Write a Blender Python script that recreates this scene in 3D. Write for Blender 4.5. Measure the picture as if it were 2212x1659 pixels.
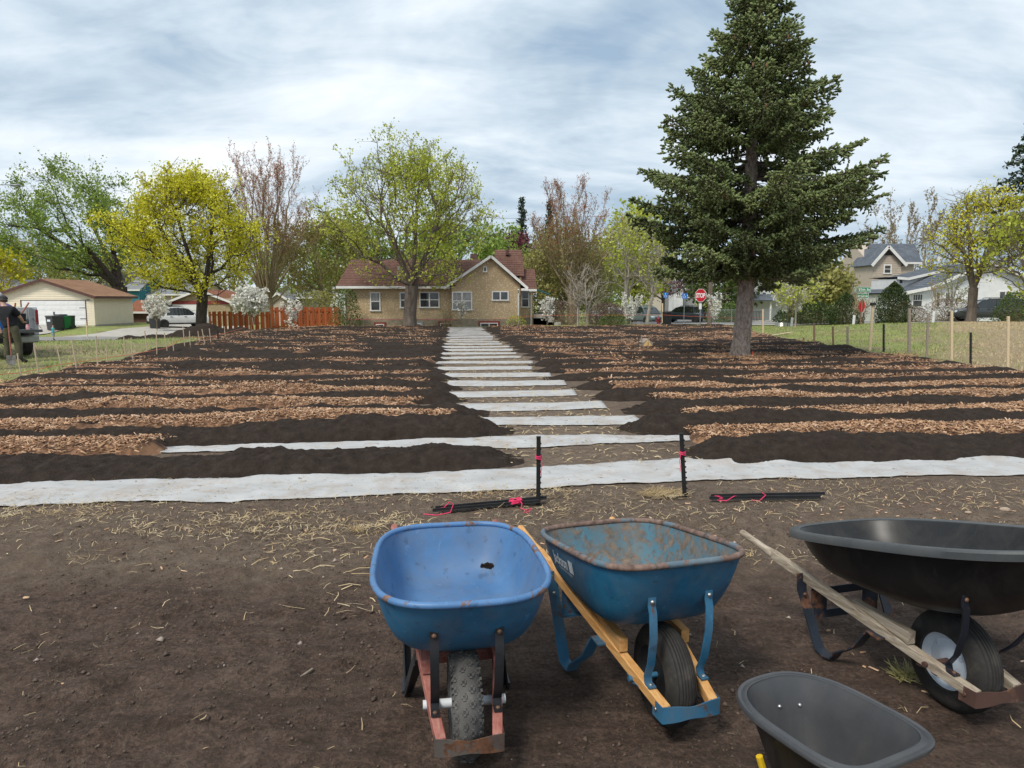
import bpy, bmesh, math, random
import numpy as np
from mathutils import Vector, Matrix
R = math.radians
random.seed(7); rng = np.random.default_rng(7)
scene = bpy.context.scene
for o in list(bpy.data.objects): bpy.data.objects.remove(o)

# ---------------------------------------------------------------- camera
CAM_H = 1.66; PITCH = 6.75; F = 1560.0; CX, CY = 1106.0, 829.5   # focal length and centre for a 2212 px wide frame
cam_d = bpy.data.cameras.new('camera'); cam = bpy.data.objects.new('camera', cam_d)
scene.collection.objects.link(cam); scene.camera = cam
cam_d.sensor_width = 36.0; cam_d.lens = 36.0*F/2212.0
cam_d.clip_start = 0.05; cam_d.clip_end = 2000
cam.location = (0, 0, CAM_H); cam.rotation_euler = (R(90-PITCH), 0, 0)

# ---------------------------------------------------------------- sky
SUN_EL, SUN_AZ = 52.0, 215.0      # azimuth clockwise from the viewing direction (+Y): behind the camera, to the left
world = bpy.data.worlds.new('World'); scene.world = world; world.use_nodes = True
wn, wl = world.node_tree.nodes, world.node_tree.links
wn.clear()
def wnode(t, **k):
    n = wn.new(t)
    for a, b in k.items(): setattr(n, a, b)
    return n
w_out = wnode('ShaderNodeOutputWorld'); w_bg = wnode('ShaderNodeBackground'); w_bg.inputs[1].default_value = 1.0
sky = wnode('ShaderNodeTexSky', sky_type='NISHITA', sun_disc=False, sun_elevation=R(SUN_EL), sun_rotation=R(SUN_AZ), altitude=250, air_density=1.0, dust_density=1.5)
def wmath(op, a, b=None, c=None):
    n = wnode('ShaderNodeMath', operation=op)
    for i, v in enumerate((a, b, c)):
        if v is None: continue
        if isinstance(v, (int, float)): n.inputs[i].default_value = v
        else: wl.new(v, n.inputs[i])
    return n.outputs[0]
tc = wnode('ShaderNodeTexCoord'); sep = wnode('ShaderNodeSeparateXYZ'); wl.new(tc.outputs['Generated'], sep.inputs[0])
zc = wmath('ADD', wmath('MAXIMUM', sep.outputs[2], 0.0), 0.30)
cu = wmath('DIVIDE', sep.outputs[0], zc); cv = wmath('DIVIDE', sep.outputs[1], zc)
comb = wnode('ShaderNodeCombineXYZ'); wl.new(cu, comb.inputs[0]); wl.new(cv, comb.inputs[1])
def wnoise(rot, scl, scale, detail, rough, dist, off):
    mp = wnode('ShaderNodeMapping'); wl.new(comb.outputs[0], mp.inputs[0])
    mp.inputs['Rotation'].default_value = (0, 0, R(rot)); mp.inputs['Scale'].default_value = scl; mp.inputs['Location'].default_value = off
    nz = wnode('ShaderNodeTexNoise'); nz.inputs['Scale'].default_value = scale; nz.inputs['Detail'].default_value = detail
    nz.inputs['Roughness'].default_value = rough; nz.inputs['Distortion'].default_value = dist
    wl.new(mp.outputs[0], nz.inputs['Vector']); return nz.outputs['Fac']
n1 = wnoise(-24, (1.0, 1.5, 1), 0.95, 5, 0.56, 0.6, (3.1, 1.7, 0))     # big banks
n2 = wnoise(-32, (1.0, 2.2, 1), 2.3, 6, 0.6, 0.5, (7.3, 2.2, 0))      # streaks inside them
n3 = wnoise(15, (1.0, 1.2, 1), 0.28, 2, 0.5, 0.0, (1.3, 5.2, 0))
cl = wmath('ADD', wmath('ADD', wmath('MULTIPLY', n1, 0.55), wmath('MULTIPLY', n2, 0.27)), wmath('MULTIPLY', n3, 0.18))
ramp = wnode('ShaderNodeValToRGB'); wl.new(cl, ramp.inputs[0])
cr = ramp.color_ramp; cr.elements[0].position = 0.385; cr.elements[0].color = (0.19, 0.255, 0.325, 1)
cr.elements[1].position = 0.65; cr.elements[1].color = (0.56, 0.572, 0.58, 1)
e = cr.elements.new(0.455); e.color = (0.29, 0.352, 0.412, 1)
e = cr.elements.new(0.53); e.color = (0.405, 0.455, 0.50, 1)
skyc = wnode('ShaderNodeMixRGB', blend_type='MULTIPLY'); skyc.inputs[0].default_value = 1.0
wl.new(sky.outputs[0], skyc.inputs[1]); skyc.inputs[2].default_value = (0.10, 0.10, 0.10, 1)
mixc = wnode('ShaderNodeMixRGB'); wl.new(skyc.outputs[0], mixc.inputs[1]); wl.new(ramp.outputs[0], mixc.inputs[2])
cov = wnode('ShaderNodeMapRange'); wl.new(cl, cov.inputs[0]); cov.inputs[1].default_value = 0.30; cov.inputs[2].default_value = 0.44
cov.inputs[3].default_value = 0.70; cov.inputs[4].default_value = 1.0
wl.new(cov.outputs[0], mixc.inputs[0])
wl.new(mixc.outputs[0], w_bg.inputs[0]); wl.new(w_bg.outputs[0], w_out.inputs[0])

# ---------------------------------------------------------------- sun behind the overcast
sun_d = bpy.data.lights.new('sun', 'SUN'); sun_d.energy = 1.5; sun_d.angle = R(14); sun_d.color = (1.0, 0.94, 0.84)
sun = bpy.data.objects.new('sun', sun_d); scene.collection.objects.link(sun)
az, el = R(SUN_AZ), R(SUN_EL)
sdir = Vector((math.sin(az)*math.cos(el), math.cos(az)*math.cos(el), math.sin(el)))
sun.rotation_euler = (-sdir).to_track_quat('-Z', 'Y').to_euler()
scene.view_settings.view_transform = 'Standard'; scene.view_settings.look = 'None'
scene.view_settings.exposure = 1.0; scene.view_settings.gamma = 1.0; scene.view_settings.use_curve_mapping = False
scene.render.engine = 'CYCLES'; scene.cycles.max_bounces = 6; scene.cycles.diffuse_bounces = 3; scene.cycles.glossy_bounces = 3
scene.cycles.transmission_bounces = 4; scene.cycles.transparent_max_bounces = 8
scene.cycles.use_denoising = True; scene.render.film_transparent = False

# ---------------------------------------------------------------- helpers
C = scene.collection
_p = R(PITCH)
def at(px, py, Y):
    """pixel of the 2212x1659 view and forward distance -> world point"""
    a, b = (px-CX)/F, (CY-py)/F
    yy = math.cos(_p)+b*math.sin(_p); zz = -math.sin(_p)+b*math.cos(_p)
    return Vector((a*Y/yy, Y, CAM_H+zz*Y/yy))

def _hash(ix, iy, s):
    n = (ix*374761393 + iy*668265263 + s*1274126177) & 0x7fffffff
    n = ((n ^ (n >> 13))*1274126177) & 0x7fffffff
    return ((n ^ (n >> 16)) & 0xffff)/65535.0
def vnoise(x, y, s=0):
    x = np.asarray(x, float); y = np.asarray(y, float)
    ix = np.floor(x).astype(np.int64); iy = np.floor(y).astype(np.int64); fx = x-ix; fy = y-iy
    fx = fx*fx*(3-2*fx); fy = fy*fy*(3-2*fy)
    a, b = _hash(ix, iy, s), _hash(ix+1, iy, s); c, d = _hash(ix, iy+1, s), _hash(ix+1, iy+1, s)
    return (a*(1-fx)+b*fx)*(1-fy)+(c*(1-fx)+d*fx)*fy - 0.5
def fbm(x, y, o=4, s=0, g=0.5):
    t = 0; a = 1.0
    for i in range(o):
        t = t+a*vnoise(np.asarray(x)*2**i, np.asarray(y)*2**i, s+i*17); a *= g
    return t
def sstep(a, b, x):
    t = np.clip((np.asarray(x, float)-a)/(b-a), 0, 1); return t*t*(3-2*t)

def link(o, parent=None):
    C.objects.link(o)
    if parent is not None: o.parent = parent
    return o
def tag(o, label=None, cat=None, group=None, kind=None):
    if label: o['label'] = label
    if cat: o['category'] = cat
    if group: o['group'] = group
    if kind: o['kind'] = kind
    return o
def thing(name, label, cat, loc=(0, 0, 0), rotz=0, group=None, rot=None):
    o = bpy.data.objects.new(name, None); o.empty_display_size = 0.1
    C.objects.link(o); o.location = loc; o.rotation_euler = rot if rot else (0, 0, rotz)
    return tag(o, label, cat, group)
def dup(o, parent=None):
    c = o.copy(); C.objects.link(c); c.parent = parent
    for ch in list(o.children): dup(ch, c)
    return c

class MB:
    def __init__(s): s.v = []; s.f = []
    def add(s, vs, fs):
        n = len(s.v); s.v.extend([tuple(v) for v in vs]); s.f.extend([tuple(i+n for i in f) for f in fs]); return s
    def box(s, c, d, rot=None, taper=None):
        hx, hy, hz = d[0]/2, d[1]/2, d[2]/2
        vs = [Vector((x*hx, y*hy, z*hz)) for z in (-1, 1) for y in (-1, 1) for x in (-1, 1)]
        if taper:
            for v in vs:
                if v.z > 0: v.x *= taper[0]; v.y *= taper[1]
        if rot is not None:
            m = rot if isinstance(rot, Matrix) else Matrix.Rotation(rot[2], 3, 'Z') @ Matrix.Rotation(rot[1], 3, 'Y') @ Matrix.Rotation(rot[0], 3, 'X')
            vs = [m @ v for v in vs]
        c = Vector(c); return s.add([v+c for v in vs], [(0, 2, 3, 1), (4, 5, 7, 6), (0, 1, 5, 4), (2, 6, 7, 3), (0, 4, 6, 2), (1, 3, 7, 5)])
    def bb(s, x0, x1, y0, y1, z0, z1): return s.box(((x0+x1)/2, (y0+y1)/2, (z0+z1)/2), (abs(x1-x0), abs(y1-y0), abs(z1-z0)))
    def prism(s, poly, axis, a, b):
        """2-D polygon pushed along axis ('x': poly is (y,z); 'y': (x,z); 'z': (x,y))"""
        def mk(p, t): return {'x': (t, p[0], p[1]), 'y': (p[0], t, p[1]), 'z': (p[0], p[1], t)}[axis]
        n = len(poly); vs = [mk(p, a) for p in poly]+[mk(p, b) for p in poly]
        fs = [tuple(range(n))[::-1], tuple(range(n, 2*n))]+[(i, (i+1) % n, n+(i+1) % n, n+i) for i in range(n)]
        return s.add(vs, fs)
    def bar(s, a, b, w, h, up=(0, 0, 1)):
        a, b = Vector(a), Vector(b); d = (b-a).normalized(); u = Vector(up)
        sd = d.cross(u); sd = sd.normalized() if sd.length > 1e-5 else Vector((1, 0, 0)); u = sd.cross(d)
        vs = [p+sd*(i*w/2)+u*(j*h/2) for p in (a, b) for i, j in ((-1, -1), (1, -1), (1, 1), (-1, 1))]
        return s.add(vs, [(0, 1, 2, 3), (7, 6, 5, 4), (0, 4, 5, 1), (1, 5, 6, 2), (2, 6, 7, 3), (3, 7, 4, 0)])
    def tube(s, pts, rad, n=8, caps=True, closed=False, flat=None):
        pts = [Vector(p) for p in pts]; m = len(pts); rad = [rad]*m if isinstance(rad, (int, float)) else rad
        vs = []; up = None
        for i, p in enumerate(pts):
            if closed: d = pts[(i+1) % m]-pts[i-1]
            else: d = pts[min(i+1, m-1)]-pts[max(i-1, 0)]
            d.normalize()
            if up is None: up = Vector((0, 0, 1)) if abs(d.z) < 0.9 else Vector((1, 0, 0))
            sd = d.cross(up).normalized(); up = sd.cross(d).normalized()
            fa, fb = flat if flat else (1, 1)
            for k in range(n):
                a = 2*math.pi*(k+0.5)/n; vs.append(p+sd*(math.cos(a)*rad[i]*fa)+up*(math.sin(a)*rad[i]*fb))
        fs = []; e = m if closed else m-1
        for i in range(e):
            j = (i+1) % m
            for k in range(n): fs.append((i*n+k, i*n+(k+1) % n, j*n+(k+1) % n, j*n+k))
        if caps and not closed: fs += [tuple(range(n))[::-1], tuple(range((m-1)*n, m*n))]
        return s.add(vs, fs)
    def strap(s, pts, w, t, side):
        """flat metal strap along pts; side = direction of its width"""
        pts = [Vector(p) for p in pts]; sd = Vector(side).normalized(); m = len(pts); vs = []
        for i, p in enumerate(pts):
            d = (pts[min(i+1, m-1)]-pts[max(i-1, 0)]).normalized(); nn = d.cross(sd).normalized()
            for a, b in ((-1, -1), (1, -1), (1, 1), (-1, 1)): vs.append(p+sd*(a*w/2)+nn*(b*t/2))
        fs = [(0, 1, 2, 3)[::-1], tuple(range((m-1)*4, m*4))]
        for i in range(m-1):
            for k in range(4): fs.append((i*4+k, i*4+(k+1) % 4, i*4+4+(k+1) % 4, i*4+4+k))
        return s.add(vs, fs)
    def lathe(s, prof, n=24, c=(0, 0, 0), axis='z', closed=False):
        c = Vector(c); vs = []; m = len(prof)
        for r, h in prof:
            for k in range(n):
                a = 2*math.pi*k/n; p = {'z': (r*math.cos(a), r*math.sin(a), h), 'x': (h, r*math.cos(a), r*math.sin(a)), 'y': (r*math.cos(a), h, r*math.sin(a))}[axis]
                vs.append(c+Vector(p))
        fs = [(i*n+k, i*n+(k+1) % n, ((i+1) % m)*n+(k+1) % n, ((i+1) % m)*n+k) for i in range(m if closed else m-1) for k in range(n)]
        if not closed:
            if prof[0][0] > 1e-6: fs.append(tuple(range(n))[::-1])
            if prof[-1][0] > 1e-6: fs.append(tuple(range((m-1)*n, m*n)))
        return s.add(vs, fs)
    def ball(s, c, r, n=10, m=7):
        r = (r, r, r) if isinstance(r, (int, float)) else r
        vs = []; c = Vector(c)
        for i in range(m+1):
            t = math.pi*i/m
            for k in range(n):
                a = 2*math.pi*k/n; vs.append(c+Vector((r[0]*math.sin(t)*math.cos(a), r[1]*math.sin(t)*math.sin(a), r[2]*math.cos(t))))
        return s.add(vs, [(i*n+k, (i+1)*n+k, (i+1)*n+(k+1) % n, i*n+(k+1) % n) for i in range(m) for k in range(n)])
    def build(s, name, mat, parent=None, smooth=False, bevel=0, loc=None, seg=1):
        me = bpy.data.meshes.new(name); me.from_pydata(s.v, [], s.f); me.validate()
        o = bpy.data.objects.new(name, me); me.materials.append(mat)
        bm = bmesh.new(); bm.from_mesh(me); bmesh.ops.recalc_face_normals(bm, faces=bm.faces)
        if bevel: bmesh.ops.bevel(bm, geom=[e for e in bm.edges if len(e.link_faces) == 2 and e.calc_face_angle(0) > 0.6], offset=bevel, segments=seg, affect='EDGES', clamp_overlap=True)
        bm.to_mesh(me); bm.free()
        if smooth:
            me.polygons.foreach_set('use_smooth', [True]*len(me.polygons))
            if smooth != 'all': me.set_sharp_from_angle(angle=R(40))
        link(o, parent)
        if loc is not None: o.location = loc
        return o

def big_mesh(name, verts, faces, mat, parent=None, tint=None, smooth=False, attrs=None):
    """fast mesh from arrays, faces all of one size; tint is one float for each face"""
    verts = np.ascontiguousarray(verts, np.float32); faces = np.ascontiguousarray(faces, np.int32); k = faces.shape[1]
    me = bpy.data.meshes.new(name); me.vertices.add(len(verts)); me.vertices.foreach_set('co', verts.ravel())
    me.loops.add(faces.size); me.loops.foreach_set('vertex_index', faces.ravel())
    me.polygons.add(len(faces)); me.polygons.foreach_set('loop_start', np.arange(len(faces), dtype=np.int32)*k)
    if smooth: me.polygons.foreach_set('use_smooth', np.ones(len(faces), bool))
    if tint is not None:
        a = me.attributes.new('tint', 'FLOAT', 'FACE'); a.data.foreach_set('value', np.ascontiguousarray(tint, np.float32))
    for nm, (dom, arr) in (attrs or {}).items():
        a = me.attributes.new(nm, 'FLOAT', dom); a.data.foreach_set('value', np.ascontiguousarray(arr, np.float32))
    me.update(calc_edges=True); me.materials.append(mat)
    return link(bpy.data.objects.new(name, me), parent)

# ---------------------------------------------------------------- materials
class NT:
    def __init__(s, name):
        m = bpy.data.materials.new(name); m.use_nodes = True; s.m = m; s.n = m.node_tree.nodes; s.l = m.node_tree.links
        s.bsdf = s.n['Principled BSDF']; s.out = s.n['Material Output']; s._tc = None
    def new(s, t, **k):
        n = s.n.new(t)
        for a, b in k.items(): setattr(n, a, b)
        return n
    def coord(s, kind='Object', scale=(1, 1, 1)):
        if s._tc is None: s._tc = s.new('ShaderNodeTexCoord')
        mp = s.new('ShaderNodeMapping'); mp.inputs['Scale'].default_value = scale
        s.l.new(s._tc.outputs[kind], mp.inputs[0]); return mp.outputs[0]
    def noise(s, vec, scale, detail=4, rough=0.55, dist=0):
        n = s.new('ShaderNodeTexNoise'); s.l.new(vec, n.inputs['Vector']); n.inputs['Scale'].default_value = scale
        n.inputs['Detail'].default_value = detail; n.inputs['Roughness'].default_value = rough; n.inputs['Distortion'].default_value = dist
        return n.outputs['Fac']
    def vor(s, vec, scale, out='Distance', feature='F1'):
        n = s.new('ShaderNodeTexVoronoi', feature=feature); s.l.new(vec, n.inputs['Vector']); n.inputs['Scale'].default_value = scale; return n.outputs[out]
    def math(s, op, a, b=None):
        n = s.new('ShaderNodeMath', operation=op)
        for i, v in enumerate((a, b)):
            if v is None: continue
            if isinstance(v, (int, float)): n.inputs[i].default_value = v
            else: s.l.new(v, n.inputs[i])
        return n.outputs[0]
    def ramp(s, fac, stops):
        n = s.new('ShaderNodeValToRGB'); s.l.new(fac, n.inputs[0]); e = n.color_ramp.elements
        def col(c): return tuple(c)+(1,) if len(c) == 3 else c
        e[0].position, e[0].color = stops[0][0], col(stops[0][1]); e[1].position, e[1].color = stops[-1][0], col(stops[-1][1])
        for p, c in stops[1:-1]: x = e.new(p); x.color = col(c)
        return n.outputs[0]
    def mix(s, fac, a, b, mode='MIX'):
        n = s.new('ShaderNodeMixRGB', blend_type=mode)
        for i, v in enumerate((fac, a, b)):
            if isinstance(v, (int, float)): n.inputs[i].default_value = v
            elif isinstance(v, tuple): n.inputs[i].default_value = v+(1,) if len(v) == 3 else v
            else: s.l.new(v, n.inputs[i])
        return n.outputs[0]
    def attr(s, name):
        n = s.new('ShaderNodeAttribute', attribute_name=name); return n.outputs['Fac']
    def bump(s, h, strength=0.5, dist=0.02, prev=None):
        n = s.new('ShaderNodeBump'); s.l.new(h, n.inputs['Height']); n.inputs['Strength'].default_value = strength; n.inputs['Distance'].default_value = dist
        if prev is not None: s.l.new(prev, n.inputs['Normal'])
        return n.outputs[0]
    def done(s, color=None, rough=None, normal=None, metal=0, spec=None):
        b = s.bsdf
        if color is not None: s.l.new(color, b.inputs['Base Color']) if not isinstance(color, tuple) else setattr(b.inputs['Base Color'], 'default_value', color+(1,))
        if rough is not None: s.l.new(rough, b.inputs['Roughness']) if not isinstance(rough, (int, float)) else setattr(b.inputs['Roughness'], 'default_value', rough)
        if normal is not None: s.l.new(normal, b.inputs['Normal'])
        b.inputs['Metallic'].default_value = metal
        if spec is not None: b.inputs['Specular IOR Level'].default_value = spec
        return s.m
def plain(name, c1, c2=None, scale=6, rough=0.7, bump=0, bscale=40, metal=0, detail=5, stretch=(1, 1, 1), spec=None, dist=0.004):
    """two-tone noise material with fine relief"""
    t = NT(name); v = t.coord('Object', stretch)
    c2 = c2 or tuple(x*0.75 for x in c1)
    col = t.ramp(t.noise(v, scale, detail, 0.6), [(0.33, c2), (0.67, c1)])
    nrm = t.bump(t.noise(v, bscale, 4), bump, dist) if bump else None
    return t.done(col, rough, nrm, metal, spec)
def leafmat(name, stops, rough=0.6, trans=0.35):
    t = NT(name); col = t.ramp(t.attr('tint'), stops)
    t.l.new(col, t.bsdf.inputs['Base Color']); t.bsdf.inputs['Roughness'].default_value = rough; t.bsdf.inputs['Specular IOR Level'].default_value = 0.25
    if trans:
        tr = t.new('ShaderNodeBsdfTranslucent'); t.l.new(col, tr.inputs[0]); mx = t.new('ShaderNodeMixShader'); mx.inputs[0].default_value = trans
        t.l.new(t.bsdf.outputs[0], mx.inputs[1]); t.l.new(tr.outputs[0], mx.inputs[2]); t.l.new(mx.outputs[0], t.out.inputs[0])
    return t.m
MT = {}
# ================================================================ terrain
PC_Y = [0, 6.5, 7.5, 9.9, 12.5, 16.6, 25, 44, 60]; PC_X = [1.9, .95, .78, .5, .12, -.5, -1.25, -2.85, -4.2]
def pc(y): return np.interp(y, PC_Y, PC_X)                      # centre line of the path through the plot
def xl(y): return np.interp(y, [0, 14.5, 43, 60], [-8.5, -9.9, -15.0, -18])   # left edge of the plot
def xr(y): return np.interp(y, [0, 12, 17, 28, 42, 60], [12.5, 11.8, 11.2, 11.0, 13.2, 14])
def H(x, y):
    x = np.asarray(x, float); y = np.asarray(y, float)
    left = sstep(-11, -24, x)
    z = -1.0*left*sstep(24, 48, y) + 0.42*sstep(-27, -34, x)*sstep(53, 58, y)
    z = z + 0.50*sstep(11.3, 19.5, x)*sstep(12, 26, y)*(1-sstep(33, 46, y))
    z = z + 0.06*sstep(9, 14, x)*sstep(26, 40, y)*(1-sstep(42, 52, y))
    z = z - 0.85*sstep(50, 76, y)*sstep(-6, 6, x)
    z = z - 0.13*sstep(26, 44, y)*(1-sstep(16, 26, np.abs(x)))
    z = z + 0.035*fbm(x*0.35, y*0.35, 3, 3)*sstep(3, 12, y)
    return z
def Hs(x, y): return float(H(x, y))

# soil / lawn material driven by what grows where
t = NT('ground_soil'); v = t.coord('Object')
big = t.noise(v, 0.9, 4); mid = t.noise(v, 7, 6, 0.65); fine = t.noise(v, 95, 6, 0.75); grain = t.vor(v, 150); cl2 = t.noise(v, 28, 6, 0.7)
soil = t.ramp(mid, [(0.28, (0.074, 0.049, 0.037)), (0.5, (0.118, 0.079, 0.060)), (0.75, (0.18, 0.126, 0.098))]); cl3 = t.noise(v, 52, 6, 0.72, .3); soil = t.mix(.6, soil, t.mix(1.0, soil, t.ramp(cl3, [(0.36, (0.25, 0.25, 0.25)), (0.5, (0.85, 0.85, 0.85)), (0.66, (1.9, 1.85, 1.8))]), 'MULTIPLY'))
soil = t.mix(t.math('MULTIPLY', t.ramp(fine, [(0.52, (0, 0, 0)), (0.72, (1, 1, 1))]), 0.45), soil, (0.19, 0.15, 0.125)); soil = t.mix(t.math('MULTIPLY', t.ramp(cl2, [(0.36, (1, 1, 1)), (0.46, (0, 0, 0))]), 0.55), soil, (0.036, 0.025, 0.02))
stk = t.noise(t.coord('Object', (1, 1, 1)), 1.0, 2); mpn = t.new('ShaderNodeMapping'); t.l.new(v, mpn.inputs[0]); mpn.inputs['Rotation'].default_value = (0, 0, R(-32)); mpn.inputs['Scale'].default_value = (.9, 4.5, 1)
soil = t.mix(t.math('MULTIPLY', t.ramp(t.noise(mpn.outputs[0], 1.1, 6, .65), [(.42, (0, 0, 0)), (.62, (1, 1, 1))]), .5), soil, t.mix(.5, soil, (0.18, 0.132, 0.104)))
soil = t.mix(t.math('MULTIPLY', t.ramp(t.noise(mpn.outputs[0], 2.1, 6, .65), [(.36, (1, 1, 1)), (.50, (0, 0, 0))]), .45), soil, (0.040, 0.028, 0.022))
dry = t.ramp(t.noise(v, 11, 6, 0.7), [(0.3, (0.135, 0.098, 0.072)), (0.55, (0.235, 0.178, 0.132)), (0.75, (0.34, 0.27, 0.205))])
c = t.mix(t.math('MULTIPLY', t.attr('dry'), t.ramp(big, [(0.3, (0.55, 0.55, 0.55)), (0.6, (1, 1, 1))])), soil, dry)
straw = t.ramp(t.noise(v, 9, 7, 0.75), [(0.3, (0.21, 0.15, 0.09)), (0.5, (0.37, 0.28, 0.18)), (0.72, (0.50, 0.40, 0.27))])
c = t.mix(t.attr('straw'), c, straw)
grass = t.ramp(t.noise(v, 5, 7, 0.7), [(0.3, (0.13, 0.175, 0.04)), (0.5, (0.245, 0.295, 0.085)), (0.75, (0.41, 0.40, 0.18))])
gm = t.math('MULTIPLY', t.attr('grass'), t.ramp(t.noise(v, 0.7, 5, 0.65), [(0.36, (0.1, 0.1, 0.1)), (0.56, (1, 1, 1))]))
c = t.mix(gm, c, grass)
nb = t.bump(fine, 0.9, 0.014); nb = t.bump(grain, 0.5, 0.007, nb); nb = t.bump(cl2, 0.8, 0.025, nb); nb = t.bump(cl3, 0.9, 0.02, nb); nb = t.bump(mid, 0.6, 0.03, nb)
MT['ground'] = t.done(c, 0.93, nb, spec=0.2)

def axis_pts(segs):
    out = [segs[0][0]]
    for a, b, d in segs:
        n = max(1, int(round((b-a)/d))); out += list(np.linspace(a, b, n+1)[1:])
    return np.array(out)
gx = axis_pts([(-900, -200, 100), (-200, -60, 20), (-60, -18, 1.5), (-18, -8, 0.5), (-8, -3.2, 0.12), (-3.2, 4.0, 0.034), (4.0, 9, 0.12), (9, 24, 0.5), (24, 60, 1.5), (60, 200, 20), (200, 900, 100)])
gy = axis_pts([(-900, -100, 100), (-100, -10, 15), (-10, 1.2, 0.8), (1.2, 5.6, 0.032), (5.6, 10, 0.07), (10, 22, 0.3), (22, 60, 0.6), (60, 110, 3), (110, 1000, 60)])
GX, GY = np.meshgrid(gx, gy)
def micro(x, y):
    """clods, rake marks and wheel tracks in the bare soil"""
    near = (1-sstep(9.0, 12, y))*sstep(-0.5, 1.0, y)*(1-.75*sstep(5.1, 5.9, y))
    a = R(32); u = x*math.cos(a)+y*math.sin(a); w = -x*math.sin(a)+y*math.cos(a)
    z = 0.055*fbm(x*1.3, y*1.3, 3, 11) + 0.055*fbm(u*0.9, w*5.0, 3, 21) + 0.030*fbm(x*9, y*9, 3, 31)+0.022*np.abs(fbm(x*19, y*19, 2, 41))
    for off, wd in ((-1.35, .16), (-0.75, .16), (1.9, .14)):           # wheel tracks, running away to the right
        d = w-off-0.25*np.sin(u*0.5); z = z-0.022*np.exp(-(d/wd)**2)*(1+0.6*np.sin(u*26))*sstep(-.5, .3, fbm(x*.5, y*.5, 2, 55)+.2)
    for bx, by in ((-.2, 2.75), (.5, 3.0), (1.65, 3.05), (.95, 2.05)):      # trodden flat round the barrows
        near = near*(1-.85*np.exp(-(((x-bx)/.55)**2+((y-by)/.65)**2)**2))
    return z*near
GZ = H(GX, GY)+micro(GX, GY)
inner = (GX > xl(GY)) & (GX < xr(GY)) & (GY < 46)
lft = GX <= xl(GY)+0.15*fbm(GX, GY, 2, 5); rgt = GX >= xr(GY)+0.3*fbm(GX, GY, 2, 6)
tanz = sstep(3.9, 4.7, GY+0.5*fbm(GX*.8, GY*.8, 3, 71)+0.10*(-GX))*(1-sstep(50, 55, GY))
pathm = np.exp(-((GX-pc(GY))/1.3)**4)*sstep(6, 7, GY)
a_dry = np.clip(np.where(inner, np.maximum(tanz*0.75, pathm), 0.6), 0, 1)
a_straw = np.zeros_like(GX); a_grass = np.zeros_like(GX)
rt = rgt & (GY > 9)
tan_edge = sstep(-1.5, 1.5, GX-(10.4+0.64*(GY-18))+1.5*fbm(GX*.5, GY*.5, 3, 8))
a_straw = np.where(rt & (GY < 46), np.clip(0.35+0.6*np.maximum(tan_edge, 0.35*sstep(-.05, .2, fbm(GX*.4, GY*.4, 3, 9))), 0, 1), a_straw)
a_grass = np.where(rt, np.where(GY < 46, 1-0.9*tan_edge, 1.0), a_grass)
lf = lft & (GY > 8)
strip = np.exp(-((GY-35.5-0.10*(GX+20))/4.6)**4)                        # brown turned strip in front of the alley
a_straw = np.where(lf, np.clip(0.55+0.8*fbm(GX*.5, GY*.5, 3, 12), 0, 1)*(1-strip), a_straw)
a_grass = np.where(lf, np.clip(1.0-0.9*np.exp(-((GY-23)/2.2)**2), 0, 1)*(1-strip), a_grass)
a_grass = np.where(GY >= 46, 1.0, a_grass)
a_dry = np.where(lf, 0.6*(1-strip), a_dry)
ny_, nx_ = GX.shape
idx = np.arange(ny_*nx_).reshape(ny_, nx_)
gf = np.stack([idx[:-1, :-1], idx[:-1, 1:], idx[1:, 1:], idx[1:, :-1]], -1).reshape(-1, 4)
ground = big_mesh('ground', np.stack([GX, GY, GZ], -1).reshape(-1, 3), gf, MT['ground'], smooth=True,
                  attrs={'dry': ('POINT', a_dry.ravel()), 'straw': ('POINT', a_straw.ravel()), 'grass': ('POINT', a_grass.ravel())})
tag(ground, 'bare brown soil and patchy lawn of the plot', kind='structure')

# ================================================================ planting rows
YK = [6.62, 8.2, 9.72, 11.1, 12.55, 14.05]
while YK[-1] < 43.5: YK.append(YK[-1]+1.53)
NROW = len(YK)
def slope(k): return 0.115-0.05*min(k/10, 1)
def yline(k, x): return YK[k]+slope(k)*(np.asarray(x)-pc(YK[k]))+0.05*np.sin(np.asarray(x)*0.8+k*1.7)
def yl_(kf, x):
    k = int(kf); fr = kf-k
    return yline(k, x)*(1-fr)+yline(min(k+1, NROW-1), x)*fr if k+1 < NROW else yline(k, x)+fr*1.53
SP = at(1598, 776, 19.9); SPX, SPY = SP.x, SP.y                      # the spruce

t = NT('bed_soil'); v = t.coord('Object')
mid = t.noise(v, 9, 6, 0.7); fine = t.noise(v, 75, 5, 0.75)
c = t.ramp(mid, [(0.3, (0.020, 0.0142, 0.011)), (0.55, (0.035, 0.0252, 0.0198)), (0.8, (0.061, 0.045, 0.036))])
c = t.mix(t.math('MULTIPLY', t.ramp(fine, [(0.6, (0, 0, 0)), (0.75, (1, 1, 1))]), 0.5), c, (0.10, 0.075, 0.058))
nb = t.bump(fine, 0.8, 0.012); nb = t.bump(t.vor(v, 55), 0.5, 0.012, nb); nb = t.bump(mid, 0.7, 0.03, nb)
MT['bed'] = t.done(c, 0.95, nb, spec=0.15)

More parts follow.
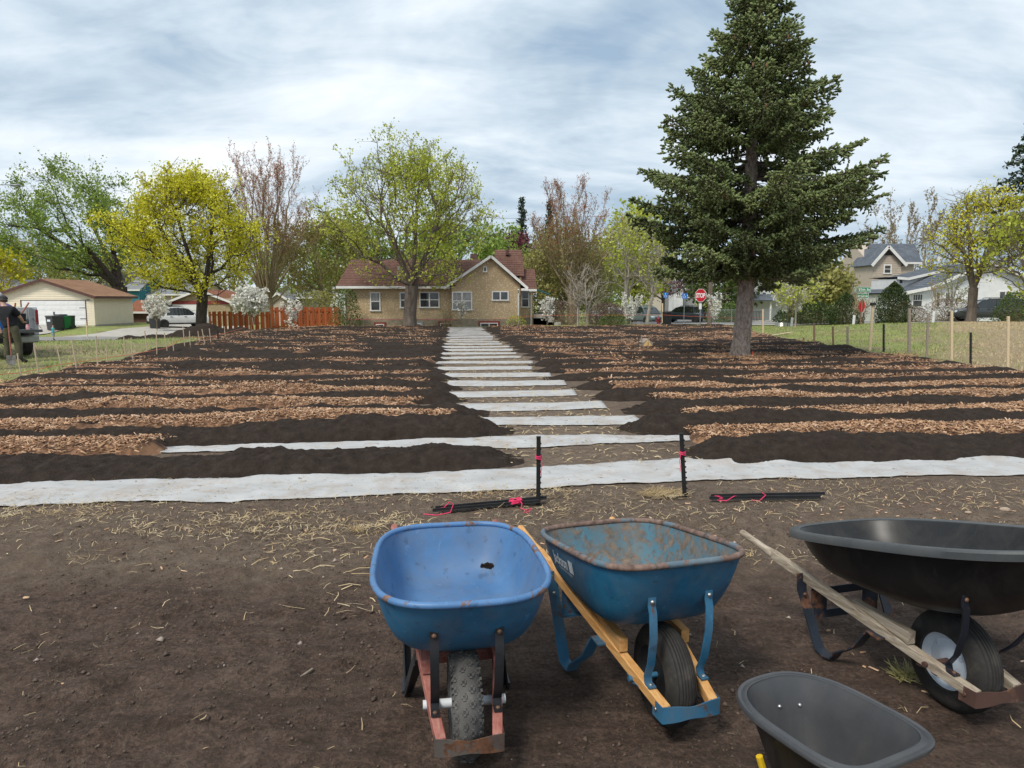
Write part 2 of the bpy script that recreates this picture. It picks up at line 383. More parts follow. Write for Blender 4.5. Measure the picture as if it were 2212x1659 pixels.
def vis_span(y):       # what the camera (and one a step aside) can see at that distance
    return -0.74*y-1.6, 0.74*y+1.6
bed_count = 0
def bed(k, side):
    ym = YK[k]+0.77
    a, b = vis_span(ym+0.5); s = slope(k)
    rw = random.Random(k*13+side)
    if side < 0:
        x0, x1 = max(a, float(xl(ym))+rw.uniform(-.35, .35)), float(pc(ym))-0.92+rw.uniform(-.18, .2)
        if k == 0: x1 = 0.12
        if k == 1: x1 = 0.02
    else:
        x0, x1 = float(pc(ym))+1.05+rw.uniform(-.2, .2), min(b, float(xr(ym))+rw.uniform(-.4, .4))
        if k == 0: x0 = 1.75
        if k == 1: x0 = 1.35
        if k == 2: x0 = 1.62
    du = 0.026 if k < 2 else 0.04 if k < 5 else 0.09 if k < 11 else 0.16
    nv = 46 if k < 2 else 30 if k < 5 else 16 if k < 11 else 10
    n = max(8, int((x1-x0)/du)); xs = np.linspace(x0, x1, n); vs = np.linspace(-1, 1, nv)
    X, V = np.meshgrid(xs, vs)
    wob = 0.13*fbm(xs*1.1, xs*0+k*3.1+side, 3, 61)
    wid = (0.56 if k < 2 else 0.52)+0.14*fbm(xs*0.7, xs*0+k*2.3+side*5, 2, 62)
    end = np.minimum(sstep(x0-.02, x0+0.55, xs), sstep(x1+.02, x1-0.55, xs))
    hgt = ((0.11 if k == 0 and side < 0 else 0.145)+0.09*fbm(xs*0.8, xs*0+k*1.9+side*7, 3, 63)+(0.015 if k < 2 else 0.0))*end
    wid = wid*(0.55+0.45*end)
    cy = (yline(k, X)+yl_(k+1, X))/2 if k+1 < NROW else yline(k, X)+0.77
    Y = cy+V*wid+wob*end + 0.03*fbm(X*6, V*2+k, 2, 64)
    prof = np.clip(1-np.abs(V)**2.3, 0, 1)**0.85
    amp = 1.0 if k < 5 else 0.8
    Z = H(X, Y)+prof*hgt+(0.055*fbm(X*4, Y*4, 3, 65)+0.035*fbm(X*14, Y*14, 3, 66)+0.02*np.abs(fbm(X*38, Y*38, 2, 67)))*amp*(0.25+0.75*prof)-0.03*(1-prof)
    if side > 0:       # soil kept back from the spruce's foot
        Z = Z-0.25*np.exp(-(((X-SPX)/0.75)**2+((Y-SPY)/0.75)**2)**2)
    m, nn = X.shape; ii = np.arange(m*nn).reshape(m, nn)
    fc = np.stack([ii[:-1, :-1], ii[:-1, 1:], ii[1:, 1:], ii[1:, :-1]], -1).reshape(-1, 4)
    o = big_mesh('soil_bed', np.stack([X, Y, Z], -1).reshape(-1, 3), fc, MT['bed'], smooth=True)
    nth = ['nearest', 'second', 'third', 'fourth', 'fifth', 'sixth', 'seventh', 'eighth', 'ninth', 'tenth'][k] if k < 10 else 'row %d' % (k+1)
    tag(o, 'dark soil ridge %s the path, %s from the wheelbarrows' % ('left of' if side < 0 else 'right of', nth), group='dark soil ridges of the plot', kind='structure')
for k in range(NROW-1):
    bed(k, -1); bed(k, 1)

# ---------------------------------------------------------------- white fabric under the rows
t = NT('row_fabric'); v = t.coord('Object')
dirt = t.math('MULTIPLY', t.ramp(t.noise(v, 2.6, 7, 0.72, 0.6), [(0.48, (0, 0, 0)), (0.64, (1, 1, 1))]), 0.6)
c = t.ramp(t.noise(v, 3, 5), [(0.3, (0.37, 0.368, 0.364)), (0.7, (0.46, 0.46, 0.462))])
c = t.mix(dirt, c, (0.33, 0.27, 0.225)); c = t.mix(t.math('MULTIPLY', t.ramp(t.noise(v, 14, 6, 0.75), [(0.61, (0, 0, 0)), (0.66, (1, 1, 1))]), 0.8), c, (0.10, 0.07, 0.055))
MT['fabric'] = t.done(c, 0.8, t.bump(t.noise(t.coord('Object', (1, 5, 1)), 5, 5), 0.35, 0.012), spec=0.2)
ORD = ['first', 'second', 'third', 'fourth', 'fifth', 'sixth', 'seventh', 'eighth', 'ninth', 'tenth', 'eleventh', 'twelfth', 'thirteenth', 'fourteenth', 'fifteenth', 'sixteenth', 'seventeenth', 'eighteenth', 'nineteenth', 'twentieth', 'twenty-first', 'twenty-second', 'twenty-third', 'twenty-fourth', 'twenty-fifth', 'twenty-sixth']
def fabric(k):
    y0 = YK[k]; rw = random.Random(k)
    x0, x1 = float(pc(y0))-1.15+rw.uniform(-.15, .1), float(pc(y0))+1.08+rw.uniform(-.1, .15); w = 0.40+rw.uniform(-.05, .05)
    if k == 0: x0, x1, w = -6.6, 7.2, 0.39
    if k == 1: x0, x1, w = -4.6, 2.15, 0.33
    if k > 12: x0 += .15; x1 -= .15
    n = int((x1-x0)/(0.03 if k < 2 else 0.06)); m = 22 if k < 4 else 12
    xs = np.linspace(x0, x1, n); vs = np.linspace(-1, 1, m); X, V = np.meshgrid(xs, vs)
    ww = w*(1+0.10*fbm(xs*0.9, xs*0+k, 3, 81)); mid = 0.08*fbm(xs*0.6, xs*0+k*3, 2, 82)
    if k == 0: ww = ww*(1+0.25*np.exp(-((xs-2.3)/0.9)**2)); mid = mid+0.12*np.exp(-((xs-2.3)/1.2)**2)
    if k == 1: ww = ww*np.interp(xs, [-4.6, -1.5, 0.3, 2.15], [0.5, 0.62, 1.0, 0.45]); mid = mid+np.interp(xs, [-4.6, 0.2, 2.15], [.16, .08, 0.12])
    Y = yline(k, X)+mid+V*ww+0.03*V*fbm(X*5, V+k, 2, 83)
    Z = H(X, Y)+micro(X, Y)+0.014+(0.022*np.abs(fbm(X*1.2, Y*9, 3, 84))+0.016*np.abs(fbm(X*2.2, Y*22, 2, 85)))*(1-np.abs(V)**5)+0.010*(np.abs(V)**6)*np.clip(fbm(X*6, V*0, 2, 86), 0, 1)
    if k == 0:    # a fold that stands up
        Z = Z+0.03*np.exp(-((V-0.55+0.3*np.sin(X*1.3))/0.13)**2)*sstep(-.1, .25, fbm(X*1.0, X*0+3, 2, 87))
    ii = np.arange(m*n).reshape(m, n); fc = np.stack([ii[:-1, :-1], ii[:-1, 1:], ii[1:, 1:], ii[1:, :-1]], -1).reshape(-1, 4)
    o = big_mesh('fabric_strip', np.stack([X, Y, Z], -1).reshape(-1, 3), fc, MT['fabric'], smooth=True)
    sm = o.modifiers.new('thick', 'SOLIDIFY'); sm.thickness = 0.004
    lab = 'long wide white fabric strip in front of the first soil ridges' if k == 0 else 'creased white fabric strip behind the first left ridge, second from the wheelbarrows' if k == 1 else 'white fabric strip lying across the path, %s from the wheelbarrows' % ORD[k]
    tag(o, lab, 'fabric strip', 'white fabric strips across the path')
for k in range(NROW): fabric(k)

# ---------------------------------------------------------------- wood chips
def chip_arrays(P, L, W, T, yaw, tilt, roll, full):
    """boxes (top and four sides) or single quads at P"""
    n = len(P); ca, sa = np.cos(yaw), np.sin(yaw); ct, st = np.cos(tilt), np.sin(tilt); cr, sr = np.cos(roll), np.sin(roll)
    ax = np.stack([ca*ct, sa*ct, st], -1); sd0 = np.stack([-sa, ca, 0*ca], -1); up0 = np.cross(ax, sd0)
    sd = sd0*cr[:, None]+up0*sr[:, None]; up = np.cross(ax, sd)
    def pt(i, j, k): return P+ax*(i*L/2)[:, None]+sd*(j*W/2)[:, None]+up*(k*T)[:, None]
    one = np.ones(n); tp = 0.55+0.4*rng.random(n)
    top = [pt(-one, -tp, one), pt(one, -one, one*.9), pt(one*.96, one*tp, one), pt(-one*.93, one, one*.9)]
    if not full:
        v = np.stack(top, 1).reshape(-1, 3); f = np.arange(n*4).reshape(n, 4); return v, f, 1
    bot = [pt(-one, -one, 0*one), pt(one, -one, 0*one), pt(one, one, 0*one), pt(-one, one, 0*one)]
    v = np.stack(top+bot, 1).reshape(-1, 3); b = (np.arange(n)*8)[:, None]
    fs = [[0, 1, 2, 3], [0, 4, 5, 1], [1, 5, 6, 2], [2, 6, 7, 3], [3, 7, 4, 0]]
    f = np.concatenate([b+np.array(q)[None] for q in fs], 1).reshape(-1, 4); return v, f, 5
cv_, cf_, ct_ = [], [], []; coff = 0
def push(v, f, tint):
    global coff
    cv_.append(v); cf_.append(f+coff); ct_.append(tint); coff += len(v)
def mulch_h(k, side, X, V, x0, x1, sparse):
    pr = np.clip(1-np.abs(V)**2, 0, 1); e = np.minimum(sstep(x0, x0+.4, X), sstep(x1, x1-.4, X))
    m = 0.5+1.5*fbm(X*0.55, V*0.25+k*2.7+side*9, 3, 91)
    return pr*e*np.clip(m, 0, 1)
for k in range(NROW):
    for side in (-1, 1):
        y0 = YK[k]; a, b = vis_span(y0+.3); rw = random.Random(k*7+side)
        if k == 0: continue
        if side < 0: x0, x1 = max(a, float(xl(y0))), float(pc(y0))-1.05-rw.uniform(0, .5)
        else: x0, x1 = float(pc(y0))+1.25+rw.uniform(0, .5), min(b, float(xr(y0)))
        if k == 1: (x0, x1) = (x0, -3.6) if side < 0 else (1.95, x1)
        if side > 0 and k in (2, 3): x0 = float(pc(y0))+1.7
        hw = 0.43 if k < 5 else 0.37
        base_cov = 0.72 if y0 < 16 else 0.36+0.22*rw.random()
        if 19.5 < y0 < 23.5 and side < 0: base_cov = -0.05
        if side > 0 and 17 < y0 < 26: base_cov += 0.12
        area = max(0.1, (x1-x0))*2*hw
        dens = 1200 if y0 < 10.5 else 850 if y0 < 14 else 480 if y0 < 19 else 300 if y0 < 28 else 200
        scl = 1.0 if y0 < 14 else 1.15 if y0 < 19 else 1.3 if y0 < 28 else 1.6
        n = int(area*dens); X = rng.uniform(x0, x1, n); V = rng.uniform(-1, 1, n)
        cov = base_cov+0.95*fbm(X*0.8, X*0+k*5.1+side*3, 3, 92)+0.5*fbm(X*3, V*2+k, 2, 93)
        edge = 1-np.abs(V)**1.6; e = np.minimum(sstep(x0, x0+.6, X), sstep(x1, x1-.6, X))
        keep = (cov*edge*e > rng.random(n)*0.30+0.04); X, V = X[keep], V[keep]; n = len(X)
        if n == 0: continue
        Y = yline(k, X)+V*hw+0.06*fbm(X*1.4, X*0+k, 2, 94)
        hm = 0.10*np.clip(0.6+1.4*fbm(X*0.7, X*0+k*2.7+side*9, 3, 91), 0.1, 1.3)*(1-V**2)
        Z = H(X, Y)+0.065+hm+rng.uniform(-0.01, 0.03, n)
        L = rng.gamma(3, 0.0145, n)*scl; L = np.clip(L, 0.02, 0.13*scl); W = rng.uniform(0.006, 0.022, n)*scl; T = rng.uniform(0.002, 0.007, n)
        v, f, q = chip_arrays(np.stack([X, Y, Z], -1), L, W, T, rng.uniform(0, 6.28, n), rng.normal(0, 0.33, n), rng.normal(0, 0.45, n), y0 < 14)
        push(v, f, np.repeat(np.clip(rng.beta(1.5, 1.6, n)+0.25*fbm(X*2, Y*2, 2, 95), 0, 1), q))
        # heaped chips below the loose top layer
        du = 0.06 if y0 < 14 else 0.14; m = 9; xs = np.arange(x0, x1, du)
        if len(xs) < 3: continue
        XX, VV = np.meshgrid(xs, np.linspace(-1, 1, m))
        cv2 = base_cov+0.95*fbm(XX*0.8, XX*0+k*5.1+side*3, 3, 92); ee = np.minimum(sstep(x0, x0+.6, XX), sstep(x1, x1-.6, XX))
        YY = yline(k, XX)+VV*hw*0.92+0.06*fbm(XX*1.4, XX*0+k, 2, 94)
        hh = 0.10*np.clip(0.6+1.4*fbm(XX*0.7, XX*0+k*2.7+side*9, 3, 91), 0.1, 1.3)*(1-VV**2)
        ZZ = H(XX, YY)+0.035+hh-0.14*(1-sstep(0.02, 0.3, cv2*ee*(1-np.abs(VV)**1.6)))+0.012*fbm(XX*15, YY*15, 2, 96)
        ii = np.arange(XX.size).reshape(XX.shape); fc = np.stack([ii[:-1, :-1], ii[:-1, 1:], ii[1:, 1:], ii[1:, :-1]], -1).reshape(-1, 4)
        push(np.stack([XX, YY, ZZ], -1).reshape(-1, 3), fc, np.clip(0.15+0.35*fbm(XX[:-1, :-1]*9, YY[:-1, :-1]*9, 2, 97).ravel(), 0, 1))  # under layer tinted dark: painted shade between the loose chips
# ring of chips at the foot of the spruce
n = 2600; a = rng.uniform(0, 6.28, n); r = 0.2+1.05*np.sqrt(rng.random(n)); X = SPX+r*np.cos(a)*1.25+.25; Y = SPY+r*np.sin(a)*0.8-.15
v, f, q = chip_arrays(np.stack([X, Y, H(X, Y)+0.10-0.02*r+rng.uniform(0, .03, n)], -1), rng.uniform(.05, .12, n), rng.uniform(.014, .03, n), rng.uniform(.003, .006, n), a*3, rng.normal(0, .3, n), rng.normal(0, .4, n), True)
push(v, f, np.repeat(rng.beta(2, 2.4, n), q))
t = NT('wood_chip'); c = t.ramp(t.attr('tint'), [(0.0, (0.07, 0.04, 0.026)), (0.2, (0.20, 0.105, 0.058)), (0.45, (0.41, 0.235, 0.13)), (0.7, (0.60, 0.385, 0.225)), (1.0, (0.74, 0.58, 0.43))])
v = t.coord('Object'); c = t.mix(t.math('MULTIPLY', t.attr('tint'), .55), c, t.ramp(t.noise(v, 30, 4), [(0.3, (0.25, 0.13, 0.08)), (0.7, (0.62, 0.40, 0.27))]))
MT['chip'] = t.done(c, 0.85, t.bump(t.noise(v, 120, 3), 0.3, 0.004), spec=0.2)
wc = big_mesh('wood_chips', np.concatenate(cv_), np.concatenate(cf_), MT['chip'], tint=np.concatenate(ct_))
tag(wc, 'reddish tan wood chips heaped in the rows between the soil ridges', 'wood chips', kind='stuff')

# ---------------------------------------------------------------- loose bits on the bare ground
def top_z(X, Y): return H(X, Y)+micro(X, Y)
def straws(n, X, Y, Lr, w, zoff=0.008, curl=0.25):
    """bent blades, three points each"""
    a = rng.uniform(0, 6.28, n); b = a+rng.normal(0, curl*2, n); L = rng.uniform(*Lr, n); W = rng.uniform(w*0.6, w*1.4, n)
    z0 = top_z(X, Y)+zoff
    p0 = np.stack([X, Y, z0+rng.uniform(-.004, .01, n)], -1)
    p1 = p0+np.stack([np.cos(a)*L*.5, np.sin(a)*L*.5, rng.uniform(0, .02, n)], -1); p1[:, 2] = np.maximum(p1[:, 2], top_z(p1[:, 0], p1[:, 1])+.004)
    p2 = p1+np.stack([np.cos(b)*L*.5, np.sin(b)*L*.5, rng.uniform(-.01, .012, n)], -1); p2[:, 2] = np.maximum(p2[:, 2], top_z(p2[:, 0], p2[:, 1])+.002)
    sd = np.stack([-np.sin(a), np.cos(a), rng.uniform(-.6, .6, n)], -1)*W[:, None]/2
    v = np.stack([p0-sd, p0+sd, p1+sd, p1-sd, p2+sd*.6, p2-sd*.6], 1).reshape(-1, 3); b6 = (np.arange(n)*6)[:, None]
    f = np.concatenate([b6+np.array([[0, 1, 2, 3]]), b6+np.array([[3, 2, 4, 5]])], 1).reshape(-1, 4); return v, f
sv, sf, so = [], [], 0
def add_straw(n, fx, fy, Lr, w, mask=None, **k):
    global so
    X, Y = fx(n), fy(n)
    if mask is not None: m = mask(X, Y); X, Y = X[m], Y[m]
    if len(X) == 0: return
    v, f = straws(len(X), X, Y, Lr, w, **k); sv.append(v); sf.append(f+so); so += len(v)
U = lambda a, b: (lambda n: rng.uniform(a, b, n))
clump = lambda X, Y: fbm(X*1.5, Y*2.2, 3, 101)+0.35*rng.random(len(X)) > 0.13
add_straw(7500, U(-5, 6), U(4.1, 6.5), (.02, .10), .003, lambda X, Y: clump(X, Y) & (Y > 4.4-0.12*X*0))
add_straw(5500, U(-5, 0.5), U(4.9, 6.2), (.02, .10), .003, lambda X, Y: (fbm(X*1.1, Y*1.6, 3, 102) > 0.06))
add_straw(520, U(-4, 4.5), U(1.6, 4.5), (.015, .07), .0028, lambda X, Y: fbm(X, Y, 2, 103)+.3*rng.random(len(X)) > 0.12)
add_straw(420, U(-4.5, 0), U(3.6, 4.8), (.03, .16), .0045, lambda X, Y: fbm(X*1.3, Y*1.3, 2, 104) > 0.12)
add_straw(12000, U(-5, 3), U(7, 30), (.04, .13), .007, lambda X, Y: np.abs(X-pc(Y)) < 1.15, zoff=.012)
t = NT('straw'); c = t.ramp(t.noise(t.coord('Object'), 3, 3), [(0.3, (0.36, 0.25, 0.12)), (0.55, (0.55, 0.43, 0.25)), (0.75, (0.70, 0.60, 0.40))])
MT['straw'] = t.done(c, 0.7, spec=0.3)
st = big_mesh('straw', np.concatenate(sv), np.concatenate(sf), MT['straw'])
tag(st, 'loose pale straw scattered over the bare soil and the path', 'straw', kind='stuff')

n = 1500; X = rng.uniform(-3.6, 5.5, n); Y = rng.uniform(1.7, 6.2, n)
dens = 0.012+0.12*sstep(4.2, 5.2, Y)+0.55*np.exp(-(((X-2.6)/.9)**2+((Y-3.4)/.55)**2))+0.35*sstep(2.0, 2.6, X)*sstep(3, 3.6, Y)
m = rng.random(n) < dens*2.2; X, Y = X[m], Y[m]; n = len(X)
v, f, q = chip_arrays(np.stack([X, Y, top_z(X, Y)+.006], -1), rng.uniform(.010, .045, n), rng.uniform(.006, .016, n), rng.uniform(.002, .005, n), rng.uniform(0, 6.28, n), rng.normal(0, .15, n), rng.normal(0, .2, n), True)
o = big_mesh('scattered_chips', v, f, MT['chip'], tint=np.repeat(np.clip(rng.beta(4, 2, n), 0, 1), q)); tag(o, 'pale wood chips strewn on the bare soil round the wheelbarrows', 'wood chips', kind='stuff')

# dark crumbs and clods of soil in front
def lumps(X, Y, S, zoff):
    n = len(X); base = np.array([[1, 0, 0], [-.5, .87, 0], [-.5, -.87, 0], [0, 0, 1], [0, 0, -.6]])
    J = 1+0.5*(rng.random((n, 5, 3))-.5); a = rng.uniform(0, 6.28, n); B = base[None]*J*S[:, None, None]
    x = B[..., 0]*np.cos(a)[:, None]-B[..., 1]*np.sin(a)[:, None]; y = B[..., 0]*np.sin(a)[:, None]+B[..., 1]*np.cos(a)[:, None]
    v = np.stack([x+X[:, None], y+Y[:, None], B[..., 2]*.75+(top_z(X, Y)+zoff*S)[:, None]], -1).reshape(-1, 3)
    fs = np.array([[0, 1, 3], [1, 2, 3], [2, 0, 3], [1, 0, 4], [2, 1, 4], [0, 2, 4]]); return v, (np.arange(n)[:, None, None]*5+fs[None]).reshape(-1, 3)
n = 30000; X = rng.uniform(-3.4, 4.4, n); Y = 1.6+4.6*rng.random(n)**1.25; m = fbm(X*1.2, Y*1.2, 3, 111)+.25*rng.random(n) > 0.05; X, Y = X[m], Y[m]
v, f = lumps(X, Y, rng.gamma(2.0, 0.0019, len(X))+.0012, .3)
o = big_mesh('soil_crumbs', v, f, plain('soil_crumb', (0.155, 0.112, 0.086), (0.062, 0.043, 0.033), 9, .95)); tag(o, 'small crumbs and clods of brown soil', 'soil crumbs', kind='stuff')
n = 110; X = rng.uniform(-3.4, 4.4, n); Y = rng.uniform(1.7, 6.2, n); v, f = lumps(X, Y, rng.gamma(3, 0.0028, n)+.003, .2)
o = big_mesh('pebbles', v, f, plain('pebble', (0.42, 0.36, 0.31), (0.22, 0.16, 0.13), 3, 0.8), smooth=True); tag(o, 'small pale pebbles lying on the soil', 'pebbles', kind='stuff')
# ================================================================ wheelbarrows
def painted(name, base, dark, rust_lo, rust_col=(0.115, 0.06, 0.036), rough=0.45, scratch=0.5, rscale=8.5, rsoft=.035, dirt=.0):
    t = NT(name); v = t.coord('Object')
    c = t.ramp(t.noise(v, 5, 6, 0.65), [(0.3, dark), (0.62, base)])
    sc = t.ramp(t.noise(t.coord('Object', (1, 1, 0.25)), 26, 6, 0.75, 0.8), [(0.62, (0, 0, 0)), (0.70, (1, 1, 1))])
    c = t.mix(t.math('MULTIPLY', sc, scratch*0.6), c, tuple(min(1, x*2.2+.06) for x in base))
    c = t.mix(t.math('MULTIPLY', t.ramp(t.noise(v, 17, 5, 0.6, 0.4), [(0.60, (0, 0, 0)), (0.68, (1, 1, 1))]), 0.45), c, tuple(x*0.35 for x in dark))
    rm = t.ramp(t.noise(v, rscale, 8, 0.68, 0.5), [(rust_lo, (0, 0, 0)), (rust_lo+rsoft, (1, 1, 1))])
    rc = t.ramp(t.noise(v, 34, 5), [(0.3, tuple(x*0.45 for x in rust_col)), (0.7, tuple(x*1.5 for x in rust_col))])
    c = t.mix(rm, c, rc)
    if dirt: c = t.mix(t.math('MULTIPLY', t.ramp(t.noise(t.coord('Object', (1, 1, .5)), 6, 8, .72, .6), [(.42, (0, 0, 0)), (.72, (1, 1, 1))]), dirt), c, (0.17, 0.14, 0.115))
    ro = t.math('ADD', t.math('MULTIPLY', rm, 0.4), rough)
    nb = t.bump(rm, 0.25, 0.002); nb = t.bump(t.noise(v, 60, 4), 0.12, 0.003, nb)
    return t.done(c, ro, nb, spec=0.4)
def wood(name, c1, c2, c3, rough=0.7, grain=1.0, lich=False):
    t = NT(name); v = t.coord('Object', (26, 1.6, 26)); n = t.noise(v, 2.2, 6, 0.65, 0.7)
    c = t.ramp(n, [(0.3, c1), (0.5, c2), (0.7, c3)])
    if lich: c = t.mix(t.math('MULTIPLY', t.ramp(t.noise(t.coord('Object'), 22, 6, .7), [(0.62, (0, 0, 0)), (0.7, (1, 1, 1))]), .6), c, (0.30, 0.27, 0.10))
    return t.done(c, rough, t.bump(n, 0.5*grain, 0.003), spec=0.25)
MT['blue_a_out'] = painted('blue_paint_worn', (0.022, 0.155, 0.30), (0.010, 0.085, 0.18), 0.70, scratch=.8, dirt=.35)
MT['blue_a_in'] = painted('blue_paint_inside', (0.080, 0.19, 0.375), (0.055, 0.145, 0.30), 0.685, rough=.5, scratch=.6, dirt=.40)
MT['blue_a_rim'] = painted('blue_rim_rusty', (0.085, 0.195, 0.39), (0.055, 0.14, 0.29), 0.55, (0.17, 0.10, 0.075))
MT['blue_b_out'] = painted('blue_steel', (0.022, 0.14, 0.255), (0.008, 0.07, 0.15), 0.665, scratch=.9, dirt=.4)
MT['blue_b_in'] = painted('blue_steel_rusted', (0.06, 0.175, 0.25), (0.075, 0.135, 0.16), 0.43, (0.15, 0.112, 0.085), rough=.7, rscale=17, rsoft=.16, dirt=.75)
MT['blue_b_rim'] = painted('rim_rusted', (0.12, 0.16, 0.19), (0.06, 0.11, 0.15), 0.44, (0.16, 0.105, 0.085))
MT['blue_b_part'] = painted('blue_bracket', (0.03, 0.165, 0.30), (0.012, 0.085, 0.165), 0.585, dirt=.4)
MT['black_metal'] = painted('black_metal_rusty', (0.022, 0.024, 0.028), (0.012, 0.013, 0.015), 0.62, (0.16, 0.075, 0.04), rough=.45, scratch=.7)
MT['navy_metal'] = painted('navy_metal_rusty', (0.022, 0.03, 0.045), (0.012, 0.015, 0.022), 0.53, (0.13, 0.062, 0.038))
MT['rust_metal'] = painted('rusty_steel', (0.10, 0.085, 0.075), (0.05, 0.04, 0.035), 0.50, (0.12, 0.055, 0.03), rough=.6)
MT['brown_metal'] = painted('brown_steel', (0.10, 0.055, 0.045), (0.06, 0.035, 0.03), 0.56, (0.14, 0.07, 0.045), rough=.55)
MT['red_wood'] = wood('red_painted_wood', (0.24, 0.075, 0.06), (0.34, 0.13, 0.105), (0.42, 0.22, 0.18))
MT['new_wood'] = wood('orange_wood', (0.44, 0.20, 0.06), (0.60, 0.32, 0.115), (0.68, 0.42, 0.19), .55, .4)
MT['grey_wood'] = wood('weathered_wood', (0.16, 0.125, 0.09), (0.34, 0.285, 0.22), (0.50, 0.44, 0.36), .85, 1.6, True)
MT['white_paint'] = painted('white_axle_paint', (0.66, 0.70, 0.73), (0.52, 0.56, 0.6), 0.70, (0.2, 0.12, 0.08))
MT['rim_white'] = painted('pale_wheel_paint', (0.62, 0.69, 0.78), (0.48, 0.56, 0.66), 0.73, (0.2, 0.13, 0.09))
MT['zinc'] = plain('zinc_bolt', (0.62, 0.62, 0.60), (0.40, 0.40, 0.39), 60, 0.35, metal=0.9)
MT['bolt_rust'] = plain('rusty_bolt', (0.20, 0.115, 0.075), (0.10, 0.05, 0.03), 60, 0.6, metal=0.3)
MT['steel_disc'] = plain('grey_wheel_steel', (0.34, 0.37, 0.39), (0.22, 0.24, 0.26), 14, 0.45, metal=0.3)
t = NT('tyre_rubber'); v = t.coord('Object'); c = t.ramp(t.noise(v, 9, 6, .7), [(0.3, (0.018, 0.017, 0.016)), (0.55, (0.036, 0.034, 0.032)), (0.78, (0.085, 0.075, 0.065))])
MT['rubber'] = t.done(c, 0.75, t.bump(t.noise(v, 90, 3), .2, .002), spec=.3)
t = NT('dusty_rubber'); v = t.coord('Object'); c = t.ramp(t.noise(v, 7, 6, .7), [(0.3, (0.055, 0.052, 0.050)), (0.55, (0.098, 0.094, 0.09)), (0.8, (0.17, 0.16, 0.148))])
MT['rubber_grey'] = t.done(c, 0.85, t.bump(t.noise(v, 90, 3), .2, .002), spec=.25)
def poly(name, a, b, rough):
    t = NT(name); v = t.coord('Object'); c = t.ramp(t.noise(v, 4, 6, .65), [(0.3, a), (0.7, b)])
    c = t.mix(t.math('MULTIPLY', t.ramp(t.noise(t.coord('Object', (1, 1, .4)), 24, 7, .75, 1.0), [(0.64, (0, 0, 0)), (0.72, (1, 1, 1))]), .3), c, (0.16, 0.15, 0.145))
    c = t.mix(t.math('MULTIPLY', t.ramp(t.noise(t.coord('Object', (1, 1, .6)), 5, 8, .75, .8), [(.46, (0, 0, 0)), (.70, (1, 1, 1))]), .16), c, (0.17, 0.145, 0.12))
    return t.done(c, rough, t.bump(t.noise(v, 160, 3), .12, .0015), spec=.45)
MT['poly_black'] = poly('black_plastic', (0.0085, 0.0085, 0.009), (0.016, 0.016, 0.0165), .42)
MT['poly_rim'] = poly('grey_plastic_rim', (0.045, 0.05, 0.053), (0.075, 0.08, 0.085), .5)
MT['poly_skylit'] = poly('black_plastic_skylit', (0.042, 0.044, 0.048), (0.065, 0.067, 0.072), .36)  # black plastic lightened to grey, sky reflection painted in for inside and rim
MT['yellow_metal'] = plain('yellow_paint', (0.75, 0.50, 0.02), (0.60, 0.38, 0.015), 8, .4)
MT['lettering'] = plain('white_lettering', (0.70, 0.74, 0.77), (0.50, 0.58, 0.64), 50, .6)

class Tray:
    def __init__(s, rf, rr, zf, zr, b, zbf, zbr, floor=(-.15, -.60), bf=.6, nf=3.6, nr=3.6, narrow=.06, prof=None):
        s.yc, s.a = (rf-rr)/2, (rf+rr)/2; s.rf, s.rr, s.zf, s.zr, s.b = rf, rr, zf, zr, b; s.zbf, s.zbr = zbf, zbr
        s.ycf, s.af = (floor[0]+floor[1])/2, (floor[0]-floor[1])/2; s.bfl = b*bf; s.nf, s.nr, s.narrow = nf, nr, narrow
        s.prof = prof or [(0, 0), (.10, .025), (.22, .09), (.35, .2), (.48, .34), (.62, .52), (.76, .7), (.89, .86), (1, 1)]
        s.floor = floor
    def gh(s, h):
        for (g0, h0), (g1, h1) in zip(s.prof, s.prof[1:]):
            if h <= h1: return g0+(g1-g0)*(h-h0)/(h1-h0)
        return 1
    def pt(s, th, g, h, k=1.0, off=0.0):
        c, sn = math.cos(th), math.sin(th); n = s.nf if c > 0 else s.nr
        a = s.af+(s.a-s.af)*g; b = s.bfl+(s.b-s.bfl)*g; yc = s.ycf+(s.yc-s.ycf)*g
        u = math.copysign(abs(c)**(2/n), c); w = math.copysign(abs(sn)**(2/n), sn)
        y = yc+(a-off)*k*u; x = (b*(1-s.narrow*u)-off)*k*w
        tz = (y-s.floor[1])/(s.floor[0]-s.floor[1]); zfl = s.zbr+(s.zbf-s.zbr)*max(-.3, min(1.3, tz))
        tr = (y+s.rr)/(s.rf+s.rr); zrim = s.zr+(s.zf-s.zr)*tr
        return Vector((x, y, zfl*(1-h)+zrim*h))
    def shell(s, off=0.0, n=72):
        m = MB(); ths = [2*math.pi*i/n for i in range(n)]; rows = []
        for k in (0.5, 0.85): rows.append([s.pt(t, 0, 0, k, off) for t in ths])
        for g, h in s.prof: rows.append([s.pt(t, g, h, 1, off) for t in ths])
        for r_ in rows:
            for v in r_: v.z += off*0.8
        if off:
            for v in rows[-1]: v.z -= off*0.8
        vs = [s.pt(0, 0, 0, 0, 0)+Vector((0, 0, off*.8))]+[v for r_ in rows for v in r_]
        fs = [(0, 1+i, 1+(i+1) % n) for i in range(n)]
        for j in range(len(rows)-1):
            for i in range(n): fs.append((1+j*n+i, 1+j*n+(i+1) % n, 1+(j+1)*n+(i+1) % n, 1+(j+1)*n+i))
        return m.add(vs, fs)
    def rim(s, n=96, off=0.0): return [s.pt(2*math.pi*i/n, 1, 1, 1, -off) for i in range(n)]

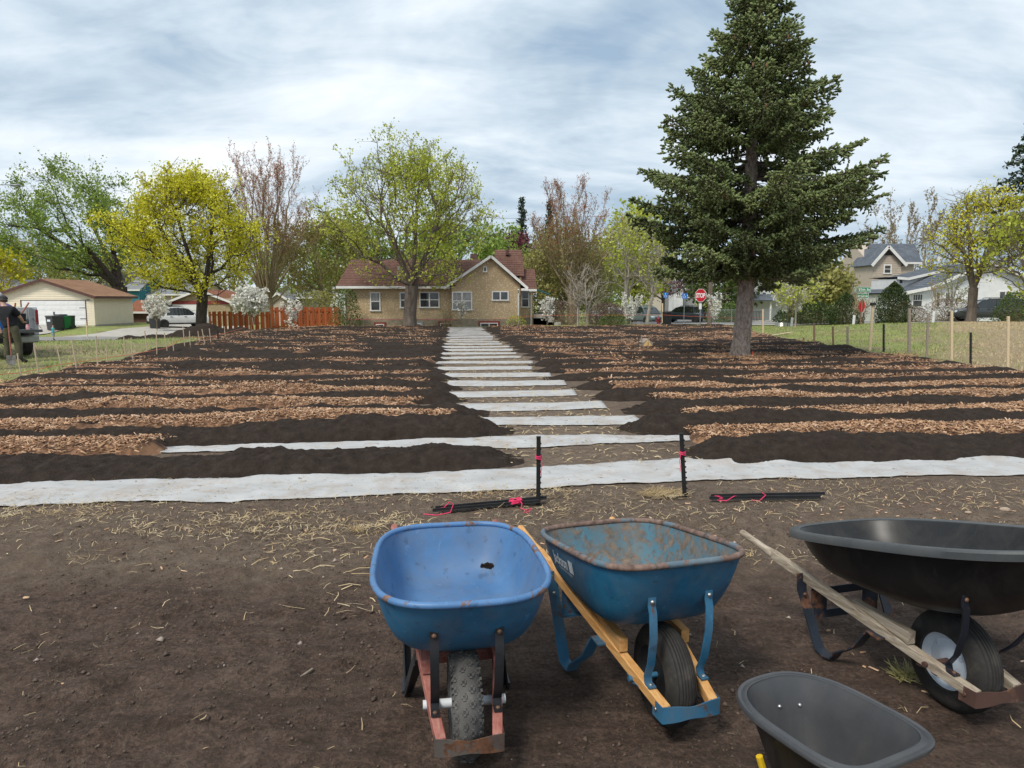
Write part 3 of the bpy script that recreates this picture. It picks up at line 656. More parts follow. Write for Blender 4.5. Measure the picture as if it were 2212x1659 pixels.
def tyre(r, w, knobby):
    """returns tyre and tread builders, axle along x"""
    hub = 0.114; prof = []
    N = 22
    for i in range(N+1):
        a = math.pi*i/N; x = -math.cos(a)*w/2; h = math.sin(a)**(0.62)
        prof.append((hub+(r-hub)*h if h > 0 else hub, x))
    if not knobby:   # circumferential ribs
        out = []
        for rr_, x in prof: out.append((rr_, x))
        fine = []
        M = 64
        for i in range(M+1):
            a = math.pi*i/M; x = -math.cos(a)*w/2; h = math.sin(a)**0.62; rr_ = hub+(r-hub)*h
            if abs(x) < w*0.40:
                ph = (x/(w*0.80)+.5)*8
                if (ph % 1) < 0.26: rr_ -= 0.0065
            fine.append((rr_, x))
        prof = fine
    t = MB().lathe(prof+[(hub, w*.3), (hub, -w*.3)], 64 if not knobby else 48, axis='x', closed=True)
    tr = None
    if knobby:
        tr = MB(); n = 26
        for i in range(n):
            for j, xx in enumerate((-.040, -.0135, .0135, .040)):
                a = 2*math.pi*(i+(0.5 if j % 2 else 0))/n; x = xx*w/.105
                rad = hub+(r-hub)*(math.sin(math.acos(max(-1, min(1, -2*x/w)))))**.62
                tiltx = -x/w*1.5
                for (sx, sa) in ((.020, .011), (.010, .026)):
                    m = Matrix.Rotation(a, 3, 'X') @ Matrix.Rotation(tiltx, 3, 'Y').inverted() if False else Matrix.Rotation(a, 3, 'X')
                    c = m @ Vector((x, 0, rad+.0015))
                    rr = m @ Matrix.Rotation(-tiltx*.9, 3, 'Y') if xx else m
                    tr.box(c, (sx, sa, .007), rr)
        for i in range(n*2):       # shoulder lugs
            for sx in (-1, 1):
                a = 2*math.pi*i/(n*2); m = Matrix.Rotation(a, 3, 'X'); x = sx*w*.475
                rad = hub+(r-hub)*(math.sin(math.acos(-2*x/w)))**.62
                tr.box(m @ Vector((x, 0, rad+.003)), (.008, .011, .022), m)
    return t, tr

def wheelbarrow(name, label, X, Y, phi, tray, M, kind, tip=(.262, -1.09, .475), nose=(.097, .20, .165), r=.2, w=.105, legs='strap', strut=None, grp='wheelbarrows standing on the bare soil', roll=0, wy=0.0, cone=False):
    root = thing(name, label, 'wheelbarrow', (X, Y, Hs(X, Y)-.004), math.pi+R(phi), grp)
    N = {s: Vector((s*nose[0], nose[1], nose[2])) for s in (-1, 1)}; T = {s: Vector((s*tip[0], tip[1], tip[2])) for s in (-1, 1)}
    def on(s, y): f = (y-nose[1])/(tip[1]-nose[1]); return N[s].lerp(T[s], f)
    # tray
    sh = tray.shell(0, 72).build('tray', M['out'], root, 'all')
    tray.shell(M.get('thick', .004), 72).build('tray_inside', M['in'], root, 'all')
    if kind == 'steel':
        m = MB().tube(tray.rim(96), .0125, 10, closed=True); m.build('rim', M['rim'], root, 'all')
    else:
        n = 96; rings = []
        for off, dz in ((-.006, -.004), (-.006, .004), (.012, .010), (.030, .008), (.036, .0), (.036, -.026), (.030, -.026), (.028, -.004), (.0, -.006)):
            rings.append([p+Vector((0, 0, dz)) for p in tray.rim(n, off)])
        vs = [p for q in rings for p in q]; k = len(rings)
        MB().add(vs, [(j*n+i, j*n+(i+1) % n, ((j+1) % k)*n+(i+1) % n, ((j+1) % k)*n+i) for j in range(k) for i in range(n)]).build('rim', M['rim'], root, True)
    # handles
    for s in (-1, 1):
        m = MB(); g = on(s, tip[1]+.24); d = (T[s]-N[s]).normalized()
        m.bar(N[s], g, .036, .042)
        m.tube([g-d*.01, g+d*.03, g+d*.06, T[s]-d*.015, T[s]], [.024, .0215, .0175, .0185, .013], 12)
        m.build('handle', M['wood'], root, True, bevel=.003)
    # wedges between tray and handles
    for s in (-1, 1):
        a, b = on(s, -.12), on(s, -.40)
        MB().prism([(a.y+.04, a.z+.022), (b.y, b.z+.022), (b.y, b.z+.032), (a.y+.04, min(tray.zbf+.012, a.z+.075))], 'x', a.x-.018, a.x+.018).build('wedge', M['wood'], root)
    # wheel
    zr = r-.006; wb = MB()
    if kind == 'white': pass
    wb.lathe([(.0, -.030), (.035, -.034), (.05, -.026), (.088, -.024), (.104, -.040), (.118, -.046), (.123, -.040), (.116, -.02), (.116, .02), (.123, .040), (.118, .046), (.104, .040), (.088, .024), (.05, .026), (.035, .034), (.0, .030)], 36, axis='x')
    wh = wb.build('wheel', M['disc'], root, True, loc=(0, wy, zr))
    ty, tr = tyre(r, w, M.get('knobby', False)); ty.build('tyre', M['rubber'], wh, 'all' if M.get('knobby') else True)
    if tr: tr.build('tread', M['rubber'], wh)
    ax = max(on(1, wy).x+.03, w/2+.04)
    MB().tube([(-ax, wy, zr), (ax, wy, zr)], M.get('axle_r', .009), 14).build('axle', M['axle'], root, True)
    for s in (-1, 1):
        p = on(s, wy); m = MB()
        m.strap([(p.x, wy-.05, p.z-.026), (p.x, wy-.03, p.z-.026), (p.x, wy-.012, zr-.016), (p.x, wy+.012, zr-.016), (p.x, wy+.03, p.z-.026), (p.x, wy+.05, p.z-.026)], .03, .004, (1, 0, 0)).build('axle_bracket', M['nosem'], root)
    # nose guard: a bent plate round both handle ends
    m = MB(); y0, z0, hw_ = nose[1], nose[2]-.006, nose[0]+.022
    pts = []
    for i in range(21):
        u = -1+2*i/20; pts.append((u*hw_, y0+.012+0.010*(1-u*u)))
    outer = [(-hw_-.002, y0-.06)]+pts+[(hw_+.002, y0-.06)]; vs = []
    for i, (x, y) in enumerate(outer):
        dip = 0.010*math.exp(-(x/.05)**2)
        vs += [Vector((x, y, z0-.034+dip*.8)), Vector((x, y, z0+.030-dip)), Vector((x*.985, y-.004, z0+.030-dip)), Vector((x*.985, y-.004, z0-.034+dip*.8))]
    k = len(outer); fs = [(0, 1, 2, 3), tuple(4*(k-1)+i for i in (3, 2, 1, 0))]+[(4*i+j, 4*i+(j+1) % 4, 4*i+4+(j+1) % 4, 4*i+4+j) for i in range(k-1) for j in range(4)]
    m.add(vs, fs).build('nose_guard', M['nosem'], root)
    for s in (-1, 1): MB().lathe([(.0, .004), (.007, .003), (.008, 0)], 10, axis='x').build('bolt', M['bolt'], root, True, loc=(s*(hw_+.004), y0-.035, z0)).rotation_euler = (0, 0 if s > 0 else math.pi, 0)
    # struts from the handles up to the nose of the tray
    for s in (-1, 1):
        base = on(s, .085)+Vector((0, 0, .024)); h = .52
        # highest point of the strut lies on the front wall
        best = None
        for th in np.linspace(0.02, 1.2, 60):
            p = tray.pt(s*th, tray.gh(h), h, 1, -.004)
            if best is None or abs(p.x-s*.115) < abs(best.x-s*.115): best = p
        if strut:
            best = min((tray.pt(s*th, tray.gh(hh), hh, 1, -.004) for th in np.linspace(.1, 1.5, 50) for hh in (.3, .35, .4, .45, .5)), key=lambda p: (abs(p.x)-strut[0])**2+(p.y-strut[1])**2+(p.z-strut[2])**2)
        top = best; low = base+Vector((s*.0, .005, .006))
        pts = [base+Vector((0, .035, -.002)), base+Vector((0, -.0, .0)), low+Vector((0, -.012, .02)), low.lerp(top, .25)+Vector((0, .012, 0)), low.lerp(top, .6)+Vector((0, .026, 0)), low.lerp(top, .88)+Vector((0, .016, 0)), top+Vector((0, .003, -.012)), top+Vector((0, .006, .022))]
        MB().strap(pts, .031, .006, (1, 0, 0)).build('strut', M['strutm'], root, True)
        MB().ball(top+Vector((0, .010, .006)), (.009, .007, .009), 8, 5).build('bolt', M['bolt'], root, True)
        MB().ball(base+Vector((0, .020, .004)), (.009, .009, .006), 8, 5).build('bolt', M['bolt'], root, True)
    # legs
    for s in (-1, 1):
        pr, pf = on(s, -.66), on(s, -.24); out = s*.012; foot = Vector((s*(abs(pr.x)+.015), -.47, .012)); m = MB()
        top_r = pr+Vector((s*.024, 0, 0)); top_f = pf+Vector((s*.024, 0, -.02))
        if legs == 'strap':
            pts = [top_r+Vector((0, 0, .02)), top_r+Vector((0, .01, -.06)), top_r.lerp(foot, .6)+Vector((0, -.035, 0)), foot+Vector((0, -.075, .05)), foot+Vector((0, -.05, .012)), foot+Vector((0, 0, 0)), foot+Vector((0, .045, .01)), foot+Vector((0, .07, .05)), foot.lerp(top_f, .55)+Vector((0, .03, 0)), top_f+Vector((0, -.02, 0)), top_f+Vector((0, .05, -.004))]
            m.strap(pts, .05, .007, (1, 0, 0))
        else:     # pressed sheet legs, folded to a channel
            for k_, (tp, sy) in enumerate(((top_r, -1), (top_f, 1))):
                q = foot+Vector((0, sy*.045, 0)); m.bar(tp, q, .006, .075, (0, 1, 0)); m.bar(tp+Vector((-s*.018, sy*.034, 0)), q+Vector((-s*.012, sy*.02, .005)), .034, .006, (0, 1, 0))
            m.box(foot, (.03, .11, .008))
        m.build('leg', M['legm'], root, True)
        for yy in (-.60, -.64): MB().ball((top_r.x+s*.006, yy-.02, top_r.z-.07+(.07 if yy < -.62 else 0)), .008, 8, 5).build('bolt', M['bolt'], root, True)
    # plate across the legs
    a, b = on(-1, -.62), on(1, -.62); zt = a.z-.03
    m = MB(); hw2 = b.x-.004
    if kind == 'poly':
        m.bb(-hw2, hw2, -.625, -.619, zt-.165, zt-.125); m.bb(-hw2, hw2, -.625, -.619, zt-.05, zt-.01)
        m.bb(-hw2, -hw2+.09, -.625, -.619, zt-.125, zt-.05); m.bb(hw2-.09, hw2, -.625, -.619, zt-.125, zt-.05)
    else:
        m.bb(-hw2, hw2, -.625, -.619, zt-.14, zt-.008); m.bb(-hw2, hw2, -.619, -.606, zt-.152, zt-.14)
    m.build('leg_brace', M['bracem'], root)
    return root, on

# bright blue one with red handles and a knobby tyre
trA = Tray(.205, .76, .655, .622, .326, .372, .40, floor=(-.13, -.60), bf=.60, nf=3.2, nr=3.6, narrow=-.03, prof=[(0,0),(.25,.05),(.44,.13),(.58,.25),(.70,.40),(.80,.56),(.885,.73),(.95,.88),(1,1)])
MA = dict(out=MT['blue_a_out'], **{'in': MT['blue_a_in']}, rim=MT['blue_a_rim'], wood=MT['red_wood'], disc=MT['steel_disc'], rubber=MT['rubber_grey'], axle=MT['white_paint'], axle_r=.017, nosem=MT['rust_metal'], strutm=MT['black_metal'], legm=MT['black_metal'], bracem=MT['black_metal'], bolt=MT['bolt_rust'], knobby=True)
wbA, onA = wheelbarrow('wheelbarrow', 'bright blue steel wheelbarrow with red wooden handles and knobby tyre', -.175, 2.50, 8.6, trA, MA, 'steel', legs='sheet', r=.198, tip=(.262, -1.15, .505))
a, b = onA(-1, -.21), onA(1, -.21)
MB().bar(a, b, .03, .045).build('crossbar', MT['red_wood'], wbA)
for x, y in ((-.135, -.22), (.135, -.23), (.0, -.2)):
    MB().ball((x, y, .352-.085*(y+.13)), (.012, .012, .005), 10, 5).build('floor_bolt', MT['bolt_rust'], wbA, True)
# lump of soil left in the tray
m = MB(); rr = random.Random(3)
for i in range(130):
    a = rr.uniform(0, 6.28); q = rr.random()**.7*.05; p = trA.pt(-(math.pi-.50)+q*math.sin(a)*2.6*(1+.4*math.sin(a*3)), trA.gh(.20), .20+q*math.cos(a)*1.9, 1, .005)
    s_ = rr.uniform(.004, .012); m.box(p, (s_, s_, s_*.8), (rr.random()*3, rr.random()*3, rr.random()*3))
soil_clump = m.build('soil_clump', MT['bed']); soil_clump.location = wbA.location; soil_clump.rotation_euler = wbA.rotation_euler
tag(soil_clump, 'small dark soil clump stuck inside the bright blue tray', 'soil clump')

# blue one with the lettering, rusted inside, new wooden handles
trB = Tray(.165, .75, .705, .575, .314, .382, .395, floor=(-.10, -.60), bf=.62, nf=4.4, nr=4.2, narrow=0.0, prof=[(0,0),(.25,.05),(.44,.13),(.58,.25),(.70,.40),(.80,.56),(.885,.73),(.95,.88),(1,1)])
MBm = dict(out=MT['blue_b_out'], **{'in': MT['blue_b_in']}, rim=MT['blue_b_rim'], wood=MT['new_wood'], disc=MT['black_metal'], rubber=MT['rubber'], axle=MT['blue_b_part'], axle_r=.011, nosem=MT['blue_b_part'], strutm=MT['blue_b_part'], legm=MT['blue_b_part'], bracem=MT['blue_b_part'], bolt=MT['zinc'])
wbB, onB = wheelbarrow('wheelbarrow', 'dark blue steel wheelbarrow with new wooden handles and rust inside its tray', 0.60, 2.70, 16.5, trB, MBm, 'steel', r=.2, w=.11)
# lettering laid onto the curved side of the tray
def text_mesh(txt, size, bold=0.0):
    cu = bpy.data.curves.new('txt', 'FONT'); cu.body = txt; cu.size = size; cu.offset = bold; cu.align_x = 'LEFT'; cu.resolution_u = 3
    ob = bpy.data.objects.new('txt', cu); C.objects.link(ob); dg = bpy.context.evaluated_depsgraph_get(); dg.update()
    me = bpy.data.meshes.new_from_object(ob.evaluated_get(dg)); bpy.data.objects.remove(ob)
    vs = [v.co.copy() for v in me.vertices]; fs = [tuple(p.vertices) for p in me.polygons]; bpy.data.meshes.remove(me); return vs, fs
def on_side(tray, y, h, off=-.0035):
    lo, hi = .3, math.pi-.3; g = tray.gh(h)
    for _ in range(26):
        md = (lo+hi)/2
        if tray.pt(md, g, h).y > y: lo = md
        else: hi = md
    return tray.pt(md, g, h, 1, off)
m = MB()
vs, fs = text_mesh('Jackson', .058, .0012); m.add([on_side(trB, -.455+v.x*.95, .60+v.y*5.2) for v in vs], fs)
vs, fs = text_mesh('PROFESSIONAL TOOLS', .0155, .0002); m.add([on_side(trB, -.405+v.x*.95, .525+v.y*3.6) for v in vs], fs)
for x0, x1, h0, h1 in ((0, .014, 0, .21), (.017, .029, 0, .21), (.034, .044, 0, .21)):        # the small barred emblem
    y0 = -.455+.185; n = 4
    vs = [on_side(trB, y0+x, .595+h) for h in (h0, h1) for x in (x0, x1)]; m.add(vs, [(0, 1, 3, 2)])
m.build('lettering', MT['lettering'], wbB)

# black plastic tray, grey weathered handles
trC = Tray(.46, .74, .825, .545, .355, .43, .395, floor=(.0, -.50), bf=.50, nf=2.9, nr=3.0, narrow=0.03, prof=[(0,0),(.25,.05),(.44,.13),(.58,.25),(.70,.40),(.80,.56),(.885,.73),(.95,.88),(1,1)])
MC = dict(out=MT['poly_black'], **{'in': MT['poly_black']}, rim=MT['poly_rim'], wood=MT['grey_wood'], disc=MT['rim_white'], rubber=MT['rubber'], axle=MT['brown_metal'], axle_r=.011, nosem=MT['brown_metal'], strutm=MT['navy_metal'], legm=MT['navy_metal'], bracem=MT['navy_metal'], bolt=MT['bolt_rust'], thick=.006)
wbC, onC = wheelbarrow('wheelbarrow', 'black plastic wheelbarrow with grey weathered wooden handles and pale wheel', 1.805, 2.80, 16, trC, MC, 'poly', r=.205, w=.118, tip=(.262, -1.12, .405), strut=(.19, .20, .60))
# small cart close to the camera, only its tray is in view
D4 = 1.27; tcx, tcy = .752*D4, 1.632*D4; hz4 = CAM_H-D4
trD = Tray(.235, .245, hz4+.012, hz4, .185, hz4-.235, hz4-.235, floor=(.06, -.12), bf=.55, nf=4.6, nr=2.5, narrow=-.02, prof=[(0, 0), (.1, .03), (.2, .1), (.4, .32), (.6, .55), (.8, .78), (1, 1)])
root = thing('garden_cart', 'small black plastic tray of a cart at the lower edge, yellow frame', 'cart', (tcx, tcy, Hs(tcx, tcy)), math.pi+R(26))
trD.shell(0, 72).build('tray', MT['poly_black'], root, 'all'); trD.shell(.006, 72).build('tray_inside', MT['poly_skylit'], root, 'all')
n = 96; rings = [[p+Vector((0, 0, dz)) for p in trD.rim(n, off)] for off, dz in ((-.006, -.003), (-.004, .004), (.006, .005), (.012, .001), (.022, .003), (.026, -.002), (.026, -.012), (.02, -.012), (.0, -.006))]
k = len(rings); MB().add([p for q in rings for p in q], [(j*n+i, j*n+(i+1) % n, ((j+1) % k)*n+(i+1) % n, ((j+1) % k)*n+i) for j in range(k) for i in range(n)]).build('rim', MT['poly_skylit'], root, True)
for th in (3.25, 3.72):
    p = trD.pt(th, trD.gh(.66), .66, 1, .008); MB().ball(p, (.0075, .0075, .0075), 10, 6).build('bolt', MT['zinc'], root, True)
for s in (-1, 1):
    MB().tube([(s*.19, -.07, hz4-.115), (s*.18, -.065, hz4-.15), (s*.15, -.04, .10), (s*.13, .12, .10)], .011, 8).build('frame', MT['yellow_metal'], root, True)
    MB().lathe([(.0, -.02), (.07, -.02), (.085, -.025), (.09, 0), (.085, .025), (.07, .02), (0, .02)], 24, axis='x').build('wheel', MT['rubber'], root, True, loc=(s*.16, .10, .088))
MB().tube([(-.17, .10, .09), (.17, .10, .09)], .008, 8).build('axle', MT['steel_disc'], root, True)
# ================================================================ trees
def bark(name, a, b, c, sc=1.0):
    t = NT(name); v = t.coord('Object', (1, 1, .22)); n = t.noise(v, 9*sc, 6, .7, .4)
    col = t.ramp(n, [(0.3, a), (0.5, b), (0.72, c)])
    return t.done(col, .92, t.bump(n, .9, .03), spec=.15)
MT['bark_dark'] = bark('dark_bark', (0.030, 0.023, 0.019), (0.062, 0.050, 0.042), (0.11, 0.093, 0.08))
MT['bark_mid'] = bark('grey_brown_bark', (0.085, 0.068, 0.054), (0.155, 0.125, 0.102), (0.24, 0.20, 0.17))
MT['bark_olive'] = bark('olive_bark', (0.17, 0.13, 0.075), (0.275, 0.215, 0.13), (0.38, 0.31, 0.20))
MT['bark_pale'] = bark('pale_bark', (0.24, 0.205, 0.17), (0.38, 0.34, 0.29), (0.52, 0.48, 0.42))
MT['leaf_yellow'] = leafmat('leaf_yellow', [(0, (0.38, 0.36, 0.016)), (.5, (0.64, 0.61, 0.035)), (1, (0.80, 0.76, 0.13))])
MT['leaf_yg'] = leafmat('leaf_yellow_green', [(0, (0.25, 0.30, 0.03)), (.5, (0.46, 0.51, 0.065)), (1, (0.66, 0.68, 0.17))])
MT['leaf_green'] = leafmat('leaf_green', [(0, (0.14, 0.21, 0.035)), (.5, (0.26, 0.36, 0.07)), (1, (0.40, 0.49, 0.13))])
MT['leaf_olive'] = leafmat('leaf_olive', [(0, (0.20, 0.20, 0.06)), (.5, (0.34, 0.33, 0.10)), (1, (0.47, 0.44, 0.17))])
MT['leaf_red'] = leafmat('leaf_red', [(0, (0.24, 0.06, 0.035)), (.5, (0.40, 0.12, 0.07)), (1, (0.52, 0.24, 0.15))])
MT['leaf_plum'] = leafmat('leaf_plum', [(0, (0.10, 0.03, 0.04)), (.5, (0.19, 0.065, 0.075)), (1, (0.36, 0.17, 0.18))])
MT['leaf_tan'] = leafmat('leaf_tan', [(0, (0.20, 0.15, 0.085)), (.5, (0.31, 0.24, 0.14)), (1, (0.42, 0.35, 0.22))])
MT['blossom'] = leafmat('white_blossom', [(0, (0.55, 0.56, 0.45)), (.4, (0.74, 0.73, 0.66)), (1, (0.86, 0.85, 0.80))], trans=.25)
MT['leaf_shrub'] = leafmat('leaf_shrub', [(0, (0.045, 0.075, 0.018)), (.5, (0.09, 0.14, 0.032)), (1, (0.16, 0.22, 0.055))], trans=.2)
MT['leaf_dark'] = leafmat('leaf_evergreen', [(0, (0.018, 0.034, 0.010)), (.5, (0.040, 0.068, 0.018)), (1, (0.085, 0.12, 0.03))], trans=.1)
MT['twig_brown'] = leafmat('twig_brown', [(0, (0.09, 0.06, 0.05)), (.5, (0.16, 0.115, 0.095)), (1, (0.26, 0.20, 0.17))], trans=0)
MT['needle'] = leafmat('spruce_needle', [(0, (0.065, 0.085, 0.030)), (.45, (0.125, 0.16, 0.057)), (.8, (0.185, 0.23, 0.088)), (1, (0.26, 0.30, 0.125))], rough=.65, trans=0.0)
MT['needle_far'] = leafmat('far_needle', [(0, (0.020, 0.034, 0.020)), (.5, (0.04, 0.062, 0.034)), (1, (0.075, 0.105, 0.055))], trans=0)

def frusta(P0, P1, r0, r1, sides=5):
    n = len(P0); d = P1-P0; ln = np.linalg.norm(d, axis=1, keepdims=True); d = d/np.maximum(ln, 1e-6)
    ref = np.where(np.abs(d[:, 2:3]) < .9, np.array([[0, 0, 1.0]]), np.array([[1.0, 0, 0]])); s = np.cross(d, ref); s /= np.linalg.norm(s, axis=1, keepdims=True); u = np.cross(s, d)
    an = 2*np.pi*np.arange(sides)/sides; ring = s[:, None]*np.cos(an)[None, :, None]+u[:, None]*np.sin(an)[None, :, None]
    v = np.concatenate([P0[:, None]+ring*r0[:, None, None], P1[:, None]+ring*r1[:, None, None]], 1).reshape(-1, 3)
    k = np.arange(sides); q = np.stack([k, (k+1) % sides, sides+(k+1) % sides, sides+k], -1)
    return v, (np.arange(n)[:, None, None]*2*sides+q[None]).reshape(-1, 4)
class Skel:
    def __init__(s): s.p = []; s.par = []
    def add(s, p, par): s.p.append(np.asarray(p, float)); s.par.append(par); return len(s.p)-1
    def radii(s, tip, power, base=None):
        n = len(s.p); acc = np.zeros(n); r = np.zeros(n)
        for i in range(n-1, -1, -1):
            r[i] = max(tip, acc[i]**(1/power)) if acc[i] > 0 else tip
            if s.par[i] >= 0: acc[s.par[i]] += r[i]**power
        if base: r = tip+(r-tip)*(base-tip)/max(r[0]-tip, 1e-6)
        return r
def mst_tree(sk, start, pts, bf, seed, attach=None, updown=0.0):
    """join the crown points to the limbs already there, short way and short total path"""
    n = len(pts); P = np.array(pts); ids = list(start); path = {}
    def pl(i):
        L = 0
        while sk.par[i] >= 0: L += np.linalg.norm(sk.p[i]-sk.p[sk.par[i]]); i = sk.par[i]
        return L
    best = np.full(n, 1e9); bi = np.zeros(n, int); done = np.zeros(n, bool); plen = {}
    def upd(i):
        d = P-sk.p[i]; c = np.linalg.norm(d, axis=1); c = c+updown*np.maximum(0, -d[:, 2])
        c = c+bf*plen[i]; m = c < best; best[m] = c[m]; bi[m] = i
    for i in ids: plen[i] = pl(i); upd(i)
    for _ in range(n):
        j = int(np.argmin(np.where(done, 1e9, best))); done[j] = True; par = int(bi[j])
        k = sk.add(P[j], par); plen[k] = plen[par]+np.linalg.norm(P[j]-sk.p[par]); upd(k)
def smooth_skel(sk, it, fixed, w=.35):
    P = np.array(sk.p); par = np.array(sk.par); n = len(P)
    for _ in range(it):
        acc = np.zeros((n, 3)); cnt = np.zeros(n); m = par >= 0
        np.add.at(acc, np.where(m)[0], P[par[m]]); np.add.at(cnt, np.where(m)[0], 1); np.add.at(acc, par[m], P[m]); np.add.at(cnt, par[m], 1)
        Q = P+w*(acc/np.maximum(cnt, 1)[:, None]-P); keep = cnt <= 1; Q[keep] = P[keep]; Q[:fixed] = P[:fixed]; P = Q
    sk.p = list(P)
def env_points(n, rs, center, radii, shell=.35, shape=None):
    out = []
    while len(out) < n:
        p = rs.normal(size=3); p /= np.linalg.norm(p); q = (shell+(1-shell)*rs.random())**.6*p
        if shape is not None:
            q = q*shape(p)
        out.append(np.array(center)+q*np.array(radii))
    return out
def twigs_leaves(sk, r, rs, rmax, per, tl, up, nleaf, lsize, spread, leafdens=None, keep=None, flat=0.0):
    P = np.array(sk.p); idx = np.where(r < rmax)[0]
    if keep is not None: idx = idx[keep(P[idx])]
    idx = np.repeat(idx, per); n = len(idx); par = np.array(sk.par)[idx]
    d0 = P[idx]-P[np.maximum(par, 0)]; d0 /= np.maximum(np.linalg.norm(d0, axis=1, keepdims=True), 1e-6)
    d = d0*.6+rs.normal(size=(n, 3))*.75+np.array([0, 0, up]); d /= np.linalg.norm(d, axis=1, keepdims=True)
    L = rs.uniform(tl*.4, tl*1.2, n); A = P[idx]+(P[np.maximum(par, 0)]-P[idx])*rs.random((n, 1)); B = A+d*L[:, None]
    t0 = rs.random((n, nleaf, 1))*.8+.25; Q = (A[:, None]+(B-A)[:, None]*t0+rs.normal(size=(n, nleaf, 3))*spread).reshape(-1, 3)
    return A, B, Q
def leaf_quads(Q, rs, size, droop=0.0, aspect=.8, tint=None):
    n = len(Q); a = rs.normal(size=(n, 3)); a[:, 2] -= droop; a /= np.linalg.norm(a, axis=1, keepdims=True); b = np.cross(a, rs.normal(size=(n, 3))); b /= np.maximum(np.linalg.norm(b, axis=1, keepdims=True), 1e-6)
    s = size*rs.uniform(.6, 1.4, n)[:, None]; c = np.cross(a, b)*.25
    v = np.stack([Q-a*s*.5, Q+b*s*.5*aspect+c*s*.5, Q+a*s*.55, Q-b*s*.5*aspect+c*s*.5], 1).reshape(-1, 3)
    return v, np.arange(n*4).reshape(n, 4)
def finish_tree(name, label, loc, sk, r, A, B, Q, leaf_mat, bark_mat, lsize, rs, twr=.010, group=None, droop=0.0, tint_fn=None, sides=4, crownname='crown', cat='tree', big_sides=9, extra=None, aspect=.8):
    root = thing(name, label, cat, loc, 0, group)
    P = np.array(sk.p); par = np.array(sk.par); m = par >= 0; i = np.where(m)[0]
    main = r[i] > .06; vs, fs, off = [], [], 0
    for sel, sd in ((main, big_sides), (~main, sides)):
        j = i[sel]
        if len(j) == 0: continue
        v, f = frusta(P[par[j]], P[j]+(P[j]-P[par[j]])*.04, np.minimum(r[par[j]], r[j]*1.35+.004), r[j], sd); vs.append(v); fs.append(f+off); off += len(v)
    if A is not None and len(A):
        v, f = frusta(A, B, np.full(len(A), twr), np.full(len(A), twr*.45), 3); vs.append(v); fs.append(f+off); off += len(v)
    big_mesh('trunk', np.concatenate(vs), np.concatenate(fs), bark_mat, root, smooth=True)
    if Q is not None and len(Q):
        v, f = leaf_quads(Q, rs, lsize, droop, aspect)
        tint = np.clip(rs.normal(.5, .2, len(Q))+.35*fbm(Q[:, 0]*.9, Q[:, 2]*.9+Q[:, 1]*.6, 2, 5), 0, 1) if tint_fn is None else tint_fn(Q, rs)
        o = big_mesh(crownname, v, f, leaf_mat, root, tint=tint)
    return root
def maple(name, label, loc, h, crown_w, crown_lo, trunk_h, trunk_r, leaf_mat, bark_mat, seed, npts=900, nleaf=7, per=2, lsize=.2, lean=(0, 0), bf=.45, tl=.7, group=None, center_dx=0, spread=.14, taper=.0, depth=None, rmax=.03, shell=.35, forks=3, keep=None, gap=-.16, twr=.009):
    rs = np.random.default_rng(seed); sk = Skel(); last = -1; nt = 7
    for q in range(nt): last = sk.add((lean[0]*(q/(nt-1))**1.5, lean[1]*(q/(nt-1)), trunk_h*q/(nt-1)-.1), last)
    ids = [last]; cz = (h+crown_lo)/2; rz = (h-crown_lo)/2
    for f_ in range(forks):      # main limbs
        a = 6.28*(f_+rs.uniform(-.2, .2))/forks; cur = last; L = (h-trunk_h)*rs.uniform(.45, .7); sp = crown_w*.5*rs.uniform(.25, .5)
        for q in range(1, 6):
            u = q/5; cur = sk.add((lean[0]+center_dx*u+math.cos(a)*sp*u**.8, lean[1]+math.sin(a)*sp*u**.8, trunk_h+L*u), cur); ids.append(cur)
    fixed = len(sk.p)
    def shape(p):
        u = p[2]; return np.array([1-taper*max(0, u), 1-taper*max(0, u), 1.0])*(1+.13*math.sin(4*math.atan2(p[1], p[0])+seed)+.12*math.sin(3*u*3+seed*2)+.10*math.sin(7*math.atan2(p[1], p[0])+5*u))
    pts = env_points(npts, rs, (lean[0]+center_dx, lean[1], cz), (crown_w/2, (depth or crown_w)/2, rz), shell, shape)
    mst_tree(sk, ids, pts, bf, seed, updown=.8); smooth_skel(sk, 3, fixed, .3)
    r = sk.radii(.011, 2.15, None); k = trunk_r/r[nt-1]; r = np.where(r > .03, .03+(r-.03)*(trunk_r-.03)/(max(r[nt-1]-.03, .01)), r)
    for q in range(nt): r[q] = trunk_r*(1.28-.28*min(1, q/2))
    A, B, Q = twigs_leaves(sk, r, rs, rmax, per, tl, .25, nleaf, lsize, spread, keep=keep)
    gp = fbm(Q[:, 0]*.55+seed, Q[:, 2]*.75+Q[:, 1]*.45, 3, seed)+.10*rs.normal(size=len(Q)); Q = Q[gp > gap]
    return finish_tree(name, label, loc, sk, r, A, B, Q, leaf_mat, bark_mat, lsize, rs, twr, group=group)
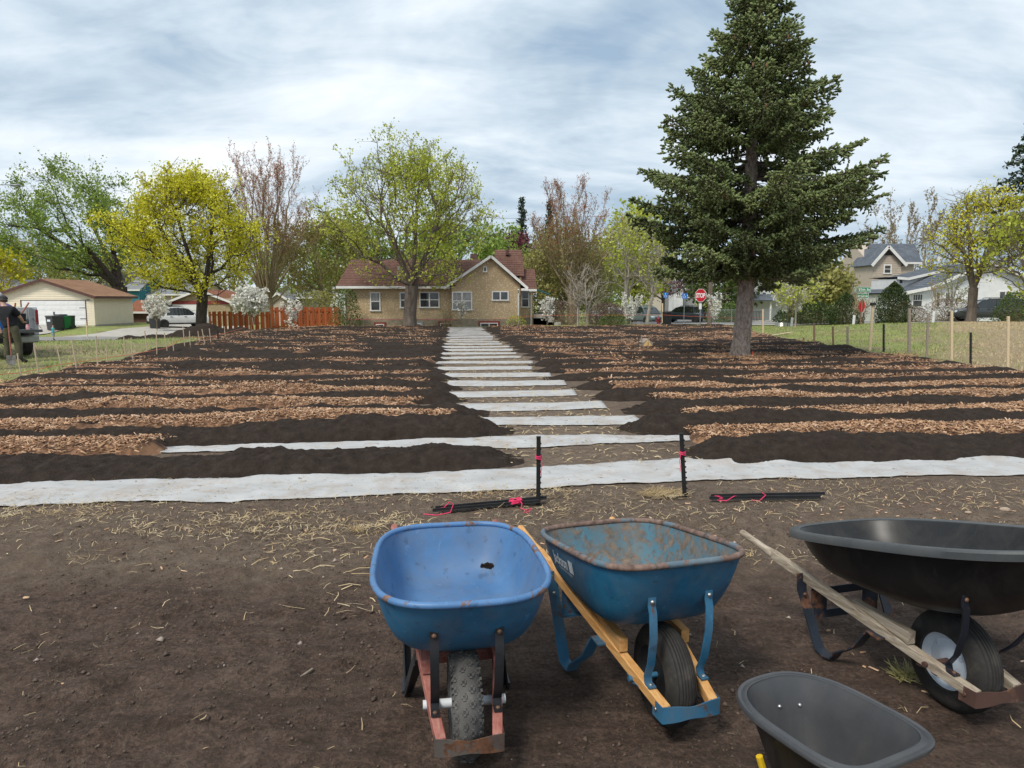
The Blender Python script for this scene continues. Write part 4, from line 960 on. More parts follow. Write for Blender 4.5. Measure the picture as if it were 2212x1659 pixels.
def vase(name, label, loc, h, w, trunk_r, seed, stems=7, leaf_mat=None, bark_mat=None, red_from=.62, low_mat=None, depth=None, density=1.0, lsize=.17, crown_lo=.2, trunk_h=2.0, low_label=None, tops=1.0):
    """upright tree: many stems fanning from a short trunk, steep shoots"""
    rs = np.random.default_rng(seed); sk = Skel(); last = -1; depth = depth or w
    for q in range(5): last = sk.add((0, 0, trunk_h*q/4-.1), last)
    tips = []
    def stem(start, a, reach, top, n=14):
        cur = start; base = np.array(sk.p[start]); out = []
        for q in range(1, n+1):
            u = q/n; rad = reach*u**.85; z = base[2]+(top-base[2])*u**1.05
            p = np.array([base[0]+math.cos(a)*rad*w/2+.12*rs.normal()*u, base[1]+math.sin(a)*rad*depth/2+.12*rs.normal()*u, z]); cur = sk.add(p, cur); out.append(cur)
        return out
    allst = []
    for s_ in range(stems):
        a = 6.28*(s_+rs.uniform(-.3, .3))/stems; reach = rs.uniform(.45, 1.2) if s_ else .1
        allst.append((stem(last if s_ % 2 else last-1, a, reach, h*(1.02-.30*reach*reach)*rs.uniform(.93, 1.0)), a, reach))
    nodes = []
    for out, a, reach in allst:
        for qi, nd in enumerate(out):
            u = qi/len(out)
            if u < .12: continue
            for _ in range(rs.poisson(1.35*density)):
                b = a+rs.normal()*1.1; L = h*(.10+.17*(1-u))*rs.uniform(.6, 1.2); cur = nd; m = 6
                up = .75+.55*u; d = np.array([math.cos(b)*.75, math.sin(b)*.75, up]); d /= np.linalg.norm(d)
                for q in range(m):
                    d = d+np.array([0, 0, .14])+rs.normal(size=3)*.07; d /= np.linalg.norm(d); cur = sk.add(sk.p[cur]+d*L/m, cur); nodes.append(cur)
                    if q in (1, 3, 4) and rs.random() < .75:
                        dd = d+rs.normal(size=3)*.42; dd[2] = abs(dd[2])+.25; dd /= np.linalg.norm(dd); c2 = cur
                        for _q in range(4): dd = dd+np.array([0, 0, .1]); dd /= np.linalg.norm(dd); c2 = sk.add(sk.p[c2]+dd*L*.13, c2)
    r = sk.radii(.0065, 2.3); r = np.where(r > .02, .02+(r-.02)*(trunk_r-.02)/max(r[4]-.02, .01), r); r[:5] = trunk_r*np.linspace(1.3, 1, 5)
    A, B, Q = twigs_leaves(sk, r, rs, .022, 1, .45, .9, 5, lsize, .05)
    hz = Q[:, 2]/h; redm = hz > red_from+.14*rs.normal(size=len(Q)); keep_low = rs.random(len(Q)) < .5; redm &= rs.random(len(Q)) < .8
    root = finish_tree(name, label, loc, sk, r, A, B, Q[redm], leaf_mat, bark_mat, lsize, rs, .006, aspect=.55)
    QL = Q[(~redm) & keep_low]
    if low_mat is not None and len(QL):
        v, f = leaf_quads(QL, rs, lsize*.9); big_mesh('lower_foliage', v, f, low_mat, root, tint=rs.random(len(QL)))
    return root
def g(px, py_base, Y, dz=0):
    x = (px-CX)/F*(Y*math.cos(_p)+CAM_H*math.sin(_p)); return (x, Y, Hs(x, Y)-.05+dz)
def ztop(py, Y): return at(CX, py, Y).z

# --- maple in front of the stucco house
loc = g(884, 705, 44.5); maple('maple_tree', 'spreading maple with yellow-green leaves in front of the stucco house', loc, ztop(284, 44.5)-loc[2], 10.9, 2.6, 2.7, .40, MT['leaf_yg'], MT['bark_mid'], 11, npts=1300, nleaf=12, per=2, lsize=.125, bf=.55, taper=.35, forks=5, shell=.25, lean=(.2, 0), spread=.12, gap=-.14)
# --- golden maple on the left
loc = g(433, 705, 50); maple('maple_tree', 'dense golden yellow maple beside the white parked car', loc, ztop(350, 50)-loc[2], 10.6, 2.9, 3.0, .36, MT['leaf_yellow'], MT['bark_dark'], 23, npts=1300, nleaf=12, per=3, lsize=.14, bf=.4, taper=.55, gap=-.07, center_dx=-.6, forks=4, lean=(.25, 0), spread=.17)
# --- large green tree behind the cream garage
loc = g(262, 640, 76); maple('elm_tree', 'big green tree with dark arching limbs behind the cream garage', loc, ztop(362, 76)-loc[2], 15.5, 4.5, 3.6, .75, MT['leaf_green'], MT['bark_dark'], 31, npts=1200, nleaf=11, per=3, lsize=.21, gap=-.08, bf=.35, center_dx=-4.6, forks=5, tl=1.0, taper=.05, spread=.26, shell=.45)
# --- vase shaped trees with red tops
loc = g(580, 690, 60); vase('silver_maple', 'tall upright tree with red budding top behind the red fence', loc, ztop(335, 60)-loc[2], 8.8, .40, 41, stems=20, leaf_mat=MT['leaf_red'], low_mat=MT['leaf_olive'], bark_mat=MT['bark_olive'], red_from=.56, trunk_h=2.6, density=.95, lsize=.095)
loc = g(1236, 697, 53); vase('silver_maple', 'tall upright tree with reddish top right of the stucco house', loc, ztop(398, 53)-loc[2], 5.9, .30, 43, stems=16, leaf_mat=MT['leaf_red'], low_mat=MT['leaf_olive'], bark_mat=MT['bark_olive'], red_from=.62, trunk_h=2.2, density=.9, lsize=.085)
# olive understorey trees round them
loc = g(1215, 697, 56); maple('olive_tree', 'olive budding tree behind the grey twin trunks', loc, 7.2, 6.6, .9, 1.2, .14, MT['leaf_olive'], MT['bark_olive'], 47, npts=900, nleaf=6, per=2, lsize=.17, bf=.3, spread=.2)
loc = g(1275, 697, 58); maple('olive_tree', 'thin olive tree between the twin trunks and the street', loc, 6.0, 4.6, .9, 1.2, .12, MT['leaf_olive'], MT['bark_pale'], 48, npts=600, nleaf=5, per=2, lsize=.16, bf=.3, spread=.2)
loc = g(700, 690, 66); maple('olive_tree', 'hazy olive tree between the red topped tree and the central maple', loc, ztop(455, 66)-loc[2], 9.0, 2.2, 2.0, .2, MT['leaf_olive'], MT['bark_olive'], 49, npts=900, nleaf=7, per=2, lsize=.24, bf=.3, spread=.25)
loc = g(770, 690, 80); maple('green_tree', 'fresh green tree behind the left end of the stucco house', loc, ztop(470, 80)-loc[2], 9.5, 2.5, 2.4, .22, MT['leaf_green'], MT['bark_dark'], 50, npts=700, nleaf=8, per=2, lsize=.32, bf=.3, spread=.3)
loc = g(1000, 690, 84); maple('green_tree', 'bright green tree behind the roof of the stucco house', loc, ztop(470, 84)-loc[2], 15, 3, 2.4, .3, MT['leaf_green'], MT['bark_dark'], 51, npts=700, nleaf=8, per=2, lsize=.36, bf=.3, spread=.35)
# pale stemmed street trees
loc = g(1268, 698, 47); maple('young_tree', 'bare pale young tree in front of the olive trees', loc, ztop(560, 47)-loc[2], 3.0, .9, 1.0, .06, MT['leaf_tan'], MT['bark_pale'], 52, npts=160, nleaf=1, per=2, lsize=.07, bf=.5, tl=.4)
loc = g(1248, 698, 46.5); maple('young_tree', 'slender pale stem just left of the bare young tree', loc, ztop(600, 46.5)-loc[2], 1.8, 1.2, 1.4, .06, MT['leaf_tan'], MT['bark_pale'], 53, npts=90, nleaf=1, per=2, lsize=.07, bf=.5, tl=.4)
loc = g(1352, 697, 49); maple('street_tree', 'pale trunked tree with sparse yellow leaves left of the parked green car', loc, ztop(452, 49)-loc[2], 4.6, 2.6, 1.9, .13, MT['leaf_yg'], MT['bark_pale'], 54, npts=420, nleaf=4, per=2, lsize=.17, bf=.6, center_dx=.5, taper=.2, spread=.14, keep=lambda P: P[:, 2] > 3.9)
loc = g(1397, 697, 48); maple('street_tree', 'leaning pale bare trunk in front of the parked green car', loc, ztop(520, 48)-loc[2], 3.8, 2.4, 2.2, .11, MT['leaf_tan'], MT['bark_pale'], 55, npts=260, nleaf=1, per=2, lsize=.09, bf=.55, lean=(.35, 0), tl=.5)
loc = g(1372, 697, 74); maple('yellow_tree', 'light yellow-green tree far behind the pale street trunks', loc, ztop(450, 74)-loc[2], 8.0, 2.0, 2.2, .2, MT['leaf_yg'], MT['bark_mid'], 56, npts=700, nleaf=8, per=2, lsize=.3, bf=.35, spread=.28)
loc = g(1432, 697, 88); maple('plum_tree', 'dark reddish plum tree in front of the cream bungalow', loc, ztop(560, 88)-loc[2], 9.5, 2.8, 2.6, .2, MT['leaf_plum'], MT['bark_dark'], 57, npts=420, nleaf=4, per=2, lsize=.2, bf=.3, spread=.25)
loc = g(1104, 690, 92); maple('plum_tree', 'purple plum tree rising behind the brown roof', loc, ztop(497, 92)-loc[2], 7.5, 3, 2.6, .2, MT['leaf_plum'], MT['bark_dark'], 58, npts=420, nleaf=8, per=2, lsize=.34, bf=.3, spread=.3)
# right side
loc = g(2096, 698, 40); maple('maple_tree', 'yellow-green maple in front of the white house', loc, ztop(398, 40)-loc[2], 5.2, 2.7, 2.1, .24, MT['leaf_yellow'], MT['bark_mid'], 61, npts=800, nleaf=4, per=2, lsize=.125, bf=.45, taper=.45, forks=4, spread=.13, gap=-.03)
loc = g(2230, 698, 36); maple('green_tree', 'light green tree at the right edge of the picture', loc, ztop(440, 36)-loc[2], 5.2, 1.6, 1.6, .15, MT['leaf_yg'], MT['bark_mid'], 62, npts=600, nleaf=5, per=2, lsize=.15, bf=.45, spread=.14)
loc = g(2052, 698, 41); maple('young_tree', 'small pale stemmed tree with a few leaves left of the yellow maple', loc, ztop(575, 41)-loc[2], 2.0, 1.0, 1.1, .045, MT['leaf_yg'], MT['bark_pale'], 63, npts=120, nleaf=2, per=2, lsize=.09, bf=.5, tl=.35, spread=.1)
loc = g(1718, 698, 42); maple('young_tree', 'small lime green tree under the spruce beside the tall hedge', loc, ztop(588, 42)-loc[2], 3.0, 1.4, 1.3, .055, MT['leaf_yg'], MT['bark_pale'], 64, npts=200, nleaf=4, per=2, lsize=.12, bf=.5, tl=.4, spread=.12)
for i, (px, top, Y, w, lab) in enumerate(((1905, 448, 105, 9, 'bare beige tree far behind the spruce, left of the grey roof'), (1985, 438, 100, 9, 'bare beige tree rising behind the grey shingled dormer'), (2040, 452, 108, 10, 'bare beige tree far behind the yellow maple'), (1945, 462, 112, 11, 'low bare beige tree far behind the grey roof'))):
    loc = g(px, 690, Y); vase('bare_tree', lab, loc, ztop(top, Y)-loc[2], w, .22, 70+i, stems=7, leaf_mat=MT['leaf_tan'], low_mat=MT['leaf_tan'], bark_mat=MT['bark_olive'], density=.55, lsize=.2)
# far backdrop of mixed trees behind the left houses, each its own tree
for i, (px, top, Y, w, mt, lab) in enumerate(((20, 500, 98, 13, 'leaf_olive', 'hazy olive tree at the left edge behind the garages'), (95, 545, 105, 12, 'leaf_green', 'low green tree behind the cream garage roof'), (-8, 540, 70, 6, 'leaf_yellow', 'bright yellow bush-like tree cut by the left edge'), (190, 540, 100, 11, 'leaf_olive', 'olive tree behind the trunk of the big green tree'), (330, 520, 104, 14, 'leaf_olive', 'olive tree behind the golden maple'), (500, 500, 108, 14, 'leaf_olive', 'olive tree behind the gap between golden maple and red topped tree'), (640, 520, 100, 12, 'leaf_green', 'green tree far behind the red fence'), (1170, 500, 96, 8, 'leaf_olive', 'olive tree far behind the reddish upright tree'), (1310, 540, 100, 8, 'leaf_green', 'green tree at the far end of the street'), (1560, 560, 78, 8, 'leaf_shrub', 'leafy green tree behind the chain link fence'), (1640, 560, 100, 9, 'leaf_olive', 'olive tree far behind the spruce trunk'), (1770, 570, 66, 5, 'leaf_olive', 'twiggy olive tree beside the green street name sign'))):
    loc = g(px, 690, Y); maple('background_tree', lab, loc, ztop(top, Y)-loc[2], w, 1.5, 1.8, .2, MT[mt], MT['bark_olive'], 80+i, npts=480, nleaf=6, per=2, lsize=.32, bf=.3, spread=.35, group='trees in the far background')

# --- white blossoming young trees
def blossom_tree(label, px, Y, top, w, seed, n=260, mat='blossom', lsize=.085, upright=False, trunk_r=.03, lo=.35, nl=5):
    loc = g(px, 698, Y); h = ztop(top, Y)-loc[2]
    if upright:
        rs = np.random.default_rng(seed); sk = Skel(); last = -1
        for q in range(4): last = sk.add((0, 0, h*.22*q/3-.05), last)
        Qs = []
        for s_ in range(6):
            a = 6.28*s_/6+rs.normal()*.3; cur = last; rr_ = w/2*rs.uniform(.3, 1); top_ = h*rs.uniform(.75, 1)
            for q in range(1, 11):
                u = q/10; cur = sk.add((math.cos(a)*rr_*u**.8, math.sin(a)*rr_*u**.8, h*.22+(top_-h*.22)*u), cur); Qs.append(sk.p[cur]+rs.normal(size=(nl*6, 3))*.055)
        r = sk.radii(.006, 2.2, trunk_r); finish_tree('blossom_tree', label, loc, sk, r, None, None, np.concatenate(Qs), MT[mat], MT['bark_pale'], lsize, rs, group='young blossoming trees')
    else: maple('blossom_tree', label, loc, h, w, h*lo, h*lo*.9, trunk_r, MT[mat], MT['bark_olive'], seed, npts=n, nleaf=nl, per=2, lsize=lsize, bf=.5, tl=.25, spread=.06, gap=-9, twr=.005, group='young blossoming trees')
blossom_tree('small white blossoming tree left of the white parked car', 338, 58, 634, 2.1, 91, n=130, lsize=.15, nl=9)
blossom_tree('round white blossoming tree in front of the red fence', 543, 46, 618, 2.5, 92, n=220, lsize=.14, nl=10, lo=.4)
blossom_tree('pale blossoming sapling against the right half of the red fence', 632, 45, 640, 1.3, 93, n=40, lsize=.12, lo=.2, nl=5)
blossom_tree('white blossoming sapling under the double window of the stucco house', 998, 45.5, 640, .8, 94, n=22, lsize=.10, nl=3)
blossom_tree('white blossoming sapling right of the stucco house', 1182, 45.5, 638, 1.0, 95, n=45, lsize=.11, nl=6, lo=.25)
blossom_tree('white blossom columns left of the parked green car', 1362, 47, 632, 1.7, 96, upright=True, nl=4, lsize=.10)
blossom_tree('slim blossoming sapling right of the stop sign', 1545, 43.5, 632, 1.0, 97, upright=True, nl=2, lsize=.09)
blossom_tree('white blossoming tree left of the tall hedge', 1701, 44, 602, 1.7, 98, n=130, lsize=.12, nl=8, lo=.3)
blossom_tree('thin sapling with white trunk guard beside the street name sign', 1862, 43, 640, 1.2, 99, n=50, lsize=.06, nl=2, mat='leaf_tan')

# ---------------------------------------------------------------- the big spruce
def spruce():
    rs = np.random.default_rng(5); root = thing('spruce_tree', 'tall dark green spruce standing in the planted rows', 'tree', (SPX, SPY, Hs(SPX, SPY)))
    Ht = 10.9
    def axis(z): return np.array([.022*z+.06*math.sin(z*.6), 0.0, z])
    # trunk with ridged bark
    nz, na = 120, 44; zz = np.linspace(-.1, Ht, nz); V = []
    for z in zz:
        R0 = .24*(1-z/Ht)**.85+.012+.035*math.exp(-max(z, 0)/.2)
        a = np.linspace(0, 2*np.pi, na, endpoint=False); ax_ = axis(z)
        rad = R0*(1+.10*fbm(a*5.1, np.full(na, z*2.6), 3, 201)+.09*fbm(np.cos(a)*9, np.sin(a)*9+z*7, 2, 202)+.06*math.sin(z*9)*.3)
        V.append(np.stack([ax_[0]+rad*np.cos(a), ax_[1]+rad*np.sin(a), np.full(na, z)], -1))
    V = np.array(V).reshape(-1, 3); ii = np.arange(nz*na).reshape(nz, na)
    f = np.stack([ii[:-1], np.roll(ii, -1, 1)[:-1], np.roll(ii, -1, 1)[1:], ii[1:]], -1).reshape(-1, 4)
    t = NT('spruce_bark'); v = t.coord('Object', (1, 1, .5)); n1_ = t.vor(v, 22); n2_ = t.noise(v, 14, 6, .7, .5)
    c = t.ramp(n2_, [(.3, (0.12, 0.088, 0.07)), (.5, (0.32, 0.26, 0.22)), (.72, (0.50, 0.44, 0.39))])
    MT['spruce_bark'] = t.done(c, .95, t.bump(n1_, .6, .03, t.bump(n2_, .9, .03)), spec=.1)
    big_mesh('trunk', V, f, MT['spruce_bark'], root, smooth=True)
    prof_z = [1.6, 2.4, 3.0, 4.3, 5.5, 7.06, 8.7, 9.5, 10.3, 10.9]; prof_r = [2.4, 3.0, 3.25, 3.1, 2.85, 1.8, 1.0, .64, .30, .03]
    P0, P1, R0, R1 = [], [], [], []; S, SD, SL = [], [], []; BT = []; cones = []; hang0, hang1 = [], []
    z = 2.35
    while z < Ht-.25:
        nb = rs.integers(5, 7) if z < 9.5 else 4; a0 = rs.uniform(0, 6.28)
        for b in range(nb):
            a = a0+6.28*b/nb+rs.normal()*.22; zb = z+rs.normal()*.08; st = axis(zb)
            reach = np.interp(zb, prof_z, prof_r)*rs.uniform(.64, 1.10)*(1+.12*max(0, math.cos(a))*(1-zb/Ht)); bt = rs.normal()*.16
            if zb < 2.9: reach *= rs.choice([.5, .95, 1.0])*(1-.22*max(0, -math.cos(a)))
            if reach < .15: continue
            ca, sa = math.cos(a), math.sin(a); droop = .52*(1-zb/Ht)+.10; n = max(6, int(reach/.12)); pts = []
            for q in range(n+1):
                u = q/n; zoff = -droop*reach*(u**1.3)*.55+.52*reach*max(0, u-.42)**1.6+(0.25*u*reach*(zb/Ht)**2)
                pts.append(st+np.array([ca*reach*u, sa*reach*u, zoff])+np.array([-sa, ca, 0])*.09*math.sin(u*4+a*3)*u)
            pts = np.array(pts)
            P0 += list(pts[:-1]); P1 += list(pts[1:]); rr = .010+.042*(1-np.arange(n+1)/n)*(reach/3.5); R0 += list(rr[:-1]); R1 += list(rr[1:])
            for q in range(1, n+1):
                u = q/n; d = pts[q]-pts[q-1]; d /= np.linalg.norm(d)
                if u < .16+.10*rs.random(): continue
                for sgn in (-1, 1):
                    Lb = (.15+.52*math.sin(math.pi*min(1, u*.78+.10))**.9)*min(1.0, .35+reach*.33)*rs.uniform(.6, 1.15)
                    if u > .9: Lb *= .55
                    sd = np.array([-sa, ca, 0])*sgn; bd = d*.75+sd*.85+np.array([0, 0, -.16-.32*(1-zb/Ht)*(1-u)+.10*rs.normal()]); bd /= np.linalg.norm(bd)
                    m = max(2, int(Lb/.075)); cur = pts[q]-(pts[q]-pts[q-1])*rs.random(); prev = cur
                    for w_ in range(m):
                        bd = bd+np.array([0, 0, -.020]); bd /= np.linalg.norm(bd); cur = cur+bd*.08
                        for _ in range(2):
                            sdir_ = bd*.75+rs.normal(size=3)*.55+np.array([0, 0, .10]); sdir_ /= np.linalg.norm(sdir_)
                            S.append(cur+rs.normal(size=3)*.015); SD.append(sdir_); SL.append(rs.uniform(.09, .17))
                    P0.append(prev); P1.append(cur); R0.append(.007); R1.append(.003)
                    S.append(cur); SD.append(bd+np.array([0, 0, .18])); SL.append(rs.uniform(.10, .17))
                    if rs.random() < .40*(1-.4*zb/Ht) and u < .95:    # hanging branchlets below
                        hl = rs.uniform(.15, .55); hp = pts[q].copy(); hd = np.array([.1*rs.normal(), .1*rs.normal(), -1.0])
                        for w_ in range(int(hl/.05)):
                            hp = hp+hd*.05; S.append(hp+rs.normal(size=3)*.012); e_ = hd+rs.normal(size=3)*.55; SD.append(e_/np.linalg.norm(e_)); SL.append(rs.uniform(.06, .11))
                        P0.append(pts[q]); P1.append(hp); R0.append(.006); R1.append(.003)
                if u > .35:
                    for _ in range(2):
                        e_ = d*.8+np.array([0, 0, .35])+rs.normal(size=3)*.4; S.append(pts[q]); SD.append(e_/np.linalg.norm(e_)); SL.append(rs.uniform(.09, .16))
                if zb > 4.0 and u > .5 and rs.random() < .085*(zb/Ht)*2: cones.append(pts[q]+np.array([.08*rs.normal(), .08*rs.normal(), -.09]))
            S.append(pts[-1]); SD.append((pts[-1]-pts[-2])/np.linalg.norm(pts[-1]-pts[-2])); SL.append(.2)
            BT += [bt]*(len(S)-len(BT))
        z += .29 if z < 6 else .26 if z < 9 else .20
    # bare twigs inside
    for _ in range(420):
        zb = rs.uniform(2.2, 8.5); a = rs.uniform(0, 6.28); L = rs.uniform(.3, 1.2); st = axis(zb); e_ = st+np.array([math.cos(a)*L, math.sin(a)*L, -rs.uniform(.0, .6)*L])
        P0.append(st); P1.append(e_); R0.append(.010); R1.append(.003)
    P0, P1, R0, R1 = np.array(P0), np.array(P1), np.array(R0), np.array(R1); floor_ = lambda P: P[:, 2] > 2.2-.32*sstep(.4, 1.6, P[:, 0])+.34*sstep(2.5, 3.1, P[:, 0])+.22*fbm(P[:, 0]*1.7, P[:, 1]*1.7, 2, 77); ok = floor_(P1); P0, P1, R0, R1 = P0[ok], P1[ok], R0[ok], R1[ok]
    v, f = frusta(P0, P1, R0, R1, 4); big_mesh('branches', v, f, MT['bark_mid'], root, smooth=True)
    S, SD, SL, BT = np.array(S), np.array(SD), np.array(SL), np.array(BT+[0]*(len(S)-len(BT))); ok = floor_(S); S, SD, SL, BT = S[ok], SD[ok], SL[ok], BT[ok]; SD /= np.linalg.norm(SD, axis=1, keepdims=True); n = len(S)
    ref = rs.normal(size=(n, 3)); s1 = np.cross(SD, ref); s1 /= np.linalg.norm(s1, axis=1, keepdims=True); s2 = np.cross(SD, s1)
    # each shoot: a star-shaped spindle of needles
    k = 6; rings = []
    wd = .025+.009*rs.random(n)
    for (t_, rw) in ((.5, 1.0),):
        for j in range(k):
            an = 2*math.pi*j/k; sc = (1.15 if j % 2 == 0 else .6)*rw; fw = (.12 if j % 2 == 0 else -.06)
            rings.append(S+SD*((t_+fw)*SL)[:, None]+(s1*math.cos(an)+s2*math.sin(an))*(wd*sc)[:, None])
    rings.append(S+SD*(SL*1.04)[:, None]); rings.append(S); nv = len(rings)
    v = np.stack(rings, 1).reshape(-1, 3); fs = []
    for j in range(k): fs += [(j, (j+1) % k, k), ((j+1) % k, j, k+1)]
    f = (np.arange(n)[:, None, None]*nv+np.array(fs)[None]).reshape(-1, 3)
    tint = np.clip(np.array(BT)+rs.normal(.5, .17, n)+.35*fbm(S[:, 0]*1.2, S[:, 2]*1.2+S[:, 1], 2, 9), 0, 1)
    big_mesh('crown', v, f, MT['needle'], root, tint=np.repeat(tint, len(fs)))
    me = None; cm = plain('spruce_cone', (0.26, 0.135, 0.062), (0.15, 0.075, 0.035), 40, .7)
    for p in cones[:170]:
        if me is None:
            o = MB().lathe([(0, .065), (.014, .05), (.022, .01), (.018, -.035), (0, -.06)], 7).build('cone', cm, root, True); me = o.data
        else: o = link(bpy.data.objects.new('cone', me), root)
        o.location = p; o.rotation_euler = (rs.normal()*.2, rs.normal()*.2, rs.random()*6)
    print('spruce shoots', n, 'cones', len(cones))
spruce()
MB().box((0, 0, .09), (.06, .05, .16), taper=(.7, .7)).build('marker', plain('orange_marker', (0.85, 0.10, 0.03), None, 8, .4), bevel=.008, loc=(SPX+.33, SPY-.05, Hs(SPX, SPY)+.05))
tag(bpy.data.objects['marker'], 'small orange-red marker at the foot of the spruce trunk', 'marker')

# far conifers
def conifer(label, px, Y, top, w, seed, name='conifer_tree', lo=.5, mat='needle_far', dens=1.0):
    rs = np.random.default_rng(seed); loc = g(px, 690, Y); h = ztop(top, Y)-loc[2]; root = thing(name, label, 'tree', loc)
    MB().tube([(0, 0, -.1), (0, 0, h*.5), (0, 0, h)], [.28, .16, .02], 8).build('trunk', MT['bark_dark'], root, True)
    Q = []; P0, P1 = [], []; z = lo
    while z < h:
        R_ = (w/2)*(1-z/h)**.8+.1
        for b in range(6):
            a = rs.uniform(0, 6.28); L = R_*rs.uniform(.6, 1.1); e_ = np.array([math.cos(a)*L, math.sin(a)*L, z-.10*L+.25*rs.normal()*.3]); s_ = np.array([0, 0, z]); P0.append(s_); P1.append(e_)
            m = int(12*L*dens)+5; u = rs.random((m, 1))**.7; Q.append(s_+(e_-s_)*u+rs.normal(size=(m, 3))*np.array([.18, .18, .12]))
        z += h*.028
    v, f = frusta(np.array(P0), np.array(P1), np.full(len(P0), .04), np.full(len(P0), .01), 3); big_mesh('branches', v, f, MT['bark_dark'], root)
    Q = np.concatenate(Q); v, f = leaf_quads(Q, rs, .34, .2, .5); big_mesh('crown', v, f, MT[mat], root, tint=rs.random(len(Q)))
conifer('dark spruce far behind the stucco house roof', 1127, 98, 425, 5.0, 201)
conifer('dark spruce hidden behind the reddish upright tree', 1186, 90, 432, 3.4, 202)
conifer('tall pine with loose dark branches at the right edge', 2218, 62, 225, 14, 203, 'pine_tree', lo=6.0, dens=1.6)

# clipped evergreens and shrubs
def shrub(label, px, Y, top, w, seed, mat, name='shrub', cone=False, n=2600, lsize=.09, depth=None, twig=None, cat='shrub', flatbase=True):
    rs = np.random.default_rng(seed); loc = g(px, 698, Y); h = max(.4, ztop(top, Y)-loc[2]); root = thing(name, label, cat, loc); depth = depth or w
    u = rs.random(n); a = rs.uniform(0, 6.28, n); rad = rs.random(n)**.35
    zz = u*h; prof = (np.sqrt(np.clip(1-(u*.98)**2.2, 0, 1))*np.clip(.55+u*3, 0, 1) if not cone else np.clip((1-u**3.2), .02, 1)*np.clip(.8+u*1.2, 0, 1))
    lump = 1+.35*fbm(np.cos(a)*1.6+seed, np.sin(a)*1.6+zz*1.3, 3, seed)
    Q = np.stack([np.cos(a)*rad*prof*w/2*lump, np.sin(a)*rad*prof*depth/2*lump, zz], -1)
    v, f = leaf_quads(Q, rs, lsize, 0, .6 if not cone else .45); big_mesh('foliage', v, f, MT[mat], root, tint=np.clip(rs.normal(.5, .25, n), 0, 1))
    m = int(26*w)+8; e_ = Q[rs.integers(0, n, m)]; s_ = np.stack([rs.normal(0, w*.07, m), rs.normal(0, w*.07, m), np.zeros(m)], -1)
    v, f = frusta(s_, e_*1.05, np.full(m, .014), np.full(m, .004), 4); big_mesh('stems', v, f, MT[twig or 'bark_olive'], root)
shrub('tall clipped evergreen cone in front of the white house', 1927, 46, 608, 2.3, 301, 'leaf_dark', 'arborvitae', True, 9000, .10)
shrub('dark evergreen left of the street name sign', 1825, 47, 632, 2.2, 302, 'leaf_dark', 'arborvitae', True, 5000, .11)
shrub('broad dark clipped hedge under the spruce', 1740, 49, 650, 4.2, 303, 'leaf_dark', 'hedge', False, 7000, .11, cat='hedge')
shrub('low brown twiggy bush under the porch window', 1958, 50, 660, 3.0, 304, 'twig_brown', n=2600, lsize=.07)
shrub('dark brown bush below the white house windows', 2052, 54, 645, 5.0, 305, 'twig_brown', n=4200, lsize=.08)
shrub('leafy green bush at the right edge in front of the white house', 2190, 44, 632, 2.6, 306, 'leaf_shrub', n=3000, lsize=.10)
shrub('light green bush at the left corner of the stucco house', 752, 45.6, 625, 2.1, 307, 'leaf_shrub', n=1500, lsize=.11)
shrub('thin bare bush under the stucco wall', 965, 45.8, 668, 1.8, 308, 'leaf_olive', n=260, lsize=.06)
shrub('small yellowing bush at the right corner of the stucco house', 1115, 45.8, 682, 1.5, 309, 'leaf_yg', n=400, lsize=.08)
shrub('purple brown brush pile right of the twin trunks', 1310, 50, 655, 3.6, 310, 'twig_brown', n=5200, lsize=.08)
shrub('low green bush in front of the brush pile', 1325, 47, 678, 2.2, 311, 'leaf_shrub', n=1600, lsize=.09)
shrub('dark bare hedge between the house steps and the twin trunks', 1205, 50, 650, 3.8, 312, 'twig_brown', n=3600, lsize=.08)
shrub('bright lime bush in front of the cream bungalow', 1538-0, 86, 652, 3.0, 313, 'leaf_yg', n=2600, lsize=.16)
shrub('round green bush beside the chain link fence', 1575, 64, 655, 3.8, 314, 'leaf_shrub', n=3600, lsize=.14)
shrub('olive bush behind the red fence', 690, 56, 628, 4.2, 315, 'leaf_olive', n=2600, lsize=.12)
shrub('low brown vine heap on the end of the red fence', 640, 53.2, 648, 2.0, 316, 'leaf_tan', n=1500, lsize=.09)
shrub('green bush against the cream garage wall', 205, 66, 636, 2.0, 317, 'leaf_shrub', n=800, lsize=.12)

# ---------------------------------------------------------------- lawn blades
def blades(X, Y, hmin, hmax):
    n = len(X); a = rng.uniform(0, 6.28, n); h = rng.uniform(hmin, hmax, n); w = h*.16+.004; z = H(X, Y); ln = rng.normal(0, .45, (n, 2))*h[:, None]
    v = np.stack([np.stack([X-np.cos(a)*w, Y-np.sin(a)*w, z], -1), np.stack([X+np.cos(a)*w, Y+np.sin(a)*w, z], -1), np.stack([X+ln[:, 0], Y+ln[:, 1], z+h], -1)], 1).reshape(-1, 3)
    return v, np.arange(n*3).reshape(n, 3)
MT['grass'] = leafmat('grass_blades', [(0, (0.13, 0.19, 0.04)), (.4, (0.25, 0.32, 0.09)), (.65, (0.42, 0.40, 0.18)), (1, (0.55, 0.43, 0.28))], trans=.2)
XX, YY, TT = [], [], []
n = 70000; X = rng.uniform(10.5, 30, n); Y = rng.uniform(13, 45, n); te = sstep(-1.5, 1.5, X-(10.4+0.64*(Y-18))+1.5*fbm(X*.5, Y*.5, 3, 8)); gd = fbm(X*.7, Y*.7, 3, 9)
m = (X > xr(Y)+.1) & (X < .74*Y+2.5) & (rng.random(n) < np.clip(.75+gd, .1, 1)); XX.append(X[m]); YY.append(Y[m]); TT.append(np.clip(.42+.55*te+.45*gd+rng.normal(0, .16, n), 0, 1)[m])
